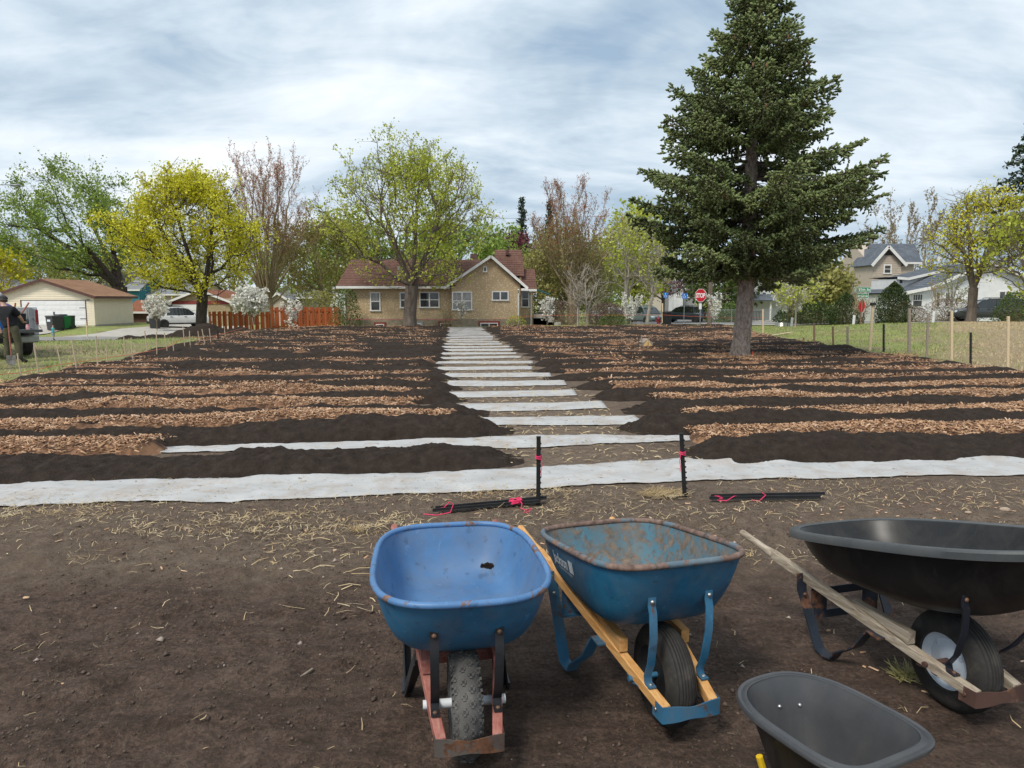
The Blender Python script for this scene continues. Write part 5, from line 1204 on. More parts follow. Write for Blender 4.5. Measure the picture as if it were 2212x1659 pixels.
n = 60000; X = rng.uniform(-30, -8, n); Y = rng.uniform(10, 44, n); gd = fbm(X*.55, Y*.55, 3, 12)
st_ = np.exp(-((Y-35.5-0.10*(X+20))/4.6)**4)
m = (X < xl(Y)-.2) & (X > -.74*Y-2.5) & (rng.random(n) < np.clip(.55+1.2*fbm(X*.4, Y*.4, 3, 13), 0, 1)*(1-.95*st_)); XX.append(X[m]); YY.append(Y[m]); TT.append(np.clip(.5+.9*gd+rng.normal(0, .15, n), 0, 1)[m])
X, Y = np.concatenate(XX), np.concatenate(YY); v, f = blades(X, Y, .03, .085)
o = big_mesh('grass', v, f, MT['grass'], tint=np.concatenate(TT)); tag(o, 'short patchy lawn grass, green and straw coloured', 'grass', kind='stuff')
# ================================================================ streets and paving
def drape(name, poly_fn, us, vs, mat, dz, kind='structure', label=None):
    X, Y, Z = [], [], []
    for v in vs:
        for u in us:
            x, y = poly_fn(u, v); X.append(x); Y.append(y)
    X, Y = np.array(X), np.array(Y); Z = H(X, Y)+dz; m, n = len(vs), len(us); ii = np.arange(m*n).reshape(m, n)
    fc = np.stack([ii[:-1, :-1], ii[:-1, 1:], ii[1:, 1:], ii[1:, :-1]], -1).reshape(-1, 4)
    o = big_mesh(name, np.stack([X, Y, Z], -1), fc, mat, smooth=True); return tag(o, label, kind=kind)
t = NT('asphalt'); v = t.coord('Object'); c = t.ramp(t.noise(v, 1.5, 6, .65), [(.3, (0.20, 0.195, 0.19)), (.7, (0.31, 0.305, 0.295))]); c = t.mix(t.math('MULTIPLY', t.ramp(t.noise(v, 9, 5, .7, 2.0), [(.60, (0, 0, 0)), (.63, (1, 1, 1))]), .4), c, (0.08, 0.078, 0.075))
MT['asphalt'] = t.done(c, .9, t.bump(t.noise(v, 60, 3), .2, .01), spec=.2)
MT['concrete'] = plain('concrete', (0.48, 0.45, 0.41), (0.36, 0.335, 0.30), 2, .9, .2, 40)
drape('street', lambda u, v: (13.0+(v-50)*.07+u, v), np.linspace(-4.5, 6.5, 14), np.linspace(50, 150, 60), MT['asphalt'], .045, label='pale asphalt side street running away from the plot')
drape('cross_street', lambda u, v: (u, 50+v+(u-14)*.02), np.linspace(17.5, 110, 60), np.linspace(0, 8, 10), MT['asphalt'], .041, label='cross street behind the right lawn')
drape('pavement', lambda u, v: (u, 47.2+v+(u-14)*.02), np.linspace(14, 110, 60), np.linspace(0, 1.5, 4), MT['concrete'], .06, label='concrete pavement behind the right lawn')
drape('alley', lambda u, v: (u, 44.6+v+(u+30)*.04), np.linspace(-75, -23.5, 50), np.linspace(0, 5.2, 8), MT['asphalt'], .05, label='grey asphalt alley in front of the garages')
drape('driveway', lambda u, v: (u, v), np.linspace(-44, -34.5, 10), np.linspace(49.5, 58.9, 10), MT['concrete'], .056, label='concrete apron of the cream garage')
drape('driveway', lambda u, v: (u, v), np.linspace(-31, -24.5, 8), np.linspace(49.7, 69, 14), MT['concrete'], .054, label='concrete drive under the white parked car')
kb = MB()
for i in range(40):
    y = 50.2+i*2.2
    for off in (-4.6, 6.6):
        x = 13+(y-50)*.07+off; kb.box((x, y+1.1, Hs(x, y)+.06), (.16, 2.2, .14))
tag(kb.build('kerb', MT['concrete']), 'concrete kerb along the side street', kind='structure')

# ================================================================ buildings
def stucco(name, base, fleck, amt=.5):
    t = NT(name); v = t.coord('Object'); w = t.noise(v, 3.2, 3, .5)
    vv = t.new('ShaderNodeVectorMath', operation='ADD'); t.l.new(t.coord('Object', (8.0, 8.0, 12.5)), vv.inputs[0])
    nn = t.new('ShaderNodeTexNoise'); t.l.new(v, nn.inputs['Vector']); nn.inputs['Scale'].default_value = 4.5; t.l.new(nn.outputs['Color'], vv.inputs[1])
    d = t.vor(vv.outputs[0], 1.0); fl = t.ramp(d, [(.24, (1, 1, 1)), (.34, (0, 0, 0))])
    c = t.ramp(t.noise(v, 1.6, 5), [(.3, tuple(x*.85 for x in base)), (.7, base)]); c = t.mix(t.math('MULTIPLY', fl, amt), c, fleck)
    return t.done(c, .9, t.bump(fl, .4, .012, t.bump(t.noise(v, 50, 3), .4, .01)), spec=.15)
def shingle(name, a, b, c_, scale=(1, 1, 1)):
    t = NT(name); v = t.coord('Object', scale); br = t.new('ShaderNodeTexBrick'); t.l.new(v, br.inputs['Vector'])
    br.inputs['Color1'].default_value = a+(1,); br.inputs['Color2'].default_value = b+(1,); br.inputs['Mortar'].default_value = c_+(1,); br.inputs['Scale'].default_value = 1.0
    br.inputs['Mortar Size'].default_value = .012; br.inputs['Brick Width'].default_value = .33; br.inputs['Row Height'].default_value = .5
    c = t.mix(.35, br.outputs['Color'], t.ramp(t.noise(t.coord('Object'), .8, 5, .7), [(.3, tuple(x*.6 for x in a)), (.7, tuple(min(1, x*1.3) for x in b))]))
    return t.done(c, .92, t.bump(t.noise(t.coord('Object'), 40, 3), .4, .008), spec=.15)
MT['stucco'] = stucco('tan_stucco', (0.50, 0.37, 0.225), (0.80, 0.71, 0.55), .65)
MT['stucco2'] = stucco('garage_stucco', (0.36, 0.28, 0.17), (0.60, 0.52, 0.38), .7)
MT['roof_brown'] = shingle('brown_shingle', (0.135, 0.072, 0.057), (0.175, 0.095, 0.075), (0.06, 0.03, 0.024))
MT['roof_tan'] = shingle('tan_shingle', (0.30, 0.165, 0.10), (0.36, 0.21, 0.13), (0.16, 0.09, 0.06))
MT['roof_grey'] = shingle('grey_shingle', (0.10, 0.115, 0.14), (0.14, 0.155, 0.18), (0.05, 0.055, 0.065))
MT['roof_grey2'] = shingle('light_grey_shingle', (0.20, 0.21, 0.22), (0.25, 0.26, 0.27), (0.11, 0.11, 0.12))
MT['roof_rust'] = shingle('rust_shingle', (0.22, 0.085, 0.05), (0.27, 0.115, 0.07), (0.10, 0.04, 0.03))
MT['trim'] = plain('white_trim', (0.78, 0.77, 0.74), (0.68, 0.67, 0.64), 3, .55)
MT['white_wall'] = plain('white_stucco', (0.76, 0.765, 0.76), (0.66, 0.67, 0.67), 2, .9, .3, 60)
MT['cream'] = plain('cream_siding', (0.79, 0.71, 0.55), (0.74, 0.66, 0.51), 2, .6)
MT['door_white'] = plain('white_door', (0.80, 0.80, 0.80), (0.72, 0.725, 0.73), 2, .45)
MT['fascia'] = plain('brown_fascia', (0.105, 0.045, 0.036), (0.08, 0.034, 0.028), 4, .6)
MT['brown_wall'] = plain('brown_siding', (0.135, 0.068, 0.056), (0.10, 0.05, 0.042), 3, .7)
MT['red_frame'] = plain('red_frame', (0.26, 0.042, 0.032), (0.2, 0.03, 0.025), 4, .6)
MT['foundation'] = plain('foundation_block', (0.33, 0.27, 0.19), (0.22, 0.18, 0.13), 5, .95, .4, 30)
MT['teal'] = plain('teal_paint', (0.03, 0.20, 0.26), (0.02, 0.15, 0.20), 3, .7)
MT['tan_wall'] = plain('tan_siding', (0.50, 0.42, 0.34), (0.44, 0.37, 0.30), 3, .7)
MT['cream_wall'] = plain('cream_wall', (0.62, 0.58, 0.47), (0.54, 0.50, 0.40), 3, .8)
MT['grey_wall'] = plain('grey_wall', (0.30, 0.30, 0.31), (0.24, 0.24, 0.25), 3, .8)
MT['dark_trim'] = plain('dark_trim', (0.05, 0.04, 0.036), (0.035, 0.03, 0.028), 4, .6)
t = NT('window_glass'); c = t.ramp(t.noise(t.coord('Object'), 1.4, 3), [(.35, (0.030, 0.034, 0.036)), (.65, (0.075, 0.08, 0.082))]); MT['glass'] = t.done(c, .06, spec=.7)
t = NT('curtain_glass'); c = t.ramp(t.noise(t.coord('Object', (3, 1, .4)), 3, 3), [(.35, (0.20, 0.20, 0.195)), (.65, (0.36, 0.36, 0.35))]); MT['glass_pale'] = t.done(c, .15, spec=.6)

def slab(m, pts, th):
    """sloped sheet through 4 points, given thickness downwards"""
    pts = [Vector(p) for p in pts]; n = (pts[1]-pts[0]).cross(pts[2]-pts[0]).normalized()
    if n.z < 0: n = -n
    m.add(pts+[p-n*th for p in pts], [(0, 1, 2, 3), (7, 6, 5, 4)]+[(i, (i+1) % 4, 4+(i+1) % 4, 4+i) for i in range(4)])
def courses(root, pts, n, mat, name='shingle_course', th=.03):
    """roof face split into overlapping courses; pts = eave a, eave b, ridge b, ridge a"""
    a, b, c, d = [Vector(p) for p in pts]; nn = (b-a).cross(d-a).normalized()
    if nn.z < 0: nn = -nn
    for i in range(n):
        u0, u1 = i/n, (i+1)/n+.25/n; u1 = min(u1, 1)
        p = [a.lerp(d, u0)+nn*th, b.lerp(c, u0)+nn*th, b.lerp(c, u1)+nn*.006, a.lerp(d, u1)+nn*.006]; q = [a.lerp(d, u0), b.lerp(c, u0), b.lerp(c, u1)-nn*.004, a.lerp(d, u1)-nn*.004]
        MB().add(p+q, [(0, 1, 2, 3), (7, 6, 5, 4)]+[(k, (k+1) % 4, 4+(k+1) % 4, 4+k) for k in range(4)]).build(name, mat, root)
def window(root, x0, x1, z0, z1, y, lights=1, hung=True, frame=None, pane=None, fw=.075, label=None, muntin=0):
    """framed window in a wall that faces -y; recessed panes, sash bars"""
    frame = frame or MT['trim']; pane = pane or MT['glass']; m = MB(); d = .07
    m.bb(x0, x1, y-d, y+.02, z1-fw, z1); m.bb(x0-.03, x1+.03, y-d-.03, y+.02, z0-.02, z0+fw*.8)
    m.bb(x0, x0+fw, y-d+.002, y+.02, z0+fw*.8, z1-fw); m.bb(x1-fw, x1, y-d+.002, y+.02, z0+fw*.8, z1-fw)
    w = (x1-x0)/lights
    for i in range(1, lights): m.bb(x0+w*i-fw*.55, x0+w*i+fw*.55, y-d+.004, y+.02, z0+fw*.8, z1-fw)
    o = m.build('window', frame, root)
    for i in range(lights):
        a, b = x0+w*i+fw*.5, x0+w*(i+1)-fw*.5; zs = [(z0+fw*.6, (z0+z1)/2), ((z0+z1)/2, z1-fw*.6)] if hung else [(z0+fw*.6, z1-fw*.6)]
        for k, (p, q) in enumerate(zs):
            yo = y-.022-(.012 if k == 0 and hung else 0); MB().bb(a, b, yo, yo+.008, p, q).build('pane', pane[(i+k) % len(pane)] if isinstance(pane, list) else pane, o)
        if hung: MB().bb(a, b, y-.05, y-.03, (z0+z1)/2-.025, (z0+z1)/2+.025).build('sash_bar', frame, o)
        for j in range(muntin):
            xx = a+(b-a)*(j+1)/(muntin+1); MB().bb(xx-.018, xx+.018, y-.048, y-.03, (z0+z1)/2, z1-fw).build('sash_bar', frame, o)
    if label: o['label'] = label
    return o
def siding(root, x0, x1, z0, z1, y, mat, pitch=.13, top=None, name='siding_board'):
    """lapped boards on a wall facing -y; top(z) gives the half open x-range under a gable"""
    z = z0
    while z < z1-.01:
        zt = min(z+pitch, z1); a, b = (x0, x1) if top is None else top((z+zt)/2)
        if b-a > .05:
            MB().add([(a, y-.045, z), (b, y-.045, z), (b, y-.006, zt), (a, y-.006, zt), (a, y+.01, z), (b, y+.01, z), (b, y+.01, zt), (a, y+.01, zt)], [(0, 1, 2, 3), (7, 6, 5, 4), (0, 4, 5, 1), (3, 2, 6, 7), (0, 3, 7, 4), (1, 5, 6, 2)]).build(name, mat, root)
        z += pitch

# ---- the stucco house at the end of the plot
HY = 47.0
def hx(zx): return at((900+zx*.5425)/1.736, 650, HY).x
def hz(zy): return at(1000, (900+zy*.5425)/1.736, HY).z
hb = thing('stucco_house', 'tan stucco bungalow with brown shingle roof at the end of the plot', 'house', (0, HY, 0)); Y0 = 0.0
base = -.35; zev = hz(318); x_l, x_g0, x_g1, x_p = hx(722), hx(1465), hx(1937), hx(2028)
MB().bb(x_l, x_g0+.02, Y0, Y0+8.5, hz(545), zev+.02).build('wall', MT['stucco'], hb)
MB().bb(x_l-.04, x_g1+.03, Y0-.05, Y0+8, base, hz(545)).build('foundation', MT['foundation'], hb)
gx_mid = (x_g0+x_g1)/2+.35; zap = hz(112); yg = Y0-.35
MB().prism([(x_g0, hz(545)), (x_g1, hz(545)), (x_g1, zev+.05), (gx_mid, zap-.12), (x_g0, zev+.05)], 'y', yg, Y0+8.4).build('gable_wall', MT['stucco'], hb)
MB().bb(x_g0-.02, x_g1+.02, yg-.04, Y0, base, hz(545)).build('foundation', MT['foundation'], hb)
# roof faces
ov = .42; ridge_z = hz(118)+.05; ry = Y0+4.2
courses(hb, [(x_l-.4, Y0-ov, zev), (x_g0+.3, Y0-ov, zev), (x_g0+1.8, ry, ridge_z), (x_l-.4, ry, ridge_z)], 16, MT['roof_brown'])
m = MB(); slab(m, [(x_l-.4, ry, ridge_z), (x_g1, ry, ridge_z), (x_g1, Y0+8.8, zev), (x_l-.4, Y0+8.8, zev)], .08); m.build('roof', MT['roof_brown'], hb)
# gable roof, its right slope runs back to a taller cross roof
m = MB(); slab(m, [(gx_mid, yg-.3, zap), (gx_mid, Y0+5, zap), (x_g0-.45, Y0+5, zev-.10), (x_g0-.45, yg-.3, zev-.10)], .06); m.build('roof', MT['roof_brown'], hb)
courses(hb, [(x_g1+.45, yg-.3, zev-.10), (x_g1+.45, Y0+8.5, zev-.10), (gx_mid, Y0+8.5, zap), (gx_mid, yg-.3, zap)], 14, MT['roof_brown'])
courses(hb, [(gx_mid+.1, Y0+2.2, zev+.7), (x_g1+.30, Y0+2.2, zev+.7), (x_g1+.18, Y0+5.2, ridge_z+.75), (gx_mid+.1, Y0+5.2, ridge_z+.75)], 12, MT['roof_brown'])
m = MB(); slab(m, [(gx_mid+.1, Y0+5.2, ridge_z+.75), (x_g1+.18, Y0+5.2, ridge_z+.75), (x_g1+.3, Y0+8.6, zev+.2), (gx_mid+.1, Y0+8.6, zev+.2)], .06); m.build('roof', MT['roof_brown'], hb)
MB().prism([(Y0+2.3, zev), (Y0+8.4, zev), (Y0+8.4, zev+.2), (Y0+5.2, ridge_z+.66), (Y0+2.3, zev+.64)], 'x', x_g1-.05, x_g1+.10).build('gable_wall', MT['stucco'], hb)
# small side porch
MB().bb(x_g1, x_p, Y0+1.3, Y0+5, hz(545), zev-.1).build('porch_wall', MT['stucco'], hb); MB().bb(x_g1, x_p+.02, Y0+1.26, Y0+5, base, hz(545)).build('foundation', MT['foundation'], hb)
courses(hb, [(x_g1-.1, Y0+.95, zev-.18), (x_p+.25, Y0+.95, zev-.18), (x_p+.2, Y0+4.2, zev+1.25), (x_g1-.1, Y0+4.2, zev+1.25)], 9, MT['roof_brown'])
MB().bb(x_g1-.05, x_p+.25, Y0+.88, Y0+.98, zev-.33, zev-.18).build('fascia', MT['trim'], hb)
# trim
MB().bb(x_l-.42, x_g0-.1, Y0-ov-.05, Y0-ov+.02, zev-.17, zev-.01).build('gutter', MT['trim'], hb)
MB().bb(x_l-.4, x_g0, Y0-ov+.02, Y0, zev-.12, zev-.09).build('soffit', MT['trim'], hb)
for p, q in (((gx_mid, zap+.02), (x_g0-.47, zev-.10)), ((gx_mid, zap+.02), (x_g1+.47, zev-.10))):
    MB().bar((p[0], yg-.32, p[1]-.06), (q[0], yg-.32, q[1]-.06), .05, .16, (0, 1, 0) if False else (0, 0, 1)).build('rake_board', MT['trim'], hb)
MB().bb(x_g1+.05, x_g1+.5, yg-.36, yg-.28, zev-.30, zev-.16).build('gutter', MT['trim'], hb)
for x, y, zt in ((x_l+.05, Y0-.08, zev-.15), (x_g1-.12, yg-.08, zev-.25), (x_p-.12, Y0+1.2, zev-.3)):
    MB().tube([(x, y-.25, zt+.02), (x, y-.02, zt-.2), (x, y-.02, -.1), (x, y-.12, -.2)], .045, 6).build('downspout', MT['trim'], hb)
GP = MT['glass']; GL = MT['glass_pale']
window(hb, hx(900), hx(972), hz(490), hz(360), Y0, 1, pane=[GP, GL])
window(hb, hx(1105), hx(1178), hz(470), hz(360), Y0, 1, pane=[GP, GP])
window(hb, hx(1240), hx(1380), hz(468), hz(358), Y0, 2, pane=[GP, GP])
window(hb, hx(1469), hx(1607), hz(484), hz(357), yg, 2, pane=[GL, GL])
window(hb, hx(1742), hx(1858), hz(418), hz(353), yg, 2, hung=False)
window(hb, hx(1945), hx(2004), hz(467), hz(347), Y0+1.3, 1)
window(hb, hx(1683), hx(1710), hz(222), hz(185), yg, 1, hung=False, fw=.05)
for a, b, zt, mt, yy in ((925, 1008, 568, 'red_frame', Y0), (1203, 1266, 564, 'grey_wall', Y0), (1370, 1516, 561, 'red_frame', Y0), (1650, 1796, 558, 'red_frame', yg)):
    MB().bb(hx(a), hx(b), yy-.10, yy-.04, base, hz(zt)).build('basement_frame', MT[mt], hb)
    window(hb, hx(a)+.12, hx(b)-.12, base+.05, hz(zt)-.12, yy-.08, 2 if b-a > 100 else 1, hung=False, fw=.05)
MB().bb(hx(1833), hx(1858), Y0+4.2, Y0+4.6, ridge_z+.35, ridge_z+.68).build('roof_vent', MT['fascia'], hb)
MB().bb(hx(1055), hx(1078), Y0+2.2, Y0+2.5, zev+1.05, zev+1.35).build('roof_vent', MT['zinc'], hb)
MB().bb(hx(1560), hx(1610), Y0+5.5, Y0+6.2, ridge_z, ridge_z+.5).build('chimney', MT['brown_wall'], hb)
m = MB(); slab(m, [(x_p+.05, Y0+1.6, zev-.08), (x_p+.05, Y0+3.4, zev-.08), (x_p+1.15, Y0+3.4, zev-.52), (x_p+1.15, Y0+1.6, zev-.52)], .03); m.build('awning', plain('teal_awning', (0.02, 0.25, 0.38), (0.015, 0.2, 0.31), 4, .7), hb)
for i in range(3): MB().bb(x_p+.05, x_p+1.0+.45*i, Y0+1.7, Y0+3.3, base, .62-.27*i).build('step', MT['concrete'], hb)

# ---- red board fence, each board its own
def fence(label, pa, pb, Y1, Y2, h, bw, gap, seed, mat, cat='fence'):
    rr = random.Random(seed); a, b = Vector(g(pa, 700, Y1)), Vector(g(pb, 700, Y2)); d = (b-a); L = math.hypot(d.x, d.y); ang = math.atan2(d.y, d.x)
    root = thing('board_fence', label, cat, (a.x, a.y, a.z), ang); n = int(L/(bw+gap)); me = None
    for r_ in (.25, h-.3): MB().bb(0, L, .02, .06, r_, r_+.09).build('rail', mat, root)
    i = 0; x = 0
    while x < L-bw:
        yy = -.018 if i % 2 == 0 else .088
        if me is None: o = MB().box((0, 0, h/2), (bw, .02, h), taper=(1, 1)).build('board', mat, root); me = o.data
        else: o = link(bpy.data.objects.new('board', me), root)
        o.location = (x+bw/2, yy, rr.uniform(-.03, .03)); o.rotation_euler = (0, rr.uniform(-.008, .008), 0); o.scale = (rr.uniform(.94, 1.04), 1, 1); i += 1; x += (bw+gap)
    x = 0
    while x < L: MB().bb(x-.045, x+.045, .06, .15, -.05, h-.1).build('post', mat, root); x += 2.4
    return root
t = NT('fence_stain'); v = t.coord('Object', (6, 6, .8)); oi = t.new('ShaderNodeObjectInfo'); c = t.ramp(t.noise(v, 3, 5, .7), [(.3, (0.20, 0.045, 0.014)), (.6, (0.34, 0.085, 0.026)), (.8, (0.42, 0.13, 0.05))])
c = t.mix(.35, c, t.ramp(oi.outputs['Random'], [(0, (0.16, 0.035, 0.012)), (1, (0.46, 0.13, 0.045))])); MT['fence'] = t.done(c, .8, t.bump(t.noise(v, 8, 4), .3, .01), spec=.2)
fence('rust red board fence behind the blossoming tree, farther stretch', 452, 592, 53.5, 52.5, 1.75, .155, .06, 1, MT['fence'])
fence('rust red board fence beside the stucco house, nearer stretch', 586, 738, 48.4, 47.6, 1.60, .155, .055, 2, MT['fence'])

# ---- cream garage on the left
def zg(X, Y, D): return at(X*.25, 518.4+Y*.25, D)
GYF = 59.0; ga = zg(370, 340, GYF); gc = zg(805, 487, GYF); gbz = Hs(-37, 59)-.05
gr = thing('cream_garage', 'cream sided garage with wide white door and tan roof', 'garage', (ga.x, GYF, 0)); xc = gc.x-ga.x; xL = -xc; ze, zr_ = gc.z+.10, ga.z
MB().prism([(xL, gbz-.6), (xc, gbz-.6), (xc, ze), (0, zr_-.1), (xL, ze)], 'y', 0, 6.0).build('wall', MT['cream'], gr)
dx0, dx1, dz0, dz1 = zg(185, 520, GYF).x-ga.x, zg(735, 520, GYF).x-ga.x, zg(300, 738, GYF).z, zg(300, 522, GYF).z
def gtop(z): k = (z-ze)/(zr_-.1-ze); return (xL*(1-k), xc*(1-k)) if z > ze else (xL, xc)
siding(gr, dx1+.08, xc, dz0, dz1+.05, 0, MT['cream'], .14); siding(gr, xL, dx0-.08, dz0, dz1+.05, 0, MT['cream'], .14); siding(gr, xL, xc, dz1+.05, zr_-.15, 0, MT['cream'], .14, gtop)
# boards on the right hand wall (turned to face +x)
sw = bpy.data.objects.new('side_wall', None); link(sw, gr); sw.location = (xc, 0, 0); sw.rotation_euler = (0, 0, math.pi/2)
siding(sw, .0, 6.0, gbz+.18, ze-.02, -.0, MT['cream'], .14)
MB().bb(xc-.1, xc+.035, .02, 6.03, gbz-.9, gbz+.17).build('foundation', MT['concrete'], gr)
MB().bb(xc-.09, xc+.05, -.055, .02, dz0, ze-.05).build('corner_board', MT['cream'], gr)
for i in range(5):
    z0 = dz0+(dz1-dz0)*i/5; sec = MB().bb(dx0, dx1, -.012, .05, z0+.008, dz0+(dz1-dz0)*(i+1)/5-.008).build('door_section', MT['door_white'], gr)
    for j in range(8): w = (dx1-dx0)/8; MB().bb(dx0+w*j+.07, dx0+w*(j+1)-.07, -.022, -.01, z0+.09, z0+(dz1-dz0)/5-.09).build('door_panel', MT['door_white'], sec)
for x0, x1, z0, z1 in ((dx0-.09, dx0, dz0, dz1+.07), (dx1, dx1+.09, dz0, dz1+.07), (dx0, dx1, dz1, dz1+.07)): MB().bb(x0, x1, -.04, .02, z0, z1).build('door_trim', MT['fascia'], gr)
for zz in (dz0+.55, dz1-.6): MB().bb(dx1-.5, dx1+.05, -.04, -.025, zz-.02, zz+.02).build('hinge', MT['dark_trim'], gr)
MB().bb((dx0+dx1)/2-.05, (dx0+dx1)/2+.05, -.05, -.012, dz0+.85, dz0+1.1).build('door_handle', MT['dark_trim'], gr)
m = MB(); vs, fs = text_mesh('3893', .16, .004)
m.add([(v.x+dx1+.12, -.05, v.y+dz1-.02) for v in vs], fs); m.build('house_number', MT['dark_trim'], gr)
ovh = .38
courses(gr, [(xc+ovh, -ovh, ze-.10), (xc+ovh, 6.3, ze-.10), (0, 6.3, zr_+.05), (0, -ovh, zr_+.05)], 15, MT['roof_tan'])
m = MB(); slab(m, [(xL-ovh, -ovh, ze-.10), (xL-ovh, 6.3, ze-.10), (0, 6.3, zr_+.05), (0, -ovh, zr_+.05)], .06); m.build('roof', MT['roof_tan'], gr)
for s in (1, -1): MB().bar((0, -ovh-.01, zr_-.06), (s*(xc+ovh), -ovh-.01, ze-.21), .05, .2).build('rake_board', MT['fascia'], gr)
MB().bb(xc+ovh-.03, xc+ovh+.03, -ovh, 6.3, ze-.28, ze-.09).build('gutter', MT['fascia'], gr)
MB().bb(xc, xc+ovh, -.3, 6.2, ze-.26, ze-.23).build('soffit', MT['fascia'], gr)

# ---- generic small gabled building, gable or eave to the viewer
def shed(label, px0, px1, py_eave, py_ridge, D, depth, wall, roof, ridge='x', name='house', wins=(), base=-1.3, trim='trim', cat='house', door=None, fasc=None):
    a, b = at(px0, py_eave, D), at(px1, py_eave, D); zr2 = at(px0, py_ridge, D+(depth/2 if ridge == 'x' else 0)).z; w = b.x-a.x
    root = thing(name, label, cat, ((a.x+b.x)/2, D, 0)); ze2 = a.z; ff = MT[fasc or trim]
    if ridge == 'x':
        MB().bb(-w/2, w/2, 0, depth, base, ze2).build('wall', MT[wall], root)
        MB().prism([(0, ze2-.02), (depth, ze2-.02), (depth/2, zr2-.12)], 'x', -w/2, w/2).build('gable_wall', MT[wall], root)
        for s in (0, 1):
            m = MB(); y0 = -.35 if s == 0 else depth+.35; slab(m, [(-w/2-.3, y0, ze2-.1), (w/2+.3, y0, ze2-.1), (w/2+.3, depth/2, zr2), (-w/2-.3, depth/2, zr2)], .08); m.build('roof', MT[roof], root)
        MB().bb(-w/2-.3, w/2+.3, -.42, -.36, ze2-.26, ze2-.08).build('gutter', ff, root)
    else:
        MB().prism([(-w/2, base), (w/2, base), (w/2, ze2), (0, zr2-.1), (-w/2, ze2)], 'y', 0, depth).build('wall', MT[wall], root)
        for s in (-1, 1):
            m = MB(); slab(m, [(s*(w/2+.35), -.35, ze2-.16), (s*(w/2+.35), depth+.3, ze2-.16), (0, depth+.3, zr2), (0, -.35, zr2)], .08); m.build('roof', MT[roof], root)
            MB().bar((0, -.38, zr2-.07), (s*(w/2+.36), -.38, ze2-.23), .05, .2).build('rake_board', ff, root)
    for (x0, x1, y0, y1, l) in wins:
        p, q = at(x0, y1, D), at(x1, y0, D); cx_ = (a.x+b.x)/2; window(root, p.x-cx_, q.x-cx_, p.z, q.z, 0, l, fw=.10)
    if door:
        p, q = at(door[0], door[3], D), at(door[1], door[2], D); cx_ = (a.x+b.x)/2; n = 4
        for i in range(n): MB().bb(p.x-cx_, q.x-cx_, -.03, .02, p.z+(q.z-p.z)*i/n+.012, p.z+(q.z-p.z)*(i+1)/n-.012).build('door_section', MT['door_white'], root)
    return root
shed('low maroon shed between the two garages', 274, 325, 671, 648, 68, 5, 'brown_wall', 'roof_rust', 'x', 'shed', cat='shed', base=-1.6)
o = shed('stucco garage with white door behind the parked white car', 370, 496, 649, 625, 71, 7, 'stucco2', 'roof_rust', 'y', 'stucco_garage', cat='garage', door=(376, 448, 657, 712), base=-1.7)
MB().bb(-2.85, 2.85, -.06, .02, at(400, 655, 71).z-.1, at(400, 650, 71).z).build('trim_band', MT['red_frame'], o)
shed('grey roofed house behind the cream garage at the left edge', -40, 88, 632, 604, 92, 8, 'grey_wall', 'roof_grey2', 'x', base=-1.6)
shed('pale gabled house behind the big green tree', 205, 262, 618, 584, 98, 9, 'grey_wall', 'roof_grey2', 'y', base=-1.6, wins=((221, 228, 604, 614, 1),))
shed('teal walled house behind the trunk of the big tree', 270, 300, 624, 596, 94, 8, 'teal', 'roof_grey2', 'x', base=-1.6)
shed('long grey roofed house behind the golden maple', 296, 432, 634, 612, 96, 9, 'tan_wall', 'roof_grey2', 'x', base=-1.6, wins=((318, 326, 638, 648, 1),))
shed('white gabled house with rust roof behind the red fence', 596, 646, 634, 614, 102, 8, 'white_wall', 'roof_rust', 'y', base=-1.6)
shed('grey metal shed behind the red fence', 636, 688, 640, 626, 78, 5, 'grey_wall', 'roof_grey2', 'x', 'shed', cat='shed', base=-1.4)
shed('narrow tan shed behind the stem of the red topped tree', 588, 614, 642, 632, 74, 4, 'tan_wall', 'roof_grey2', 'y', 'shed', cat='shed', base=-1.4)
shed('white roofed house far behind the hazy olive tree', 655, 735, 622, 606, 118, 9, 'white_wall', 'roof_grey2', 'x', base=-1.6)
# across the street
o = shed('cream bungalow with bay windows across the side street', 1404, 1462, 619, 604, 104, 9, 'cream_wall', 'roof_grey', 'x', 'bungalow', base=-1.5, wins=((1407, 1416, 622, 640, 2), (1438, 1451, 622, 640, 2)))
o = shed('grey cottage with white trimmed gable behind the stop sign', 1456, 1502, 623, 606, 98, 8, 'grey_wall', 'roof_grey', 'x', 'cottage', base=-1.5, wins=((1484, 1496, 627, 643, 1),))
shed('white porch gable of the grey cottage behind the dark car', 1456, 1476, 622, 608, 95, 3, 'white_wall', 'roof_grey', 'y', 'porch', cat='porch', base=-1.5, wins=((1461, 1471, 625, 640, 2),))
shed('white house with dark windows behind the pale street trunks', 1360, 1406, 622, 600, 112, 9, 'white_wall', 'roof_grey', 'x', base=-1.5, wins=((1367, 1377, 624, 636, 1), (1390, 1398, 624, 636, 1)))
o = shed('white house with brown gable behind the spruce trunk', 1612, 1690, 618, 584, 78, 9, 'white_wall', 'roof_grey', 'y', base=-1.4, wins=((1624, 1640, 628, 650, 2), (1644, 1656, 630, 650, 1), (1662, 1676, 630, 650, 2)), fasc='dark_trim')
for i in range(9): MB().bb(-1.9+.16*i, -1.86+.16*i, -1.6, -1.56, -.7, .25).build('porch_baluster', MT['dark_trim'], o)
MB().bb(-1.95, -.5, -1.62, -1.54, .25, .31).build('porch_rail', MT['dark_trim'], o); MB().bb(-2.0, 2.0, -1.7, -.02, -1.5, -.72).build('porch_floor', MT['concrete'], o)
for x in (-1.9, 0.2, 1.9): MB().bb(x-.08, x+.08, -1.65, -1.5, -.7, 1.55).build('porch_post', MT['trim'], o)
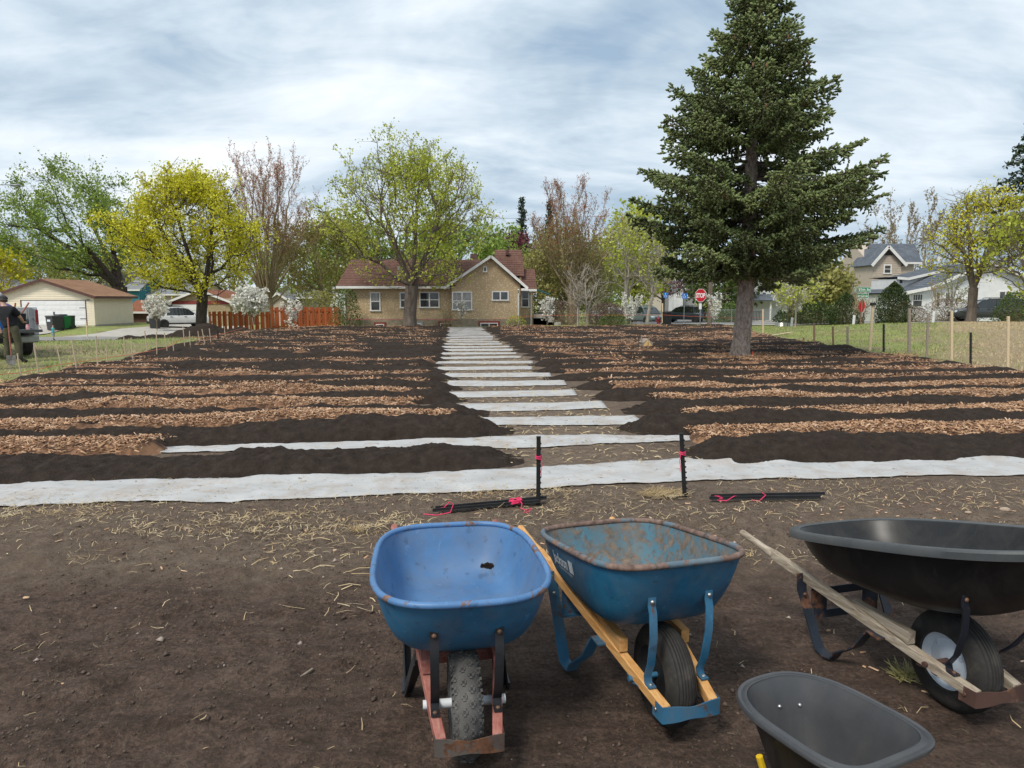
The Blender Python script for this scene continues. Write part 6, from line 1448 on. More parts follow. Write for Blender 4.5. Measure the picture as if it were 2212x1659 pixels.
m = MB(); slab(m, [(-2.3, -2.0, 1.5), (2.3, -2.0, 1.5), (2.3, 0, 2.15), (-2.3, 0, 2.15)], .1); m.build('porch_roof', MT['roof_grey'], o)

# ---- white house on the right
WY = 62.0
def w8(X, Y, D=WY): return at(1866.4+X*.15624, 489.6+Y*.15624, D)
wh_ = thing('white_house', 'white stucco house with sweeping dark grey roof on the right', 'house', (0, WY, 0)); zb_ = -1.2
p0, p1, p2 = w8(480, 930), w8(1230, 700), w8(1700, 520)
xr_ = w8(2700, 900).x
MB().prism([(p0.x, zb_), (xr_, zb_), (xr_, p1.z-1.2), (p2.x, p2.z), (p1.x, p1.z), (w8(900, 860).x, w8(900, 860).z), (p0.x, p0.z)], 'y', 0, 9).build('wall', MT['white_wall'], wh_)
q0, qm, q1, q2 = w8(448, 918), w8(900, 828), w8(1230, 680), w8(1710, 488)
for a, b, n in ((q0, qm, 4), (qm, q1, 5), (q1, q2, 6)):
    courses(wh_, [(a.x, -.5, a.z), (a.x, 9.3, a.z), (b.x, 9.3, b.z), (b.x, -.5, b.z)], n, MT['roof_grey'])
    MB().bar((a.x, -.53, a.z-.10), (b.x, -.53, b.z-.10), .05, .26).build('rake_board', MT['trim'], wh_)
q3 = (xr_+.5, p1.z-1.5); m = MB(); slab(m, [(q2.x, -.5, q2.z), (q2.x, 9.3, q2.z), (q3[0], 9.3, q3[1]), (q3[0], -.5, q3[1])], .08); m.build('roof', MT['roof_grey'], wh_)
MB().bar((q2.x, -.53, q2.z-.1), (q3[0], -.53, q3[1]-.1), .05, .26).build('rake_board', MT['trim'], wh_)
def ww(x0, x1, y0, y1, l, **k): a, b = w8(x0, y1), w8(x1, y0); return window(wh_, a.x, b.x, a.z, b.z, 0, l, fw=.09, **k)
ww(482, 640, 930, 1115, 1, muntin=3, pane=[plain('patterned_blind', (0.42, 0.09, 0.09), (0.62, 0.5, 0.46), 9, .6), MT['glass']]); ww(655, 818, 925, 1115, 1, muntin=3); ww(975, 1062, 900, 1105, 1); ww(1100, 1190, 905, 1105, 1); ww(1510, 1556, 900, 1105, 1); ww(1850, 2050, 888, 1040, 2, hung=False); ww(1580, 1640, 610, 690, 1, hung=False)
a, b = w8(1585, 1210), w8(1722, 1035); tr = MB()
for x in np.linspace(a.x, b.x, 3): tr.bb(x-.02, x+.02, -.12, -.08, a.z, b.z)
for z in np.linspace(a.z+.1, b.z, 5): tr.bb(a.x, b.x, -.12, -.08, z-.018, z+.018)
for k in range(2):
    for j in range(4):
        cx_, cz_ = a.x+(b.x-a.x)*(.25+.5*k), a.z+(b.z-a.z)*(.18+.22*j); pts = [(cx_+.16*math.cos(t_), -.1, cz_+.16*math.sin(t_)) for t_ in np.linspace(0, 6.28, 13)[:-1]]; tr.tube(pts, .014, 4, closed=True)
tr.build('trellis', MT['dark_trim'], wh_)
# shed dormer on the sweeping roof
da, db = w8(430, 705, 66), w8(575, 720, 66); dc = w8(1210, 575, 66)
MB().prism([(w8(440, 800, 66).x, w8(440, 800, 66).z-.8), (dc.x, w8(440, 800, 66).z-.8), (dc.x, dc.z-.1), (db.x, db.z-.05), (w8(440, 800, 66).x, db.z-.02)], 'y', 4.0, 8.5).build('dormer_wall', MT['white_wall'], wh_)
for a, b, n in ((da, db, 2), (db, dc, 6)):
    courses(wh_, [(a.x, 3.6, a.z+.05), (a.x, 8.8, a.z+.05), (b.x, 8.8, b.z+.08), (b.x, 3.6, b.z+.08)], n, MT['roof_grey'])
    MB().bar((a.x, 3.57, a.z-.04), (b.x, 3.57, b.z-.02), .05, .22).build('rake_board', MT['trim'], wh_)
a, b = w8(470, 795, 66), w8(545, 722, 66); window(wh_, a.x, b.x, a.z, b.z, 4.0, 1, hung=False, fw=.09, muntin=0)
MB().tube([w8(1042, 475, 68)+Vector((0, -WY, 0)), w8(1042, 400, 68)+Vector((0, -WY, 0))], .18, 8).build('flue', MT['trim'], wh_)
# grey shingled neighbour with tan dormer
nb_ = thing('tan_dormer_house', 'house with grey shingle roof and tan gabled dormer behind the white house', 'house', (0, 76, 0))
def n8(X, Y, D=76): return at(1866.4+X*.15624, 489.6+Y*.15624, D)
ra, rb, ea, eb = n8(60, 236, 80), n8(700, 236, 80), n8(40, 490), n8(800, 490)
courses(nb_, [(ea.x, 0, ea.z), (eb.x, 0, eb.z), (rb.x, 4, rb.z), (ra.x, 4, ra.z)], 16, MT['roof_grey'])
m = MB(); slab(m, [(rb.x, 4, rb.z), (ra.x, 4, ra.z), (ea.x, 8, ea.z), (eb.x, 8, eb.z)], .08); m.build('roof', MT['roof_grey'], nb_)
MB().bb(ea.x+.4, eb.x-.6, .4, 7.6, -1.2, ea.z+.02).build('wall', MT['tan_wall'], nb_); MB().prism([(.4, ea.z), (7.6, ea.z), (4, ra.z-.15)], 'x', ea.x+.4, eb.x-.7).build('gable_wall', MT['tan_wall'], nb_)
MB().bb(ea.x, eb.x, -.08, 0, ea.z-.2, ea.z).build('gutter', MT['trim'], nb_)
ap, f0, f1 = n8(345, 262, 74), n8(110, 520, 74), n8(592, 530, 74)
MB().prism([(f0.x+.3, -1.2), (f1.x-.35, -1.2), (f1.x-.35, f1.z+.2), (ap.x, ap.z-.15), (f0.x+.3, f1.z+.2)], 'y', -1.6, 2.5).build('dormer_wall', MT['tan_wall'], nb_)
siding(nb_, f0.x+.3, f1.x-.35, n8(300, 690, 74).z, ap.z-.3, -1.6, MT['tan_wall'], .17, lambda z: ((f0.x+.3, f1.x-.35) if z < f1.z+.2 else (ap.x-(ap.x-f0.x-.3)*(ap.z-.15-z)/(ap.z-.35-f1.z), ap.x+(f1.x-.35-ap.x)*(ap.z-.15-z)/(ap.z-.35-f1.z))))
for f_ in (f0, f1):
    m = MB(); slab(m, [(ap.x, -2, ap.z), (ap.x, 3, ap.z), (f_.x, 3, f1.z), (f_.x, -2, f1.z)], .08); m.build('dormer_roof', MT['roof_grey'], nb_); MB().bar((ap.x, -2.03, ap.z-.08), (f_.x, -2.03, f1.z-.08), .06, .28).build('rake_board', MT['trim'], nb_)
a, b = n8(290, 650, 74), n8(410, 520, 74); window(nb_, a.x, b.x, a.z, b.z, -1.62, 1, fw=.12)
MB().prism([(ap.x-.7, ap.z-.95), (ap.x+.7, ap.z-.95), (ap.x, ap.z-.3)], 'y', -1.66, -1.63).build('gable_vent', MT['dark_trim'], nb_)
# ================================================================ vehicles
def paint(name, c, rough=.25, coat=.6, metal=0.0):
    t = NT(name); v = t.coord('Object'); col = t.ramp(t.noise(v, 2.2, 5, .6), [(.3, tuple(x*.88 for x in c)), (.7, c)]); m = t.done(col, rough, metal=metal)
    t.bsdf.inputs['Coat Weight'].default_value = coat; t.bsdf.inputs['Coat Roughness'].default_value = .08; return m
MT['car_glass'] = NT('car_glass').done((0.018, 0.022, 0.024), .05, spec=.8)
MT['car_trim'] = plain('black_plastic_trim', (0.022, 0.022, 0.024), (0.015, 0.015, 0.016), 9, .55)
MT['lamp_red'] = NT('red_lamp').done((0.22, 0.010, 0.010), .15, spec=.6)
MT['lamp_clear'] = NT('clear_lamp').done((0.62, 0.66, 0.68), .12, spec=.7)
MT['alloy'] = plain('alloy_wheel', (0.42, 0.43, 0.44), (0.30, 0.31, 0.32), 9, .35, metal=.7)
MT['plate'] = plain('number_plate', (0.70, 0.74, 0.78), (0.60, 0.64, 0.70), 20, .4)
def car(name, label, px, Y, heading, body, dims=(4.75, 1.92, 1.74), z=None, hood=1.0, rims='alloy', cat='car', roofrack=True, wagon=True, spoiler=False, py=690):
    """heading: direction the car's front points to, degrees, 0 = +x (picture right), 90 = away"""
    L, W, Ht = dims; x = (px-CX)/F*(Y*math.cos(_p)); zz = Hs(x, Y)+.05 if z is None else z
    root = thing(name, label, cat, (x, Y, zz), R(heading)); k = L/4.8; hw = W/2; q = Ht/1.75
    st = [(-2.40, .52, .93, .84), (-2.34, .42, 1.0, .93), (-1.9, .34, 1.06, .99), (-.6, .30, 1.06, 1.0), (.6, .30, 1.05, 1.0), (1.1, .30, 1.03*hood, .99), (1.6, .31, .99*hood, .97), (2.1, .34, .90*hood, .93), (2.34, .40, .78*hood, .85), (2.42, .48, .66*hood, .76)]
    vs = []; n = 10
    for xx, zl, zb, w in st:
        w *= hw; zl *= q; zb *= q; md = zl+(zb-zl)*.55
        for (a, b) in ((-.86, zl), (-.985, zl+.10), (-1.0, md), (-.985, zb-.06), (-.93, zb), (.93, zb), (.985, zb-.06), (1.0, md), (.985, zl+.10), (.86, zl)): vs.append((xx*k, a*w, b))
    m = len(st); fs = [tuple(range(n)), tuple(range((m-1)*n, m*n))[::-1]]+[(i*n+j, i*n+(j+1) % n, (i+1)*n+(j+1) % n, (i+1)*n+j) for i in range(m-1) for j in range(n)]
    MB().add(vs, fs).build('body', body, root, True, bevel=.012)
    rear = -2.28 if wagon else -1.75
    gs = [(rear, 1.0, 1.03, .90, .86), (rear+.20 if wagon else rear+.6, 1.03, 1.58, .93, .76), (rear+.45 if wagon else rear+.9, 1.05, 1.70, .94, .76), (-.5, 1.05, 1.735, .95, .76), (.25, 1.05, 1.70, .95, .75), (.62, 1.04, 1.58, .94, .76), (1.28, 1.02, 1.05, .90, .86)]
    vs = []
    for xx, z0, z1, w0, w1 in gs:
        for a, b in ((-w0, z0), (-(w0*.35+w1*.65), z0+(z1-z0)*.62), (-w1, z1), (w1, z1), (w0*.35+w1*.65, z0+(z1-z0)*.62), (w0, z0)): vs.append((xx*k, a*hw, b*q))
    m = len(gs); n = 6; MB().add(vs, [tuple(range(n)), tuple(range((m-1)*n, m*n))[::-1]]+[(i*n+j, i*n+(j+1) % n, (i+1)*n+(j+1) % n, (i+1)*n+j) for i in range(m-1) for j in range(n)]).build('glazing', MT['car_glass'], root, True)
    # roof panel and pillars in body colour
    rf = MB(); vs = []
    rows = gs[1:6]
    for xx, z0, z1, w0, w1 in rows:
        for a, dz in ((-1.04, -.05), (-1.0, .012), (-.5, .03), (.5, .03), (1.0, .012), (1.04, -.05)): vs.append((xx*k, a*w1*hw, z1*q+dz))
    rf.add(vs, [(i*6+j, i*6+j+1, (i+1)*6+j+1, (i+1)*6+j) for i in range(len(rows)-1) for j in range(5)]); o = rf.build('roof', body, root, True); sm = o.modifiers.new('thick', 'SOLIDIFY'); sm.thickness = .03
    for s in (-1, 1):
        def P(gi, f=1.0, fx=0): xx, z0, z1, w0, w1 = gs[gi]; return Vector(((xx+fx)*k, s*hw*(w0+(w1-w0)*f+.012), q*(z0+(z1-z0)*f)))
        MB().bar(P(6, 0), P(5, 1), .05, .09).build('pillar', body, root); MB().bar(P(0, 0, .10), P(1, 1), .06, .16).build('pillar', body, root)
        xx = -1.28*k; MB().bar((xx, s*hw*.955, 1.03*q), (xx+.06, s*hw*.775, 1.70*q), .03, .16, (1, 0, 0)).build('pillar', body, root)
        xx = -.28*k; MB().bar((xx, s*hw*.965, 1.03*q), (xx, s*hw*.775, 1.72*q), .03, .07, (1, 0, 0)).build('pillar', MT['car_trim'], root)
        MB().box((.95*k, s*(hw+.09), 1.10*q), (.10, .17, .13)).build('mirror', body, root, True, bevel=.03)
        if roofrack: MB().tube([(-1.7*k, s*hw*.68, 1.76*q), (-1.5*k, s*hw*.68, 1.80*q), (.0, s*hw*.68, 1.80*q), (.2*k, s*hw*.68, 1.76*q)], .018, 6).build('roof_rail', MT['car_trim'], root, True)
        MB().box((-2.30*k, s*hw*.80, .90*q), (.14, .24, .24)).build('tail_lamp', MT['lamp_red'], root, True, bevel=.02)
        MB().box((2.27*k, s*hw*.68, .76*q*hood), (.20, .30, .13)).build('headlight', MT['lamp_clear'], root, True, bevel=.02)
        MB().bb(-1.2*k, 1.2*k, s*hw*.985, s*(hw+.012), .30*q, .42*q).build('sill', MT['car_trim'], root)
        for dx in (-.95, .15): MB().bb(dx*k, dx*k+.18, s*hw*.99, s*(hw+.025), .93*q, .97*q).build('door_handle', MT['car_trim'], root)
        for wx in (-1.45, 1.45):
            MB().lathe([(0, -.02), (.40, -.02), (.40, .02), (0, .02)], 24, axis='y').build('wheel_arch', MT['car_trim'], root, False, loc=(wx*k, s*(hw-.012), .37))
            w = MB().lathe([(0, -.02), (.06, -.03), (.07, -.01), (.20, .01), (.235, -.03), (.24, .03), (0, .03)], 20, axis='y').build('wheel', MT[rims], root, True, loc=(wx*k, s*(hw-.06), .36)); w.rotation_euler = (0, 0, 0 if s < 0 else math.pi)
            MB().lathe([(.23, -.09), (.30, -.115), (.345, -.10), (.36, -.05), (.36, .05), (.345, .10), (.23, .09)], 24, axis='y', closed=True).build('tyre', MT['rubber'], w, True)
    MB().bb(-2.44*k, -2.30*k, -hw*.82, hw*.82, .36*q, .58*q).build('rear_bumper', MT['car_trim'], root, False, bevel=.03); MB().bb(2.30*k, 2.45*k, -hw*.74, hw*.74, .36*q, .52*q).build('front_bumper', MT['car_trim'], root, False, bevel=.03)
    MB().bb(2.36*k, 2.43*k, -hw*.45, hw*.45, .56*q*hood, .72*q*hood).build('grille', MT['car_trim'], root, False, bevel=.01); MB().bb(-2.43*k, -2.405*k, -.26, .26, .72*q, .86*q).build('number_plate', MT['plate'], root)
    if spoiler: MB().bb(-2.28*k, -1.95*k, -hw*.74, hw*.74, 1.62*q, 1.70*q).build('spoiler', MT['car_trim'], root, False, bevel=.02)
    return root
car('parked_car', 'white sport utility car parked in front of the stucco garage', 386, 63.5, 38, paint('white_car', (0.78, 0.79, 0.80), .3), (4.95, 2.0, 1.78), rims='car_trim', spoiler=True)
car('parked_car', 'dark blue grey sport utility car behind the stop sign', 1478, 79, 152, paint('slate_car', (0.035, 0.05, 0.065), .25), (4.9, 1.95, 1.75), rims='car_trim')
car('parked_car', 'dark green older sport utility car facing the plot', 1396, 68, 292, paint('green_car', (0.10, 0.14, 0.14), .3), (4.4, 1.8, 1.72), roofrack=True)
car('parked_car', 'white car half hidden behind the brush pile', 1322, 92, 290, paint('white_car_b', (0.74, 0.76, 0.78), .3), (4.6, 1.82, 1.5), wagon=False, roofrack=False)
car('parked_car', 'silver car with red lamps beside the blossom columns', 1318, 78, 110, paint('silver_car', (0.45, 0.48, 0.52), .3), (4.5, 1.8, 1.45), wagon=False, roofrack=False)
car('parked_car', 'dark estate car with bright red tail lamps beyond the right lawn', 2136, 51.5, 165, paint('dark_car', (0.03, 0.035, 0.035), .25), (4.6, 1.82, 1.62), roofrack=True)

# ---- pickup at the left edge, tailgate down
white = paint('truck_white', (0.36, 0.375, 0.39), .3); grey_in = plain('bed_liner', (0.09, 0.092, 0.096), (0.06, 0.062, 0.065), 8, .6)
hd = 0; RC = Vector((-13.62, 20.7)); fw = Vector((-.82, .572)); lf = Vector((-.572, -.82))   # heading, and towards the truck's left
org = RC+lf*.85; tz = Hs(org.x, org.y)
tk = thing('pickup_truck', 'pale pickup truck with its tailgate down at the left edge', 'truck', (org.x, org.y, tz), math.atan2(fw.y, fw.x))
# local: +x towards the cab, y left; rear edge at x=0
MB().bb(0, 1.9, -.80, .80, .74, .80).build('bed_floor', grey_in, tk)
for s in (-1, 1):
    MB().prism([(0, .62), (0, 1.36), (.04, 1.42), (1.95, 1.40), (1.95, .62), (1.35, .62), (1.25, .85), (1.0, .98), (.72, .98), (.48, .85), (.38, .62)], 'y', s*.80, s*.93).build('bed_side', white, tk, False, bevel=.015)
    MB().bb(-.012, .05, s*.865, s*.94, .92, 1.34).build('tail_lamp', MT['lamp_red'], tk, False, bevel=.012)
    MB().bb(-.006, .02, s*.70, s*.80, .82, 1.40).build('bed_edge', plain('grey_edge', (0.36, 0.37, 0.38), None, 6, .5), tk)
    for wx in (.86, 4.1):
        w = MB().lathe([(0, -.02), (.07, -.03), (.2, .01), (.235, -.03), (.24, .03), (0, .03)], 20, axis='y').build('wheel', MT['alloy'], tk, True, loc=(wx, s*.84, .38)); w.rotation_euler = (0, 0, math.pi if s > 0 else 0)
        MB().lathe([(.23, -.11), (.32, -.13), (.375, -.11), (.385, 0), (.375, .11), (.23, .11)], 24, axis='y', closed=True).build('tyre', MT['rubber'], w, True)
    MB().tube([(.02, s*.79, 1.12), (-.50, s*.79, .83)], .008, 5).build('tailgate_cable', MT['dark_trim'], tk)
tg = MB().bb(-.58, -.01, -.78, .78, .735, .79).build('tailgate', grey_in, tk, False, bevel=.012)
MB().bb(-.60, -.575, -.78, .78, .725, .80).build('tailgate_edge', plain('tailgate_grey', (0.10, 0.104, 0.108), None, 6, .5), tg)
MB().bb(-.12, .0, -.88, .88, .42, .62).build('bumper', plain('truck_bumper', (0.42, 0.42, 0.40), (0.33, 0.33, 0.31), 5, .4, metal=.4), tk, False, bevel=.03); MB().bb(-.14, -.11, -.35, .35, .44, .58).build('number_plate', MT['car_trim'], tk)
MB().tube([(-.05, 0, .40), (-.28, 0, .38), (-.30, 0, .46)], .025, 8).build('tow_hitch', MT['dark_trim'], tk)
MB().prism([(1.96, .5), (1.96, 1.42), (2.1, 1.85), (2.5, 1.93), (3.1, 1.90), (3.7, 1.40), (4.8, 1.22), (4.95, .9), (4.95, .5)], 'y', -.86, .86).build('cab', white, tk, False, bevel=.05)
for s in (-1, 1): MB().prism([(2.15, 1.40), (2.2, 1.80), (3.02, 1.80), (3.5, 1.40)], 'y', s*.862, s*.872).build('side_window', MT['car_glass'], tk)
MB().bb(1.945, 1.97, -.62, .62, 1.45, 1.80).build('rear_window', MT['car_glass'], tk)
def in_bed(x, y, z): v = org+fw*x+lf*y; return (v.x, v.y, tz+z)
rz_ = math.atan2(fw.y, fw.x)
def cargo(name, label, cat, x, y, z, mb, mat, bev=.01, smooth=False):
    o = mb.build(name, mat, None, smooth, bev); o.location = in_bed(x, y, z); o.rotation_euler = (0, 0, rz_); return tag(o, label, cat)
cargo('storage_tote', 'black plastic tote in the truck bed', 'tote', .35, -.45, .80, MB().box((0, 0, .22), (.42, .40, .44), taper=(1.15, 1.15)), MT['poly_black'])
cargo('blue_bin', 'bright blue bin behind the man in black', 'bin', .55, -.02, .80, MB().box((0, 0, .24), (.40, .38, .48), taper=(1.1, 1.1)), plain('blue_plastic', (0.02, 0.20, 0.60), (0.015, 0.15, 0.48), 6, .4))
cargo('plywood_board', 'tan wooden board standing in the truck bed', 'board', 1.0, .15, .80, MB().box((0, 0, .42), (.03, .85, .84)), plain('plywood', (0.50, 0.30, 0.13), (0.40, 0.22, 0.09), 5, .7), .003)
cargo('purple_bag', 'dark purple patterned bag on top of the bins', 'bag', .62, -.30, 1.24, MB().ball((0, 0, .12), (.24, .26, .18), 14, 9), plain('purple_cloth', (0.05, 0.03, 0.13), (0.16, 0.13, 0.28), 18, .9), 0, True)
for i, (y, ty_) in enumerate(((-.42, .10), (-.56, .30))):
    m = MB().tube([(0, 0, 0), (.05, -ty_, .42)], [.018, .022], 8); cargo('tool_handle', 'red brown wooden tool handle, %s' % ('upright one beside the purple bag' if i == 0 else 'slanting one above the tail lamp'), 'tool', .30, y, 1.12, m, plain('tool_wood', (0.34, 0.09, 0.04), None, 8, .5), 0, True)
cargo('work_gloves', 'black work gloves with yellow on the tote', 'gloves', .34, -.50, 1.22, MB().ball((0, 0, .05), (.13, .12, .07), 10, 6).tube([(.05, 0, .05), (.12, .1, .02)], [.035, .02], 6), plain('glove_cloth', (0.02, 0.02, 0.018), (0.35, 0.28, 0.03), 12, .9), 0, True)
cargo('drink_can', 'red and white can standing on the tailgate', 'can', -.34, -.52, .795, MB().lathe([(0, 0), (.045, 0), (.048, .01), (.048, .13), (.043, .145), (0, .145)], 14), plain('red_tin', (0.55, 0.02, 0.04), (0.75, 0.6, 0.6), 14, .35), 0, True)

# ================================================================ people
def skin_obj(name, pts, edges, rad, mat, parent, root_i=0, sub=2):
    me = bpy.data.meshes.new(name); me.from_pydata([tuple(p) for p in pts], edges, []); o = bpy.data.objects.new(name, me); link(o, parent); me.materials.append(mat)
    o.modifiers.new('skin', 'SKIN'); sv_ = me.skin_vertices[0].data
    for i, r_ in enumerate(rad): sv_[i].radius = r_ if isinstance(r_, tuple) else (r_, r_); sv_[i].use_root = (i == root_i)
    s = o.modifiers.new('sub', 'SUBSURF'); s.levels = sub; s.render_levels = sub
    dg = bpy.context.evaluated_depsgraph_get(); dg.update(); nm = bpy.data.meshes.new_from_object(o.evaluated_get(dg)); o.modifiers.clear(); o.data = nm
    nm.polygons.foreach_set('use_smooth', [True]*len(nm.polygons)); return o
SKIN = plain('skin', (0.52, 0.30, 0.215), (0.44, 0.245, 0.175), 12, .55)
def person(label, loc, rotz, J, cols, s=1.0, hat=None, bare_arm=.35, name='person', gloves=None, shorts=False, hair=None):
    """J: named joints in local metres, facing +y. Body first, clothes as a second layer"""
    root = thing(name, label, 'person', loc, rotz); V = lambda k: Vector(J[k])*s
    names = ['pelvis', 'waist', 'chest', 'neck', 'skull', 'crown', 'shl', 'ell', 'wrl', 'hal', 'shr', 'elr', 'wrr', 'har', 'hpl', 'knl', 'anl', 'tol', 'hpr', 'knr', 'anr', 'tor']
    idx = {n: i for i, n in enumerate(names)}
    E_ = [('pelvis', 'waist'), ('waist', 'chest'), ('chest', 'neck'), ('neck', 'skull'), ('skull', 'crown'), ('chest', 'shl'), ('shl', 'ell'), ('ell', 'wrl'), ('wrl', 'hal'), ('chest', 'shr'), ('shr', 'elr'), ('elr', 'wrr'), ('wrr', 'har'), ('pelvis', 'hpl'), ('hpl', 'knl'), ('knl', 'anl'), ('anl', 'tol'), ('pelvis', 'hpr'), ('hpr', 'knr'), ('knr', 'anr'), ('anr', 'tor')]
    rad = dict(pelvis=(.115, .09), waist=(.11, .085), chest=(.135, .095), neck=(.055, .055), skull=(.075, .09), crown=(.065, .075), shl=.062, ell=.043, wrl=.030, hal=(.032, .020), shr=.062, elr=.043, wrr=.030, har=(.032, .020), hpl=.062, knl=.048, anl=.040, tol=(.038, .026), hpr=.062, knr=.048, anr=.040, tor=(.038, .026))
    sc = lambda r_: tuple(x*s for x in r_) if isinstance(r_, tuple) else r_*s
    body = skin_obj('body', [V(n) for n in names], [(idx[a], idx[b]) for a, b in E_], [sc(rad[n]) for n in names], SKIN, root)
    grow = lambda r_, d: sc(tuple(x+d for x in r_) if isinstance(r_, tuple) else r_+d)
    # shirt
    sl = lambda a, b, t_: V(a).lerp(V(b), t_)
    pts = [V('pelvis')+Vector((0, 0, -.02*s)), V('waist'), V('chest'), V('chest').lerp(V('neck'), .45), V('shl'), sl('shl', 'ell', .75), V('shr'), sl('shr', 'elr', .75)]
    skin_obj('shirt', pts, [(0, 1), (1, 2), (2, 3), (2, 4), (4, 5), (2, 6), (6, 7)], [grow(rad['pelvis'], .062), grow(rad['waist'], .07), grow(rad['chest'], .066), grow((.12, .105), .0), grow(rad['shl'], .036), grow(.058, .026), grow(rad['shr'], .036), grow(.058, .026)], cols['shirt'], root, 1)
    # trousers
    f = .55 if shorts else 1.0
    pts = [V('pelvis'), V('waist').lerp(V('pelvis'), .55), V('hpl'), sl('hpl', 'knl', 1.0), sl('knl', 'anl', .9 if not shorts else .12), V('hpr'), sl('hpr', 'knr', 1.0), sl('knr', 'anr', .9 if not shorts else .12)]
    skin_obj('trousers', pts, [(0, 1), (0, 2), (2, 3), (3, 4), (0, 5), (5, 6), (6, 7)], [grow(rad['pelvis'], .052), grow(rad['waist'], .05), grow(.088, .028), grow(.058, .03), grow(.046, .03), grow(.088, .024), grow(.058, .03), grow(.046, .03)], cols['trousers'], root, 0)
    for sd in 'lr':
        a, t_ = V('an'+sd), V('to'+sd)
        skin_obj('boot', [a+Vector((0, 0, .09*s)), a+Vector((0, 0, -.01*s)), a.lerp(t_, .6)+Vector((0, 0, -.004)), t_+(t_-a).normalized()*.03*s], [(0, 1), (1, 2), (2, 3)], [grow(.042, .020), grow(.046, .018), grow((.042, .032), .016), grow((.038, .026), .014)], cols['boots'], root, 1)
        # fingers
        w, h_ = V('wr'+sd), V('ha'+sd); d = (h_-w).normalized(); sdv = d.cross(Vector((0, 0, 1))); sdv = sdv.normalized() if sdv.length > .05 else Vector((0, 1, 0)); nrm = sdv.cross(d)
        m = MB()
        for i, (o_, L_) in enumerate(((-.026, .062), (-.009, .075), (.009, .07), (.026, .055))):
            b = h_+sdv*o_*s; m.tube([b, b+d*L_*.5*s+nrm*.012*s, b+d*L_*.85*s+nrm*.035*s], [.0095*s, .009*s, .007*s], 6)
        m.tube([w.lerp(h_, .5)+sdv*.03*s, w.lerp(h_, .9)+sdv*.055*s, h_+d*.02*s+sdv*.06*s], [.012*s, .0105*s, .008*s], 6)
        m.build('fingers', gloves if gloves else SKIN, root, 'all')
        if gloves: skin_obj('glove', [w, w.lerp(h_, .5), h_], [(0, 1), (1, 2)], [grow(.033, .012), grow(.036, .012), grow((.036, .024), .012)], gloves, root, 0)
    # head: face details and hat or hair
    c = V('skull').lerp(V('crown'), .35); fwd = Vector(J.get('look', (0, 1, 0))).normalized(); up_ = (V('crown')-V('skull')).normalized(); rt = fwd.cross(up_).normalized(); fwd = up_.cross(rt)
    m = MB(); m.ball(c+fwd*.098*s-up_*.01*s, (.014*s, .018*s, .022*s), 8, 6)
    for e_ in (-1, 1): m.ball(c+rt*e_*.088*s-up_*.005*s, (.014*s, .024*s, .034*s), 8, 6)
    m.build('nose_and_ears', SKIN, root, 'all'); m = MB()
    for e_ in (-1, 1): m.ball(c+fwd*.088*s+rt*e_*.032*s+up_*.02*s, (.012*s, .012*s, .008*s), 8, 5)
    m.box(c+fwd*.09*s-up_*.05*s, (.045*s, .012*s, .008*s)); m.build('eyes_and_mouth', plain('dark_eye', (0.06, 0.03, 0.025), None, 9, .4), root, 'all')
    rotm = Matrix((rt, fwd, up_)).transposed()
    hm = MB(); hm.ball((0, 0, 0), (.102*s, .112*s, .085*s), 16, 10); o = hm.build('cap' if hat else 'hair', hat or hair, root, 'all'); o.matrix_local = Matrix.Translation(c+up_*.048*s-fwd*.012*s) @ rotm.to_4x4()
    if hat:
        o = MB().lathe([(0, 0), (.085*s, 0), (.09*s, .008*s), (0, .016*s)], 16).build('cap_brim', hat, root, 'all'); o.matrix_local = Matrix.Translation(c+up_*.045*s+fwd*.085*s) @ rotm.to_4x4()
        o = MB().ball((0, 0, 0), (.096*s, .08*s, .06*s), 12, 8).build('hair', hair or plain('short_hair', (0.06, 0.045, 0.035), None, 40, .8), root, 'all'); o.matrix_local = Matrix.Translation(c-up_*.005*s-fwd*.045*s) @ rotm.to_4x4()
    return root
black_cl = plain('black_shirt', (0.010, 0.011, 0.014), (0.006, 0.0065, 0.008), 9, .95, .4, 12, dist=.02); olive = plain('olive_trousers', (0.085, 0.080, 0.045), (0.055, 0.052, 0.03), 5, .95, .6, 9, dist=.03); bootm = plain('dark_boots', (0.035, 0.032, 0.032), (0.02, 0.018, 0.018), 9, .8)
capm = plain('grey_cap', (0.045, 0.045, 0.05), (0.025, 0.025, 0.028), 14, .9)
# the man seen from behind: faces away, leaning to his left over the tailgate
mp = (-12.98, 18.75); mz = Hs(*mp)
J1 = dict(pelvis=(0, 0, .92), waist=(-.06, .03, 1.12), chest=(-.17, .08, 1.34), neck=(-.245, .13, 1.50), skull=(-.27, .17, 1.585), crown=(-.275, .19, 1.67), shl=(-.385, .11, 1.39), ell=(-.50, .28, 1.16), wrl=(-.44, .50, 1.05), hal=(-.42, .58, 1.02), shr=(.04, .07, 1.385), elr=(.13, .22, 1.15), wrr=(.02, .45, 1.05), har=(-.01, .53, 1.03),
          hpl=(-.10, 0, .88), knl=(-.15, .04, .48), anl=(-.16, -.02, .085), tol=(-.19, .13, .04), hpr=(.10, 0, .88), knr=(.15, .02, .48), anr=(.20, -.04, .085), tor=(.30, .07, .04), look=(-.75, .6, -.25))
person('man in black shirt, olive trousers and cap, seen from behind at the truck', (mp[0], mp[1], mz), 0, J1, dict(shirt=black_cl, trousers=olive, boots=bootm), 1.0, capm)
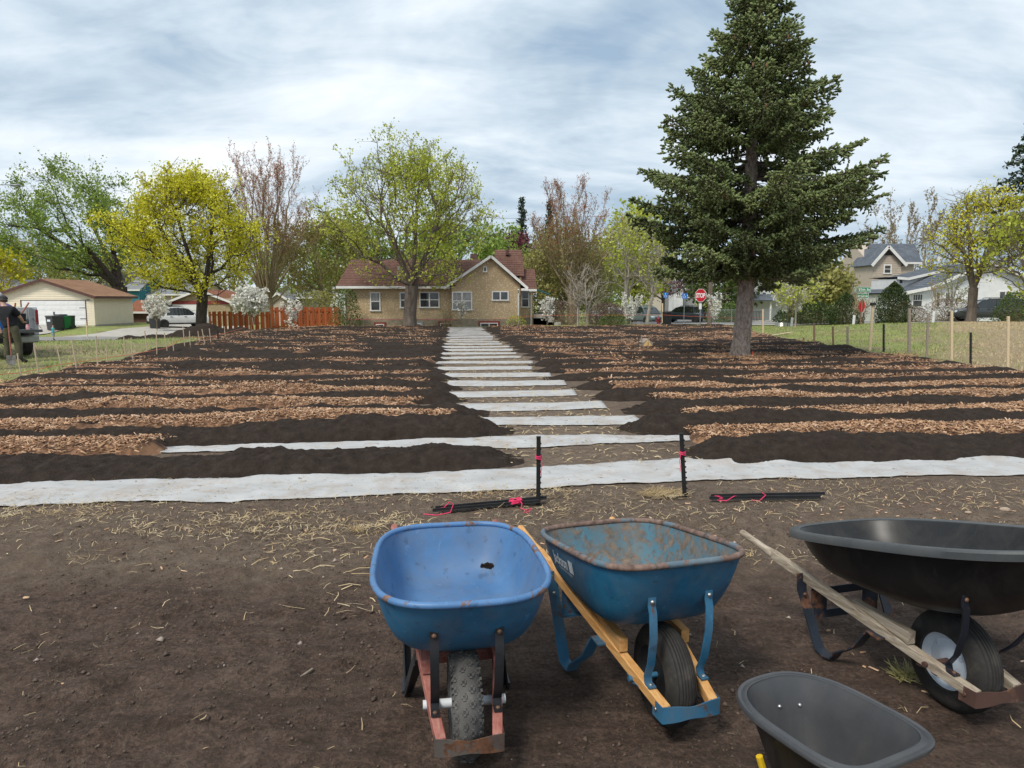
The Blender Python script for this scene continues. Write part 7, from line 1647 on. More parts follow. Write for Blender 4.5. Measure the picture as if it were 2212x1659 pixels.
# second helper, mostly outside the picture, gloved hand hanging into view
J2 = dict(pelvis=(0, 0, .95), waist=(0, .02, 1.14), chest=(.02, .03, 1.36), neck=(.02, .05, 1.52), skull=(.02, .08, 1.60), crown=(.02, .09, 1.69), shl=(-.19, .03, 1.41), ell=(-.25, .08, 1.14), wrl=(-.22, .26, .98), hal=(-.21, .33, .96), shr=(.22, .03, 1.40), elr=(.33, .02, 1.13), wrr=(.40, .05, .88), har=(.41, .06, .80),
          hpl=(-.10, 0, .90), knl=(-.12, .05, .49), anl=(-.13, -.01, .085), tol=(-.15, .14, .04), hpr=(.10, 0, .90), knr=(.12, .03, .49), anr=(.14, -.02, .085), tor=(.17, .13, .04), look=(0, 1, -.1))
glove = plain('work_glove', (0.012, 0.012, 0.012), (0.05, 0.045, 0.01), 22, .9)
mp2 = (-12.38, 16.9); person('helper with black work glove at the very left edge', (mp2[0], mp2[1], Hs(*mp2)), 0, J2, dict(shirt=plain('dark_green_shirt', (0.03, 0.05, 0.04), None, 8, .95), trousers=plain('black_trousers', (0.014, 0.014, 0.016), None, 6, .95), boots=bootm), 1.0, capm, gloves=glove)
# toddler in the alley
J3 = dict(pelvis=(0, 0, .80), waist=(0, .01, 1.0), chest=(0, .02, 1.22), neck=(0, .05, 1.38), skull=(0, .07, 1.50), crown=(0, .08, 1.62), shl=(-.17, .03, 1.26), ell=(-.20, .14, 1.03), wrl=(-.10, .34, 1.0), hal=(-.07, .41, 1.0), shr=(.17, .03, 1.26), elr=(.20, .14, 1.03), wrr=(.10, .34, 1.0), har=(.07, .41, 1.0),
          hpl=(-.09, 0, .76), knl=(-.11, .05, .42), anl=(-.11, -.02, .085), tol=(-.12, .12, .04), hpr=(.09, 0, .76), knr=(.11, .08, .42), anr=(.11, .04, .085), tor=(.12, .18, .04), look=(0, 1, -.1))
tp = g(113, 730, 45.2); person('toddler in turquoise shirt walking in the alley', (tp[0], tp[1], Hs(tp[0], tp[1])+.05), R(-75), J3, dict(shirt=plain('turquoise_shirt', (0.10, 0.52, 0.56), (0.08, 0.44, 0.48), 6, .9), trousers=plain('patterned_shorts', (0.13, 0.16, 0.22), (0.40, 0.42, 0.46), 25, .9), boots=bootm), .60, None, shorts=True, hair=plain('dark_hair', (0.035, 0.02, 0.014), None, 30, .8), name='person')
# shovel between the two men
sp_ = thing('shovel', 'grey bladed shovel stuck in the lawn between the two men', 'shovel', (-12.45, 17.9, Hs(-12.45, 17.9)), R(10))
MB().add([(-.11, 0, .27), (.11, 0, .27), (.115, .0, .1), (.07, 0, .02), (0, 0, -.02), (-.07, 0, .02), (-.115, 0, .1), (0, .03, .15), (0, .035, .27)], [(0, 6, 7, 8), (1, 8, 7, 2), (6, 5, 7), (5, 4, 7), (4, 3, 7), (3, 2, 7)]).build('blade', plain('shovel_steel', (0.26, 0.25, 0.24), (0.16, 0.15, 0.14), 9, .5, metal=.5), sp_)
MB().tube([(0, .03, .25), (-.02, .05, .7), (-.03, .06, 1.2)], .017, 8).build('handle', MT['red_wood'], sp_, True)

# ================================================================ stakes, strings, signs and small things
def hit(px, py):
    """where the view ray through a pixel meets the ground"""
    d = at(px, py, 1.0)-Vector((0, 0, CAM_H)); Y = 3.0
    while Y < 90:
        if CAM_H+d.z*Y < Hs(d.x*Y, Y): break
        Y += .05
    return Vector((d.x*Y, Y, Hs(d.x*Y, Y)))
MT['bamboo'] = wood('bamboo', (0.34, 0.25, 0.16), (0.50, 0.40, 0.28), (0.62, 0.53, 0.40), .7, .4)
MT['stake_pale'] = wood('pale_stake', (0.50, 0.38, 0.22), (0.64, 0.51, 0.33), (0.74, 0.62, 0.44), .75, .4)
MT['stake_grey'] = wood('grey_stake', (0.17, 0.14, 0.11), (0.28, 0.235, 0.19), (0.38, 0.33, 0.28), .9, 1)
MT['stake_brown'] = wood('brown_stake', (0.16, 0.095, 0.055), (0.26, 0.165, 0.105), (0.34, 0.24, 0.165), .9, 1)
MT['stake_black'] = plain('black_stake', (0.016, 0.017, 0.019), (0.010, 0.010, 0.011), 14, .45)
MT['pink'] = plain('pink_string', (0.80, 0.05, 0.16), (0.68, 0.03, 0.12), 30, .8)
MT['orange'] = plain('orange_string', (0.75, 0.16, 0.06), (0.62, 0.12, 0.05), 30, .8)
def stake(label, x1, y1, x0, y0, mat, w=.035, square=True, group=None, name='stake', cat='stake', drop=.0, cap=None):
    """(x1,y1) pixel of the top, (x0,y0) pixel of the foot"""
    b = hit(x0, y0); t_ = at(x1, y1, b.y); root = thing(name, label, cat, b, 0, group); d = t_-b; m = MB()
    if square: m.bar((0, 0, -.08), d, w, w*.8, (0, 1, 0))
    else: m.tube([(0, 0, -.08), d*.33+Vector((.004, 0, 0)), d*.66, d], w/2, 7)
    m.build('shaft', MT[mat], root, not square, bevel=.003 if square else 0)
    if cap: MB().box(d+Vector((0, 0, -.01)), (w*1.9, w*1.9, .09)).build('cap', MT[cap], root)
    return root, b, d
lefts = [(150, 980, 190, 1240), (293, 890, 340, 1225), (490, 920, 545, 1160), (620, 860, 670, 1170), (830, 828, 845, 1130), (918, 920, 930, 1110), (1070, 835, 1078, 990), (1133, 845, 1150, 1065), (1250, 785, 1275, 1010), (1352, 795, 1355, 1025), (1420, 800, 1450, 1005), (1495, 860, 1500, 990), (1580, 740, 1598, 950), (1637, 785, 1645, 950), (1710, 785, 1725, 905), (1745, 770, 1775, 930), (1808, 765, 1825, 915), (1940, 745, 1945, 860), (2040, 700, 2045, 800), (2115, 665, 2125, 780), (2145, 655, 2152, 760), (2180, 670, 2200, 800)]
line = []
for i, (a, b, c, d) in enumerate(lefts):
    lab = '%s bamboo cane along the left edge of the plot, counted from the left' % (ORD[i] if i < len(ORD) else 'last')
    r_, bs, dv = stake(lab, a*.25, 518.4+b*.25, c*.25, 518.4+d*.25, 'bamboo', .028, False, 'bamboo canes along the left edge', 'bamboo_cane', 'cane')
    line.append(bs+dv*(.35 if d > 1000 else .5))
stake('black stake between the far bamboo canes', 470, 713, 471.3, 741, 'stake_black', .04, True, None, 'black_stake')
stake('pale stake with red top at the alley', 186, 695, 189, 731, 'stake_pale', .06)
line.sort(key=lambda p: p.y)
o = MB().tube([Vector((-10.6, 11.5, .28))]+[p for i, p in enumerate(line) if i % 3 == 0]+[line[-1]], .006, 5).build('guide_string', MT['orange'], None, True); tag(o, 'orange guide string running along the bamboo canes', 'string')
o = MB().tube([line[-1], at(760, 690, 45), at(985, 690.5, 44.6)], .009, 4).build('guide_string', MT['pink'], None, True); tag(o, 'pink guide string stretched in front of the stucco house', 'string')
o = MB().tube([at(1060, 690, 44.6), at(1170, 681, 45), at(1337, 680.5, 46), at(1424, 680, 46), at(1580, 687, 44), at(1648, 686, 33)], .009, 4).build('guide_string', MT['orange'], None, True); tag(o, 'red guide string stretched in front of the parked cars', 'string')
rights = [('tall pale stake on the lawn right of the spruce', 1648, 668, 1648, 724, 'stake_pale', .06), ('short brown stake nearest the spruce', 1759, 701.6, 1759, 743.6, 'stake_brown', .06), ('second short brown stake from the spruce', 1799, 705, 1800.5, 750, 'stake_brown', .055), ('short grey stake, third from the spruce', 1831, 705, 1831, 751, 'stake_grey', .06), ('leaning pale post with dark cap', 1886, 656, 1879, 757, 'stake_pale', .07), ('black plastic stake before the leaning post', 1909, 700, 1909, 762, 'stake_black', .05), ('thick weathered grey post', 1964.5, 666, 1964, 765, 'stake_grey', .075), ('weathered grey stake right of the thick post', 2005, 681, 2002, 774, 'stake_grey', .055), ('tall new pale stake in front of the yellow maple', 2056, 671, 2056, 787, 'stake_pale', .055), ('black plastic stake beside the tall new stake', 2097, 718, 2097, 790, 'stake_black', .045), ('pale stake nearest the right edge', 2178, 683.5, 2177, 802, 'stake_pale', .055), ('tiny stake stub at the corner of the right rows', 1736, 729, 1736, 744, 'stake_brown', .05)]
for lab, a, b, c, d, mt, w in rights:
    r_, bs, dv = stake(lab, a, b, c, d, mt, w, True, None, 'stake', cap='stake_black' if 'dark cap' in lab else None)
    if mt == 'stake_black':
        for q in range(1, 9): MB().box(dv*(q/9)+Vector((.028, -.01, 0)), (.025, .02, .012)).build('stud', MT['stake_black'], r_)
stake('pale stake left of the path end', 968.5, 671, 968.5, 704.5, 'stake_pale', .10); stake('tall pale stake right of the path end', 1025, 659, 1025, 704.5, 'stake_pale', .09)
stake('pale stake beside the black bin by the street', 1431, 655, 1431, 698.5, 'stake_pale', .10)
# front pair of black stakes with pink string
def tbar(m, a, b, w=.034):
    m.bar(a, b, w, .006, (0, 1, 0)); d = Vector(b)-Vector(a); m.bar(Vector(a)+Vector((0, .010, 0)), Vector(b)+Vector((0, .010, 0)), .007, .022, (0, 1, 0))
def front_stake(label, base, top, ystr):
    root = thing('black_stake', label, 'stake', base); d = Vector(top)-Vector(base); m = MB(); n = d.normalized()
    m.bar((0, 0, -.05), d, .034, .012, (0, 1, 0)); m.bar((0, .014, -.05), d+Vector((0, .014, 0)), .009, .020, (0, 1, 0)); m.build('shaft', MT['stake_black'], root, False, bevel=.002)
    for q in range(1, 12): MB().box(d*(q/12)+Vector((.019, -.006, 0)), (.008, .012, .012)).build('stud', MT['stake_black'], root)
    MB().box(d+Vector((0, .005, .004)), (.036, .03, .012)).build('cap', MT['stake_black'], root)
    o = thing('string_tie', 'pink string tied round the %s' % ('left black stake' if base[0] < 1 else 'right black stake'), 'string', base)
    m = MB(); c = d*ystr
    for k_ in range(3): m.tube([c+Vector((.026*math.cos(t_), .004+.024*math.sin(t_), .012*k_+.004*math.sin(t_*2+k_))) for t_ in np.linspace(0, 6.28, 14)[:-1]], .0035, 5, closed=True)
    m.build('loops', MT['pink'], o, True); sg = 1 if base[0] < 1 else -1
    MB().tube([c+Vector((sg*.02, -.02, 0)), c+Vector((sg*.028, -.024, -.05)), c+Vector((sg*.02, -.02, -.10)), c+Vector((sg*.024, -.03, -.14))], .003, 5).build('loose_end', MT['pink'], o, True)
front_stake('left black stake standing in front of the long fabric strip', (.212, 5.68, float(top_z(.212, 5.68))), (.212, 5.66, .56), .69)
front_stake('right black stake leaning in front of the long fabric strip', (1.45, 5.89, float(top_z(1.45, 5.89))), (1.40, 5.88, .545), .69)
def lying(label, a, b, n=3):
    a, b = Vector(a), Vector(b); root = thing('stake_bundle', label, 'stake bundle', a); d = b-a; m = MB()
    for i in range(n):
        o_ = Vector((.02*i, (i-1)*.026, .018+.012*(i % 2))); e_ = Vector((.03*(i % 2), (i-1)*.012, .006*i))
        s_ = MB(); s_.bar(o_, d+o_+e_, .030, .007, (0, .2*(i-1), 1)); s_.bar(o_+Vector((0, 0, .011)), d+o_+e_+Vector((0, 0, .011)), .007, .020, (0, 0, 1)); s_.build('stake', MT['stake_black'], root, False, bevel=.002)
    return root
za, zb2 = float(top_z(-.62, 5.50)), float(top_z(.23, 5.70))
lying('bundle of black stakes lying left with pink string', (-.62, 5.50, za+.01), (.23, 5.70, zb2+.012)); lying('bundle of black stakes lying right, pointed end to the right', (1.62, 5.80, float(top_z(1.62, 5.8))+.01), (2.54, 5.83, float(top_z(2.5, 5.83))+.01), 2)
def tangle(label, c, size, n, seed, tails=()):
    rr = random.Random(seed); root = thing('pink_string', label, 'string', (c[0], c[1], float(top_z(c[0], c[1])))); pts = []
    for i in range(n):
        a = i*1.9+rr.uniform(-.5, .5); q = size*(.35+.65*rr.random()); pts.append((math.cos(a)*q, math.sin(a)*q*.6, .02+.045*rr.random()*size/.06))
    from mathutils import geometry
    sm = []
    for i in range(len(pts)-1):
        p0, p1, p2, p3 = [Vector(pts[max(0, min(len(pts)-1, i+k))]) for k in (-1, 0, 1, 2)]
        for t_ in (0, .25, .5, .75): sm.append(.5*((2*p1)+(p2-p0)*t_+(2*p0-5*p1+4*p2-p3)*t_*t_+(3*p1-p0-3*p2+p3)*t_**3))
    MB().tube(sm, .0042, 5).build('tangle', MT['pink'], root, True)
    for tl in tails: MB().tube([Vector(p) for p in tl], .0036, 5).build('loose_end', MT['pink'], root, True)
tangle('bright pink string heaped on the right part of the left bundle', (.03, 5.63), .062, 34, 1, [[(.03, -.02, .05), (.05, -.06, .04), (.04, -.12, .015), (.09, -.15, .012), (.12, -.12, .02), (.10, -.19, .01), (.06, -.2, .01)]])
tangle('pink string round the left end of the left bundle', (-.55, 5.52), .045, 18, 2, [[(.0, -.02, .03), (.06, -.0, .09), (.09, .0, .07), (.07, -.05, .02), (-.03, -.09, .01), (-.14, -.07, .012)]])
tangle('thin pink string round the right bundle', (1.70, 5.79), .04, 12, 3, [[(-.02, -.03, .02), (.05, -.05, .02), (.12, -.02, .05), (.16, .02, .04)], [(.26, -.02, .02), (.32, -.04, .015), (.38, -.02, .06), (.36, .01, .07)]])
# tuft of pulled straw and the green one by the black barrow
def tuft(label, c, r_, n, seed, mats, Lr=(.06, .16)):
    rr = np.random.default_rng(seed); a = rr.uniform(0, 6.28, n); q = r_*rr.random(n)**.6; b = rr.uniform(0, 6.28, n); L = rr.uniform(*Lr, n)
    P0 = np.stack([np.cos(a)*q, np.sin(a)*q*.6, .005+rr.random(n)*.02], -1); P1 = P0+np.stack([np.cos(b)*L*.8, np.sin(b)*L*.8, rr.random(n)*.05], -1)
    v, f = frusta(P0, P1, np.full(n, .0022), np.full(n, .0012), 3); o = big_mesh('straw_tuft', v, f, mats); o.location = (c[0], c[1], float(top_z(c[0], c[1]))); tag(o, label, 'straw tuft')
tuft('pale straw tuft at the foot of the right black stake', (1.28, 5.95), .20, 260, 1, MT['straw']); p = hit(1957, 1508)
tuft('green and yellow grass tuft between the black barrow and the cart', (p.x, p.y), .055, 110, 2, plain('green_straw', (0.50, 0.44, 0.22), (0.28, 0.28, 0.10), 20, .8), (.05, .11)); p = hit(72, 1100)
tuft('small straw tuft left of the bright blue barrow', hit(773, 1160)[:2], .04, 60, 3, MT['straw'], (.04, .08))
m = MB().bar((-.045, -.04, .014), (.045, .04, .02), .010, .009); o = m.build('stick', MT['stake_grey'], None, False, bevel=.003); o.location = hit(656, 1490); o.rotation_euler = (0, 0, .35); tag(o, 'short grey stick lying on the soil left of the bright blue barrow', 'stick')
rs_ = random.Random(5)
for i, (px, py, sz, lab) in enumerate(((2170, 1104, .035, 'tan stone lying at the right edge near the fabric'), (2092, 1108, .022, 'small pale stone right of the lying stakes'), (2024, 1127, .026, 'flat tan stone behind the black barrow'), (1902, 1140, .02, 'tan stone just behind the black tray'), (403, 1145, .02, 'reddish stone in the straw at left'))):
    m = MB().ball((0, 0, .3), (1.3, .9, .55), 9, 6); m.v = [(x*(1+.25*(rs_.random()-.5)), y*(1+.25*(rs_.random()-.5)), z) for x, y, z in m.v]; o = m.build('stone', plain('stone_%d' % i, (0.42, 0.33, 0.25), (0.28, 0.21, 0.16), 4, .85, .3, 20), None, 'all'); p = hit(px, py); o.location = (p.x, p.y, float(top_z(p.x, p.y))); o.scale = (sz, sz, sz); tag(o, lab, 'stone')

# log with a pale cut face in the right rows
lp = hit(1396, 754); lg = thing('log_stump', 'grey weathered log stump with pale cut face among the right rows', 'stump', (lp.x, lp.y, lp.z), R(8))
rr = random.Random(9); m = MB(); n = 16; rings = []
for j, (y, sc_) in enumerate(((-.16, .9), (-.05, 1.0), (.12, 1.02), (.30, .92))):
    rings.append([Vector((math.cos(6.283*k_/n)*.185*sc_*(1+.16*math.sin(k_*2.1)), y, .16+math.sin(6.283*k_/n)*.17*sc_*(1+.14*math.sin(k_*1.7+1)))) for k_ in range(n)])
m.add([v for r_ in rings for v in r_], [(j*n+k_, j*n+(k_+1) % n, (j+1)*n+(k_+1) % n, (j+1)*n+k_) for j in range(3) for k_ in range(n)]+[tuple(range(n)), tuple(range(3*n, 4*n))]); m.build('bark', MT['stake_grey'], lg, True)
cut = [(-.14, .03), (-.155, .12), (-.10, .20), (-.055, .235), (-.03, .31), (0, .25), (.035, .29), (.075, .2), (.15, .10), (.13, .045), (.0, .03), (-.07, .0)]
MB().prism(cut, 'y', -.185, -.155).build('cut_face', wood('fresh_cut', (0.52, 0.33, 0.13), (0.66, 0.46, 0.20), (0.74, 0.56, 0.28), .7, .3), lg); MB().bar((-.01, -.19, .04), (.0, -.19, .25), .012, .006).build('crack', MT['dark_trim'], lg)
MB().tube([(-.16, .0, .25), (-.18, .0, .38), (-.14, .02, .42)], [.03, .02, .006], 6).build('splinter', MT['stake_grey'], lg)

# bins
def bin_(label, px, Y, h, w, col, yaw=0, lid=None, rec=None):
    loc = g(px, 700, Y, .10); root = thing('wheelie_bin', label, 'bin', loc, R(yaw), 'wheeled rubbish bins'); mt = plain('bin_'+label[:14], col, tuple(x*.75 for x in col), 5, .5); k = h/1.1
    MB().box((0, 0, h*.46), (w*.84, w*.92, h*.88), taper=(1.18, 1.14)).build('body', mt, root, False, bevel=.02)
    MB().box((0, -.02, h*.94), (w*1.06, w*1.16, h*.07), taper=(.9, .9)).build('lid', lid or mt, root, False, bevel=.015); MB().tube([(-w*.4, w*.62, h*.90), (w*.4, w*.62, h*.90)], .018, 6).build('handle', mt, root, True)
    for s in (-1, 1): MB().lathe([(0, -.03), (.12*k, -.03), (.12*k, .03), (0, .03)], 16, axis='x').build('wheel', MT['rubber'], root, False, loc=(s*w*.40, w*.40, .12*k))
    if rec: MB().bb(-w*.22, w*.22, -w*.545, -w*.53, h*.58, h*.72).build('label_print', MT['plate'], root)
bin_('large dark grey wheeled bin in front of the white garage door', 118, 55.4, 1.15, .85, (0.045, 0.045, 0.05), -25, rec=True); bin_('blue wheeled bin behind the large grey bin', 132, 56.4, 1.12, .62, (0.07, 0.13, 0.28), -25, lid=MT['car_trim']); bin_('bright green wheeled bin beside the garage door', 141.5, 56.3, 1.0, .55, (0.01, 0.19, 0.05), -25); bin_('dark green wheeled bin, last of the alley bins', 150.5, 56.6, 1.0, .55, (0.02, 0.055, 0.035), -25)
bin_('dark grey wheeled bin left of the white parked car', 334, 60.2, 1.12, .75, (0.04, 0.04, 0.045), 15); bin_('blue wheeled bin half hidden beside the white parked car', 340, 62.0, 1.3, .6, (0.06, 0.16, 0.36), 15)
bin_('black wheeled bin beside the pale stake by the street', 1440.5, 46.2, .95, .44, (0.018, 0.019, 0.022), 20)
# hydrant
hp = g(1422, 700, 47); hy = thing('fire_hydrant', 'dark red fire hydrant left of the black bin', 'hydrant', hp)
MB().lathe([(0, 0), (.14, 0), (.14, .05), (.10, .06), (.10, .48), (.13, .5), (.13, .54), (.11, .60), (.06, .67), (.03, .69), (.03, .74), (0, .74)], 14).build('barrel', plain('hydrant_red', (0.20, 0.02, 0.03), None, 6, .5), hy, True)
for s in (-1, 1): MB().lathe([(0, 0), (.055, 0), (.055, .08), (0, .08)], 10, axis='x').build('outlet', plain('hydrant_cap', (0.24, 0.03, 0.04), None, 6, .5), hy, True, loc=(s*.10 if s > 0 else -.18, 0, .40))

# ---- signs
MT['sign_red'] = plain('sign_red', (0.50, 0.012, 0.025), (0.44, 0.01, 0.02), 3, .4); MT['sign_white'] = plain('sign_white', (0.80, 0.80, 0.80), None, 3, .45); MT['sign_white2'] = plain('sign_letter', (0.82, 0.82, 0.82), (0.78, 0.78, 0.78), 3, .45)
MT['sign_green'] = plain('sign_green', (0.0, 0.24, 0.14), (0.0, 0.21, 0.12), 3, .4); MT['sign_blue'] = plain('sign_blue', (0.01, 0.16, 0.52), (0.01, 0.14, 0.46), 3, .4); MT['pole_grey'] = plain('galvanised_post', (0.30, 0.33, 0.34), (0.22, 0.25, 0.26), 9, .45, metal=.5)
def octo(r_): return [(r_*math.cos(R(22.5+45*i)), r_*math.sin(R(22.5+45*i))) for i in range(8)]
sc_ = at(1511.5, 638, 43); loc = g(1511.5, 698, 43, -.1); ss = thing('stop_sign', 'red stop sign on a grey post by the street', 'sign', loc, R(-48)); hz_ = sc_.z-loc[2]; r8 = .41
MB().bb(-.03, .03, .012, .06, 0, hz_+.3).build('post', MT['pole_grey'], ss); MB().prism([(x, z+hz_) for x, z in octo(r8)], 'y', 0, .010).build('plate', MT['sign_white'], ss); MB().prism([(x, z+hz_) for x, z in octo(r8*.94)], 'y', -.004, 0).build('face', MT['sign_red'], ss)
vs, fs = text_mesh('STOP', .37, .012); wx = max(v.x for v in vs); k_ = .62/wx; MB().add([((v.x-wx/2)*k_, -.007, v.y*1.0+hz_-.13) for v in vs], fs).build('lettering', MT['sign_white2'], ss)
MB().bb(-.09, .09, -.004, .01, hz_-.82, hz_-.48).build('lower_plate', MT['sign_white'], ss)
for px, py, Y, lab in ((1437, 638, 62, 'small blue parking sign left of the lime bush'), (1477.5, 639.5, 60, 'small blue parking sign above the dark car')):
    c_ = at(px, py, Y); loc = g(px, 698, Y); o = thing('parking_sign', lab, 'sign', loc); h_ = c_.z-loc[2]; MB().tube([(0, .03, 0), (0, .03, h_+.2)], .03, 6).build('post', MT['pole_grey'], o); MB().bb(-.20, .20, 0, .012, h_-.22, h_+.22).build('plate', MT['sign_blue'], o)
    w_ = MB(); w_.tube([(.10*math.cos(t_)-.01, -.004, h_-.05+.10*math.sin(t_)) for t_ in np.linspace(2.4, 6.6, 10)], .014, 4); w_.tube([(-.03, -.004, h_+.13), (-.03, -.004, h_-.01), (.06, -.004, h_-.01), (.09, -.004, h_-.12)], .015, 4); w_.ball((-.03, -.004, h_+.15), (.028, .008, .028), 8, 5); w_.build('symbol', MT['sign_white2'], o)
# street name sign with the side of a stop sign below
sy = 42.0; loc = g(1858, 698, sy); c1 = at(1862, 625.5, sy); o = thing('street_sign', 'green street name plates on a brown post in front of the hedge', 'sign', loc)
MB().tube([(0, 0, 0), (.06, 0, c1.z-loc[2]+.15)], .035, 8).build('post', MT['stake_brown'], o, True)
for txt, py, w_, h_ in (('E 39th St', 625.5, .96, .29), ('Standish Av', 639.0, .70, .29)):
    c_ = at(1862, py, sy); z_ = c_.z-loc[2]; x_ = c_.x-loc[0]
    pl_ = MB().bb(x_-w_/2, x_+w_/2, -.06, -.045, z_-h_/2, z_+h_/2).build('name_plate', MT['sign_green'], o)
    b_ = MB(); e_ = .018
    for x0, x1, z0, z1 in ((-w_/2, w_/2, h_/2-e_, h_/2), (-w_/2, w_/2, -h_/2, -h_/2+e_), (-w_/2, -w_/2+e_, -h_/2+e_, h_/2-e_), (w_/2-e_, w_/2, -h_/2+e_, h_/2-e_)): b_.bb(x_+x0, x_+x1, -.064, -.06, z_+z0, z_+z1)
    b_.build('border', MT['sign_white2'], pl_); vs, fs = text_mesh(txt, .20, .004); wx = max(v.x for v in vs); k_ = (w_-.10)/wx; MB().add([(x_+(v.x-wx/2)*k_, -.065, z_-.075+v.y*1.05) for v in vs], fs).build('lettering', MT['sign_white2'], pl_)
c_ = at(1861, 661, sy); z_ = c_.z-loc[2]; x_ = c_.x-loc[0]
pl_ = MB().prism([(x*.52, z) for x, z in octo(.37)], 'y', .05, .062).build('stop_plate', MT['sign_red'], o); pl_.location = (x_+.04, 0, z_); MB().bb(x_+.03, x_+.10, .03, .045, z_-.62, z_-.34).build('lower_plate', MT['sign_white'], o)
# flag, utility pole, lamp, wires
loc = g(1498.5, 690, 90); fl = thing('flagpole', 'white flagpole with a blue and white flag before the cottage', 'flagpole', loc); hh = at(1498, 600, 90).z-loc[2]
MB().tube([(0, 0, 0), (0, 0, hh)], [.06, .035], 8).build('pole', MT['trim'], fl, True); fx = MB(); nn = 10
vs = [(-.02-.9*i/nn, .10*math.sin(i*.9+j*.5), hh-.15-.95*j/5-.40*i/nn) for i in range(nn+1) for j in range(6)]; fx.add(vs, [(i*6+j, i*6+j+1, (i+1)*6+j+1, (i+1)*6+j) for i in range(nn) for j in range(5)]); o = fx.build('flag', plain('flag_cloth', (0.10, 0.15, 0.40), (0.55, 0.42, 0.45), 2.2, .8), fl, True); o.modifiers.new('thick', 'SOLIDIFY').thickness = .006
loc = g(1532.5, 698, 46.5); up = thing('utility_pole', 'brown wooden utility pole right of the stop sign', 'pole', loc); MB().tube([(0, 0, -.1), (0, 0, 4), (.02, 0, 8.6)], [.15, .14, .12], 10).build('shaft', MT['bark_mid'], up, True); MB().bar((-.9, 0, 8.2), (.9, 0, 8.2), .09, .11).build('crossarm', MT['bark_mid'], up)
loc = g(-30, 690, 40); sl_ = thing('street_lamp', 'cobra head street lamp arm at the left edge above the trees', 'street lamp', loc); h_ = at(0, 400, 40).z-loc[2]; e_ = at(30, 402, 40).x-loc[0]
MB().tube([(0, 0, -.1), (0, 0, h_-.2)], [.14, .10], 10).build('pole', MT['bark_mid'], sl_, True); MB().tube([(0, 0, h_-.3), (e_*.5, 0, h_+.02), (e_-.2, 0, h_+.02)], .025, 8).build('arm', MT['pole_grey'], sl_, True); MB().ball((e_+.05, 0, h_), (.30, .12, .06), 14, 8).build('lamp_head', MT['pole_grey'], sl_, 'all'); MB().ball((e_+.10, 0, h_-.03), (.17, .09, .05), 12, 6).build('lens', MT['lamp_clear'], sl_, 'all')
def wire(label, pts, r_=.014):
    P = [at(*p) for p in pts]; sm = []
    for i in range(len(P)-1):
        for t_ in np.linspace(0, 1, 9)[:-1]: q = P[i].lerp(P[i+1], t_); sm.append(q-Vector((0, 0, 1))*(.25*4*t_*(1-t_)))
    o = MB().tube(sm+[P[-1]], r_, 4).build('overhead_wire', MT['car_trim'], None, True); tag(o, label, 'wire')
wire('thick overhead cable sloping down over the cream garage', [(-60, 492, 62), (150, 574, 70), (290, 606, 78)], .03); wire('thin overhead wire sloping down beside the thick cable', [(-60, 470, 64), (160, 558, 72), (330, 612, 84)], .014)
wire('thin overhead wire at the upper left edge', [(-60, 374, 60), (60, 391, 66)]); wire('thin overhead wire across the sky right of the central maple', [(1000, 466, 86), (1200, 468, 86), (1430, 455, 86)], .02)
# white trunk guards, planter, board, chain link fence
for px, y1, y0, Y, lab in ((1843, 681, 699, 41, 'white trunk guard left of the street name sign'), (2014.5, 672, 699, 40, 'tall white trunk guard in front of the brown bushes'), (1709.5, 686, 699, 43, 'white trunk guard beside the metal planter')):
    b = g(px, 699, Y); h_ = at(px, y1, Y).z-b[2]; o = thing('trunk_guard_sapling', lab, 'sapling', b); MB().tube([(0, 0, -.05), (.03, 0, h_)], .075, 8).build('trunk_guard', MT['sign_white'], o, True)
    rr = np.random.default_rng(int(px)); sk = Skel(); last = -1
    for q in range(5): last = sk.add((.02*q, 0, h_*.5+.3*q), last)
    for q in range(26): sk.add(sk.p[rr.integers(2, len(sk.p))]+np.array([rr.normal()*.16, rr.normal()*.16, rr.uniform(.1, .35)]), len(sk.p)-1 if q % 3 == 0 else int(rr.integers(2, 5)))
    P = np.array(sk.p); pa = np.array(sk.par); i_ = np.where(pa >= 0)[0]; v, f = frusta(P[pa[i_]], P[i_], np.full(len(i_), .016), np.full(len(i_), .007), 4); big_mesh('stem', v, f, MT['bark_olive'], o)
loc = g(1690, 697, 45); o = thing('metal_planter', 'round corrugated metal planter on the far lawn', 'planter', loc); MB().lathe([(0, 0)]+[(.42+.012*(i % 2), .30*i/12) for i in range(13)]+[(.40, .30), (.40, .24), (0, .24)], 20).build('tub', MT['zinc'], o, True); MB().lathe([(0, .245), (.39, .25), (0, .29)], 16).build('soil', MT['bed'], o)
a, b = hit(1661, 727), hit(1711, 719); o = MB().bar(a+Vector((0, 0, .03)), b+Vector((0, 0, .03)), .09, .03).build('loose_board', MT['stake_pale'], None, False, bevel=.004); tag(o, 'pale board lying on the lawn right of the spruce', 'board')
cl_ = thing('chain_link_fence', 'grey chain link fence behind the stop sign', 'fence', (0, 0, 0)); p0, p1 = at(1540, 690, 60), at(1700, 690, 60); z0, h_ = Hs(p0.x, 60), 1.15; mt = MT['pole_grey']
for i in range(5): x = p0.x+(p1.x-p0.x)*i/4; MB().tube([(x, 60, z0-.2), (x, 60, z0+h_+.05)], .035, 6).build('post', mt, cl_, True)
for z in (z0+.08, z0+h_): MB().tube([(p0.x, 60, z), (p1.x, 60, z)], .022, 5).build('rail', mt, cl_, True)
m = MB(); L_ = p1.x-p0.x
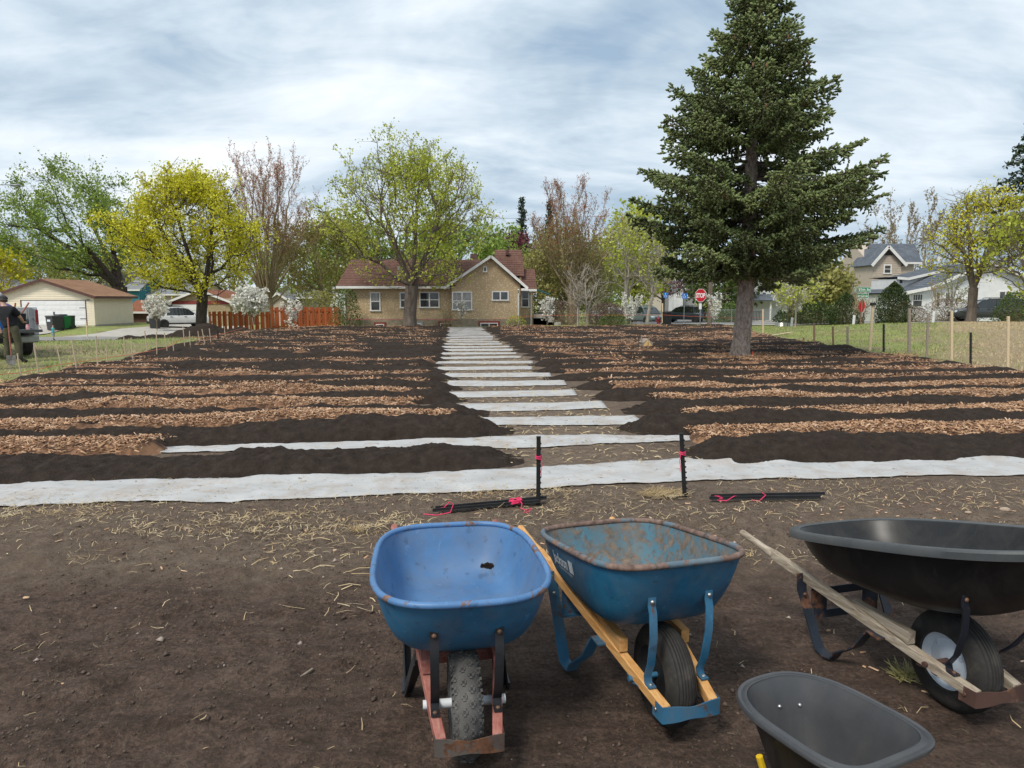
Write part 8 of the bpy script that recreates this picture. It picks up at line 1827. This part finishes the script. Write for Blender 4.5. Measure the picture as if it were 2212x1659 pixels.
for i in range(int((L_+h_)/.16)):
    s_ = i*.16
    for sg in (0, 1):
        xa, xb = s_-h_, s_; za_, zb_2 = 0, h_
        if xa < 0: za_ = -xa; xa = 0
        if xb > L_: zb_2 = h_-(xb-L_); xb = L_
        if xb <= xa: continue
        if sg: m.bar((p1.x-xa, 60.01, z0+za_), (p1.x-xb, 60.01, z0+zb_2), .006, .006)
        else: m.bar((p0.x+xa, 60, z0+za_), (p0.x+xb, 60, z0+zb_2), .006, .006)
o = m.build('mesh', mt, cl_); o['kind'] = 'stuff'
ip = thing('iron_fence', 'thin black iron fence in front of the cream bungalow', 'fence', (0, 0, 0)); a, b = at(1368, 660, 88), at(1458, 660, 88); zz = Hs(a.x, 88)
for i in range(31): x = a.x+(b.x-a.x)*i/30; MB().bb(x-.015, x+.015, 88-.015, 88.015, zz, zz+1.2+(.08 if i % 6 == 0 else 0)).build('picket', MT['dark_trim'], ip)
for z in (.15, 1.1): MB().bb(a.x, b.x, 88-.02, 88.02, zz+z-.02, zz+z+.02).build('rail', MT['dark_trim'], ip)
loc = g(1442, 690, 84); o = thing('paddling_pool', 'blue plastic pool standing before the cream bungalow', 'pool', (loc[0], loc[1], loc[2]+.05)); MB().lathe([(0, .05), (1.05, .05), (1.1, .0), (1.18, .42), (1.22, .44), (1.16, .46), (1.10, .40), (1.0, .10), (0, .10)], 28).build('shell', MT['sign_blue'], o, True)
# dark heaps of soil beyond the canes on the left
for i, (px, Y, w, h_, lab) in enumerate(((440, 40.5, 4.6, .95, 'big dark soil heap in front of the golden maple trunk'), (330, 40, 3.2, .55, 'dark soil heap left of the big heap'), (282, 38.5, 2.2, .45, 'small dark soil heap at the alley end'), (520, 42, 3.2, .45, 'low dark soil heap in front of the red fence'))):
    x, y, z = g(px, 700, Y, 0); n = 34; U_, V_ = np.meshgrid(np.linspace(-1, 1, n), np.linspace(-1, 1, n)); rad = np.sqrt(U_**2+V_**2); X_ = U_*w/2; Y_ = V_*w*.35
    Z_ = h_*np.clip(1-rad, 0, 1)**.8*(1+.5*fbm(X_*.9+i*7, Y_*.9, 3, 401))+.08*fbm(X_*4, Y_*4+i, 3, 402)*(rad < 1)-.12*sstep(.85, 1.05, rad)
    ii = np.arange(n*n).reshape(n, n); fc = np.stack([ii[:-1, :-1], ii[:-1, 1:], ii[1:, 1:], ii[1:, :-1]], -1).reshape(-1, 4); o = big_mesh('soil_heap', np.stack([X_, Y_, Z_], -1).reshape(-1, 3), fc, MT['bed'], smooth=True); o.location = (x, y, z); tag(o, lab, 'soil heap')
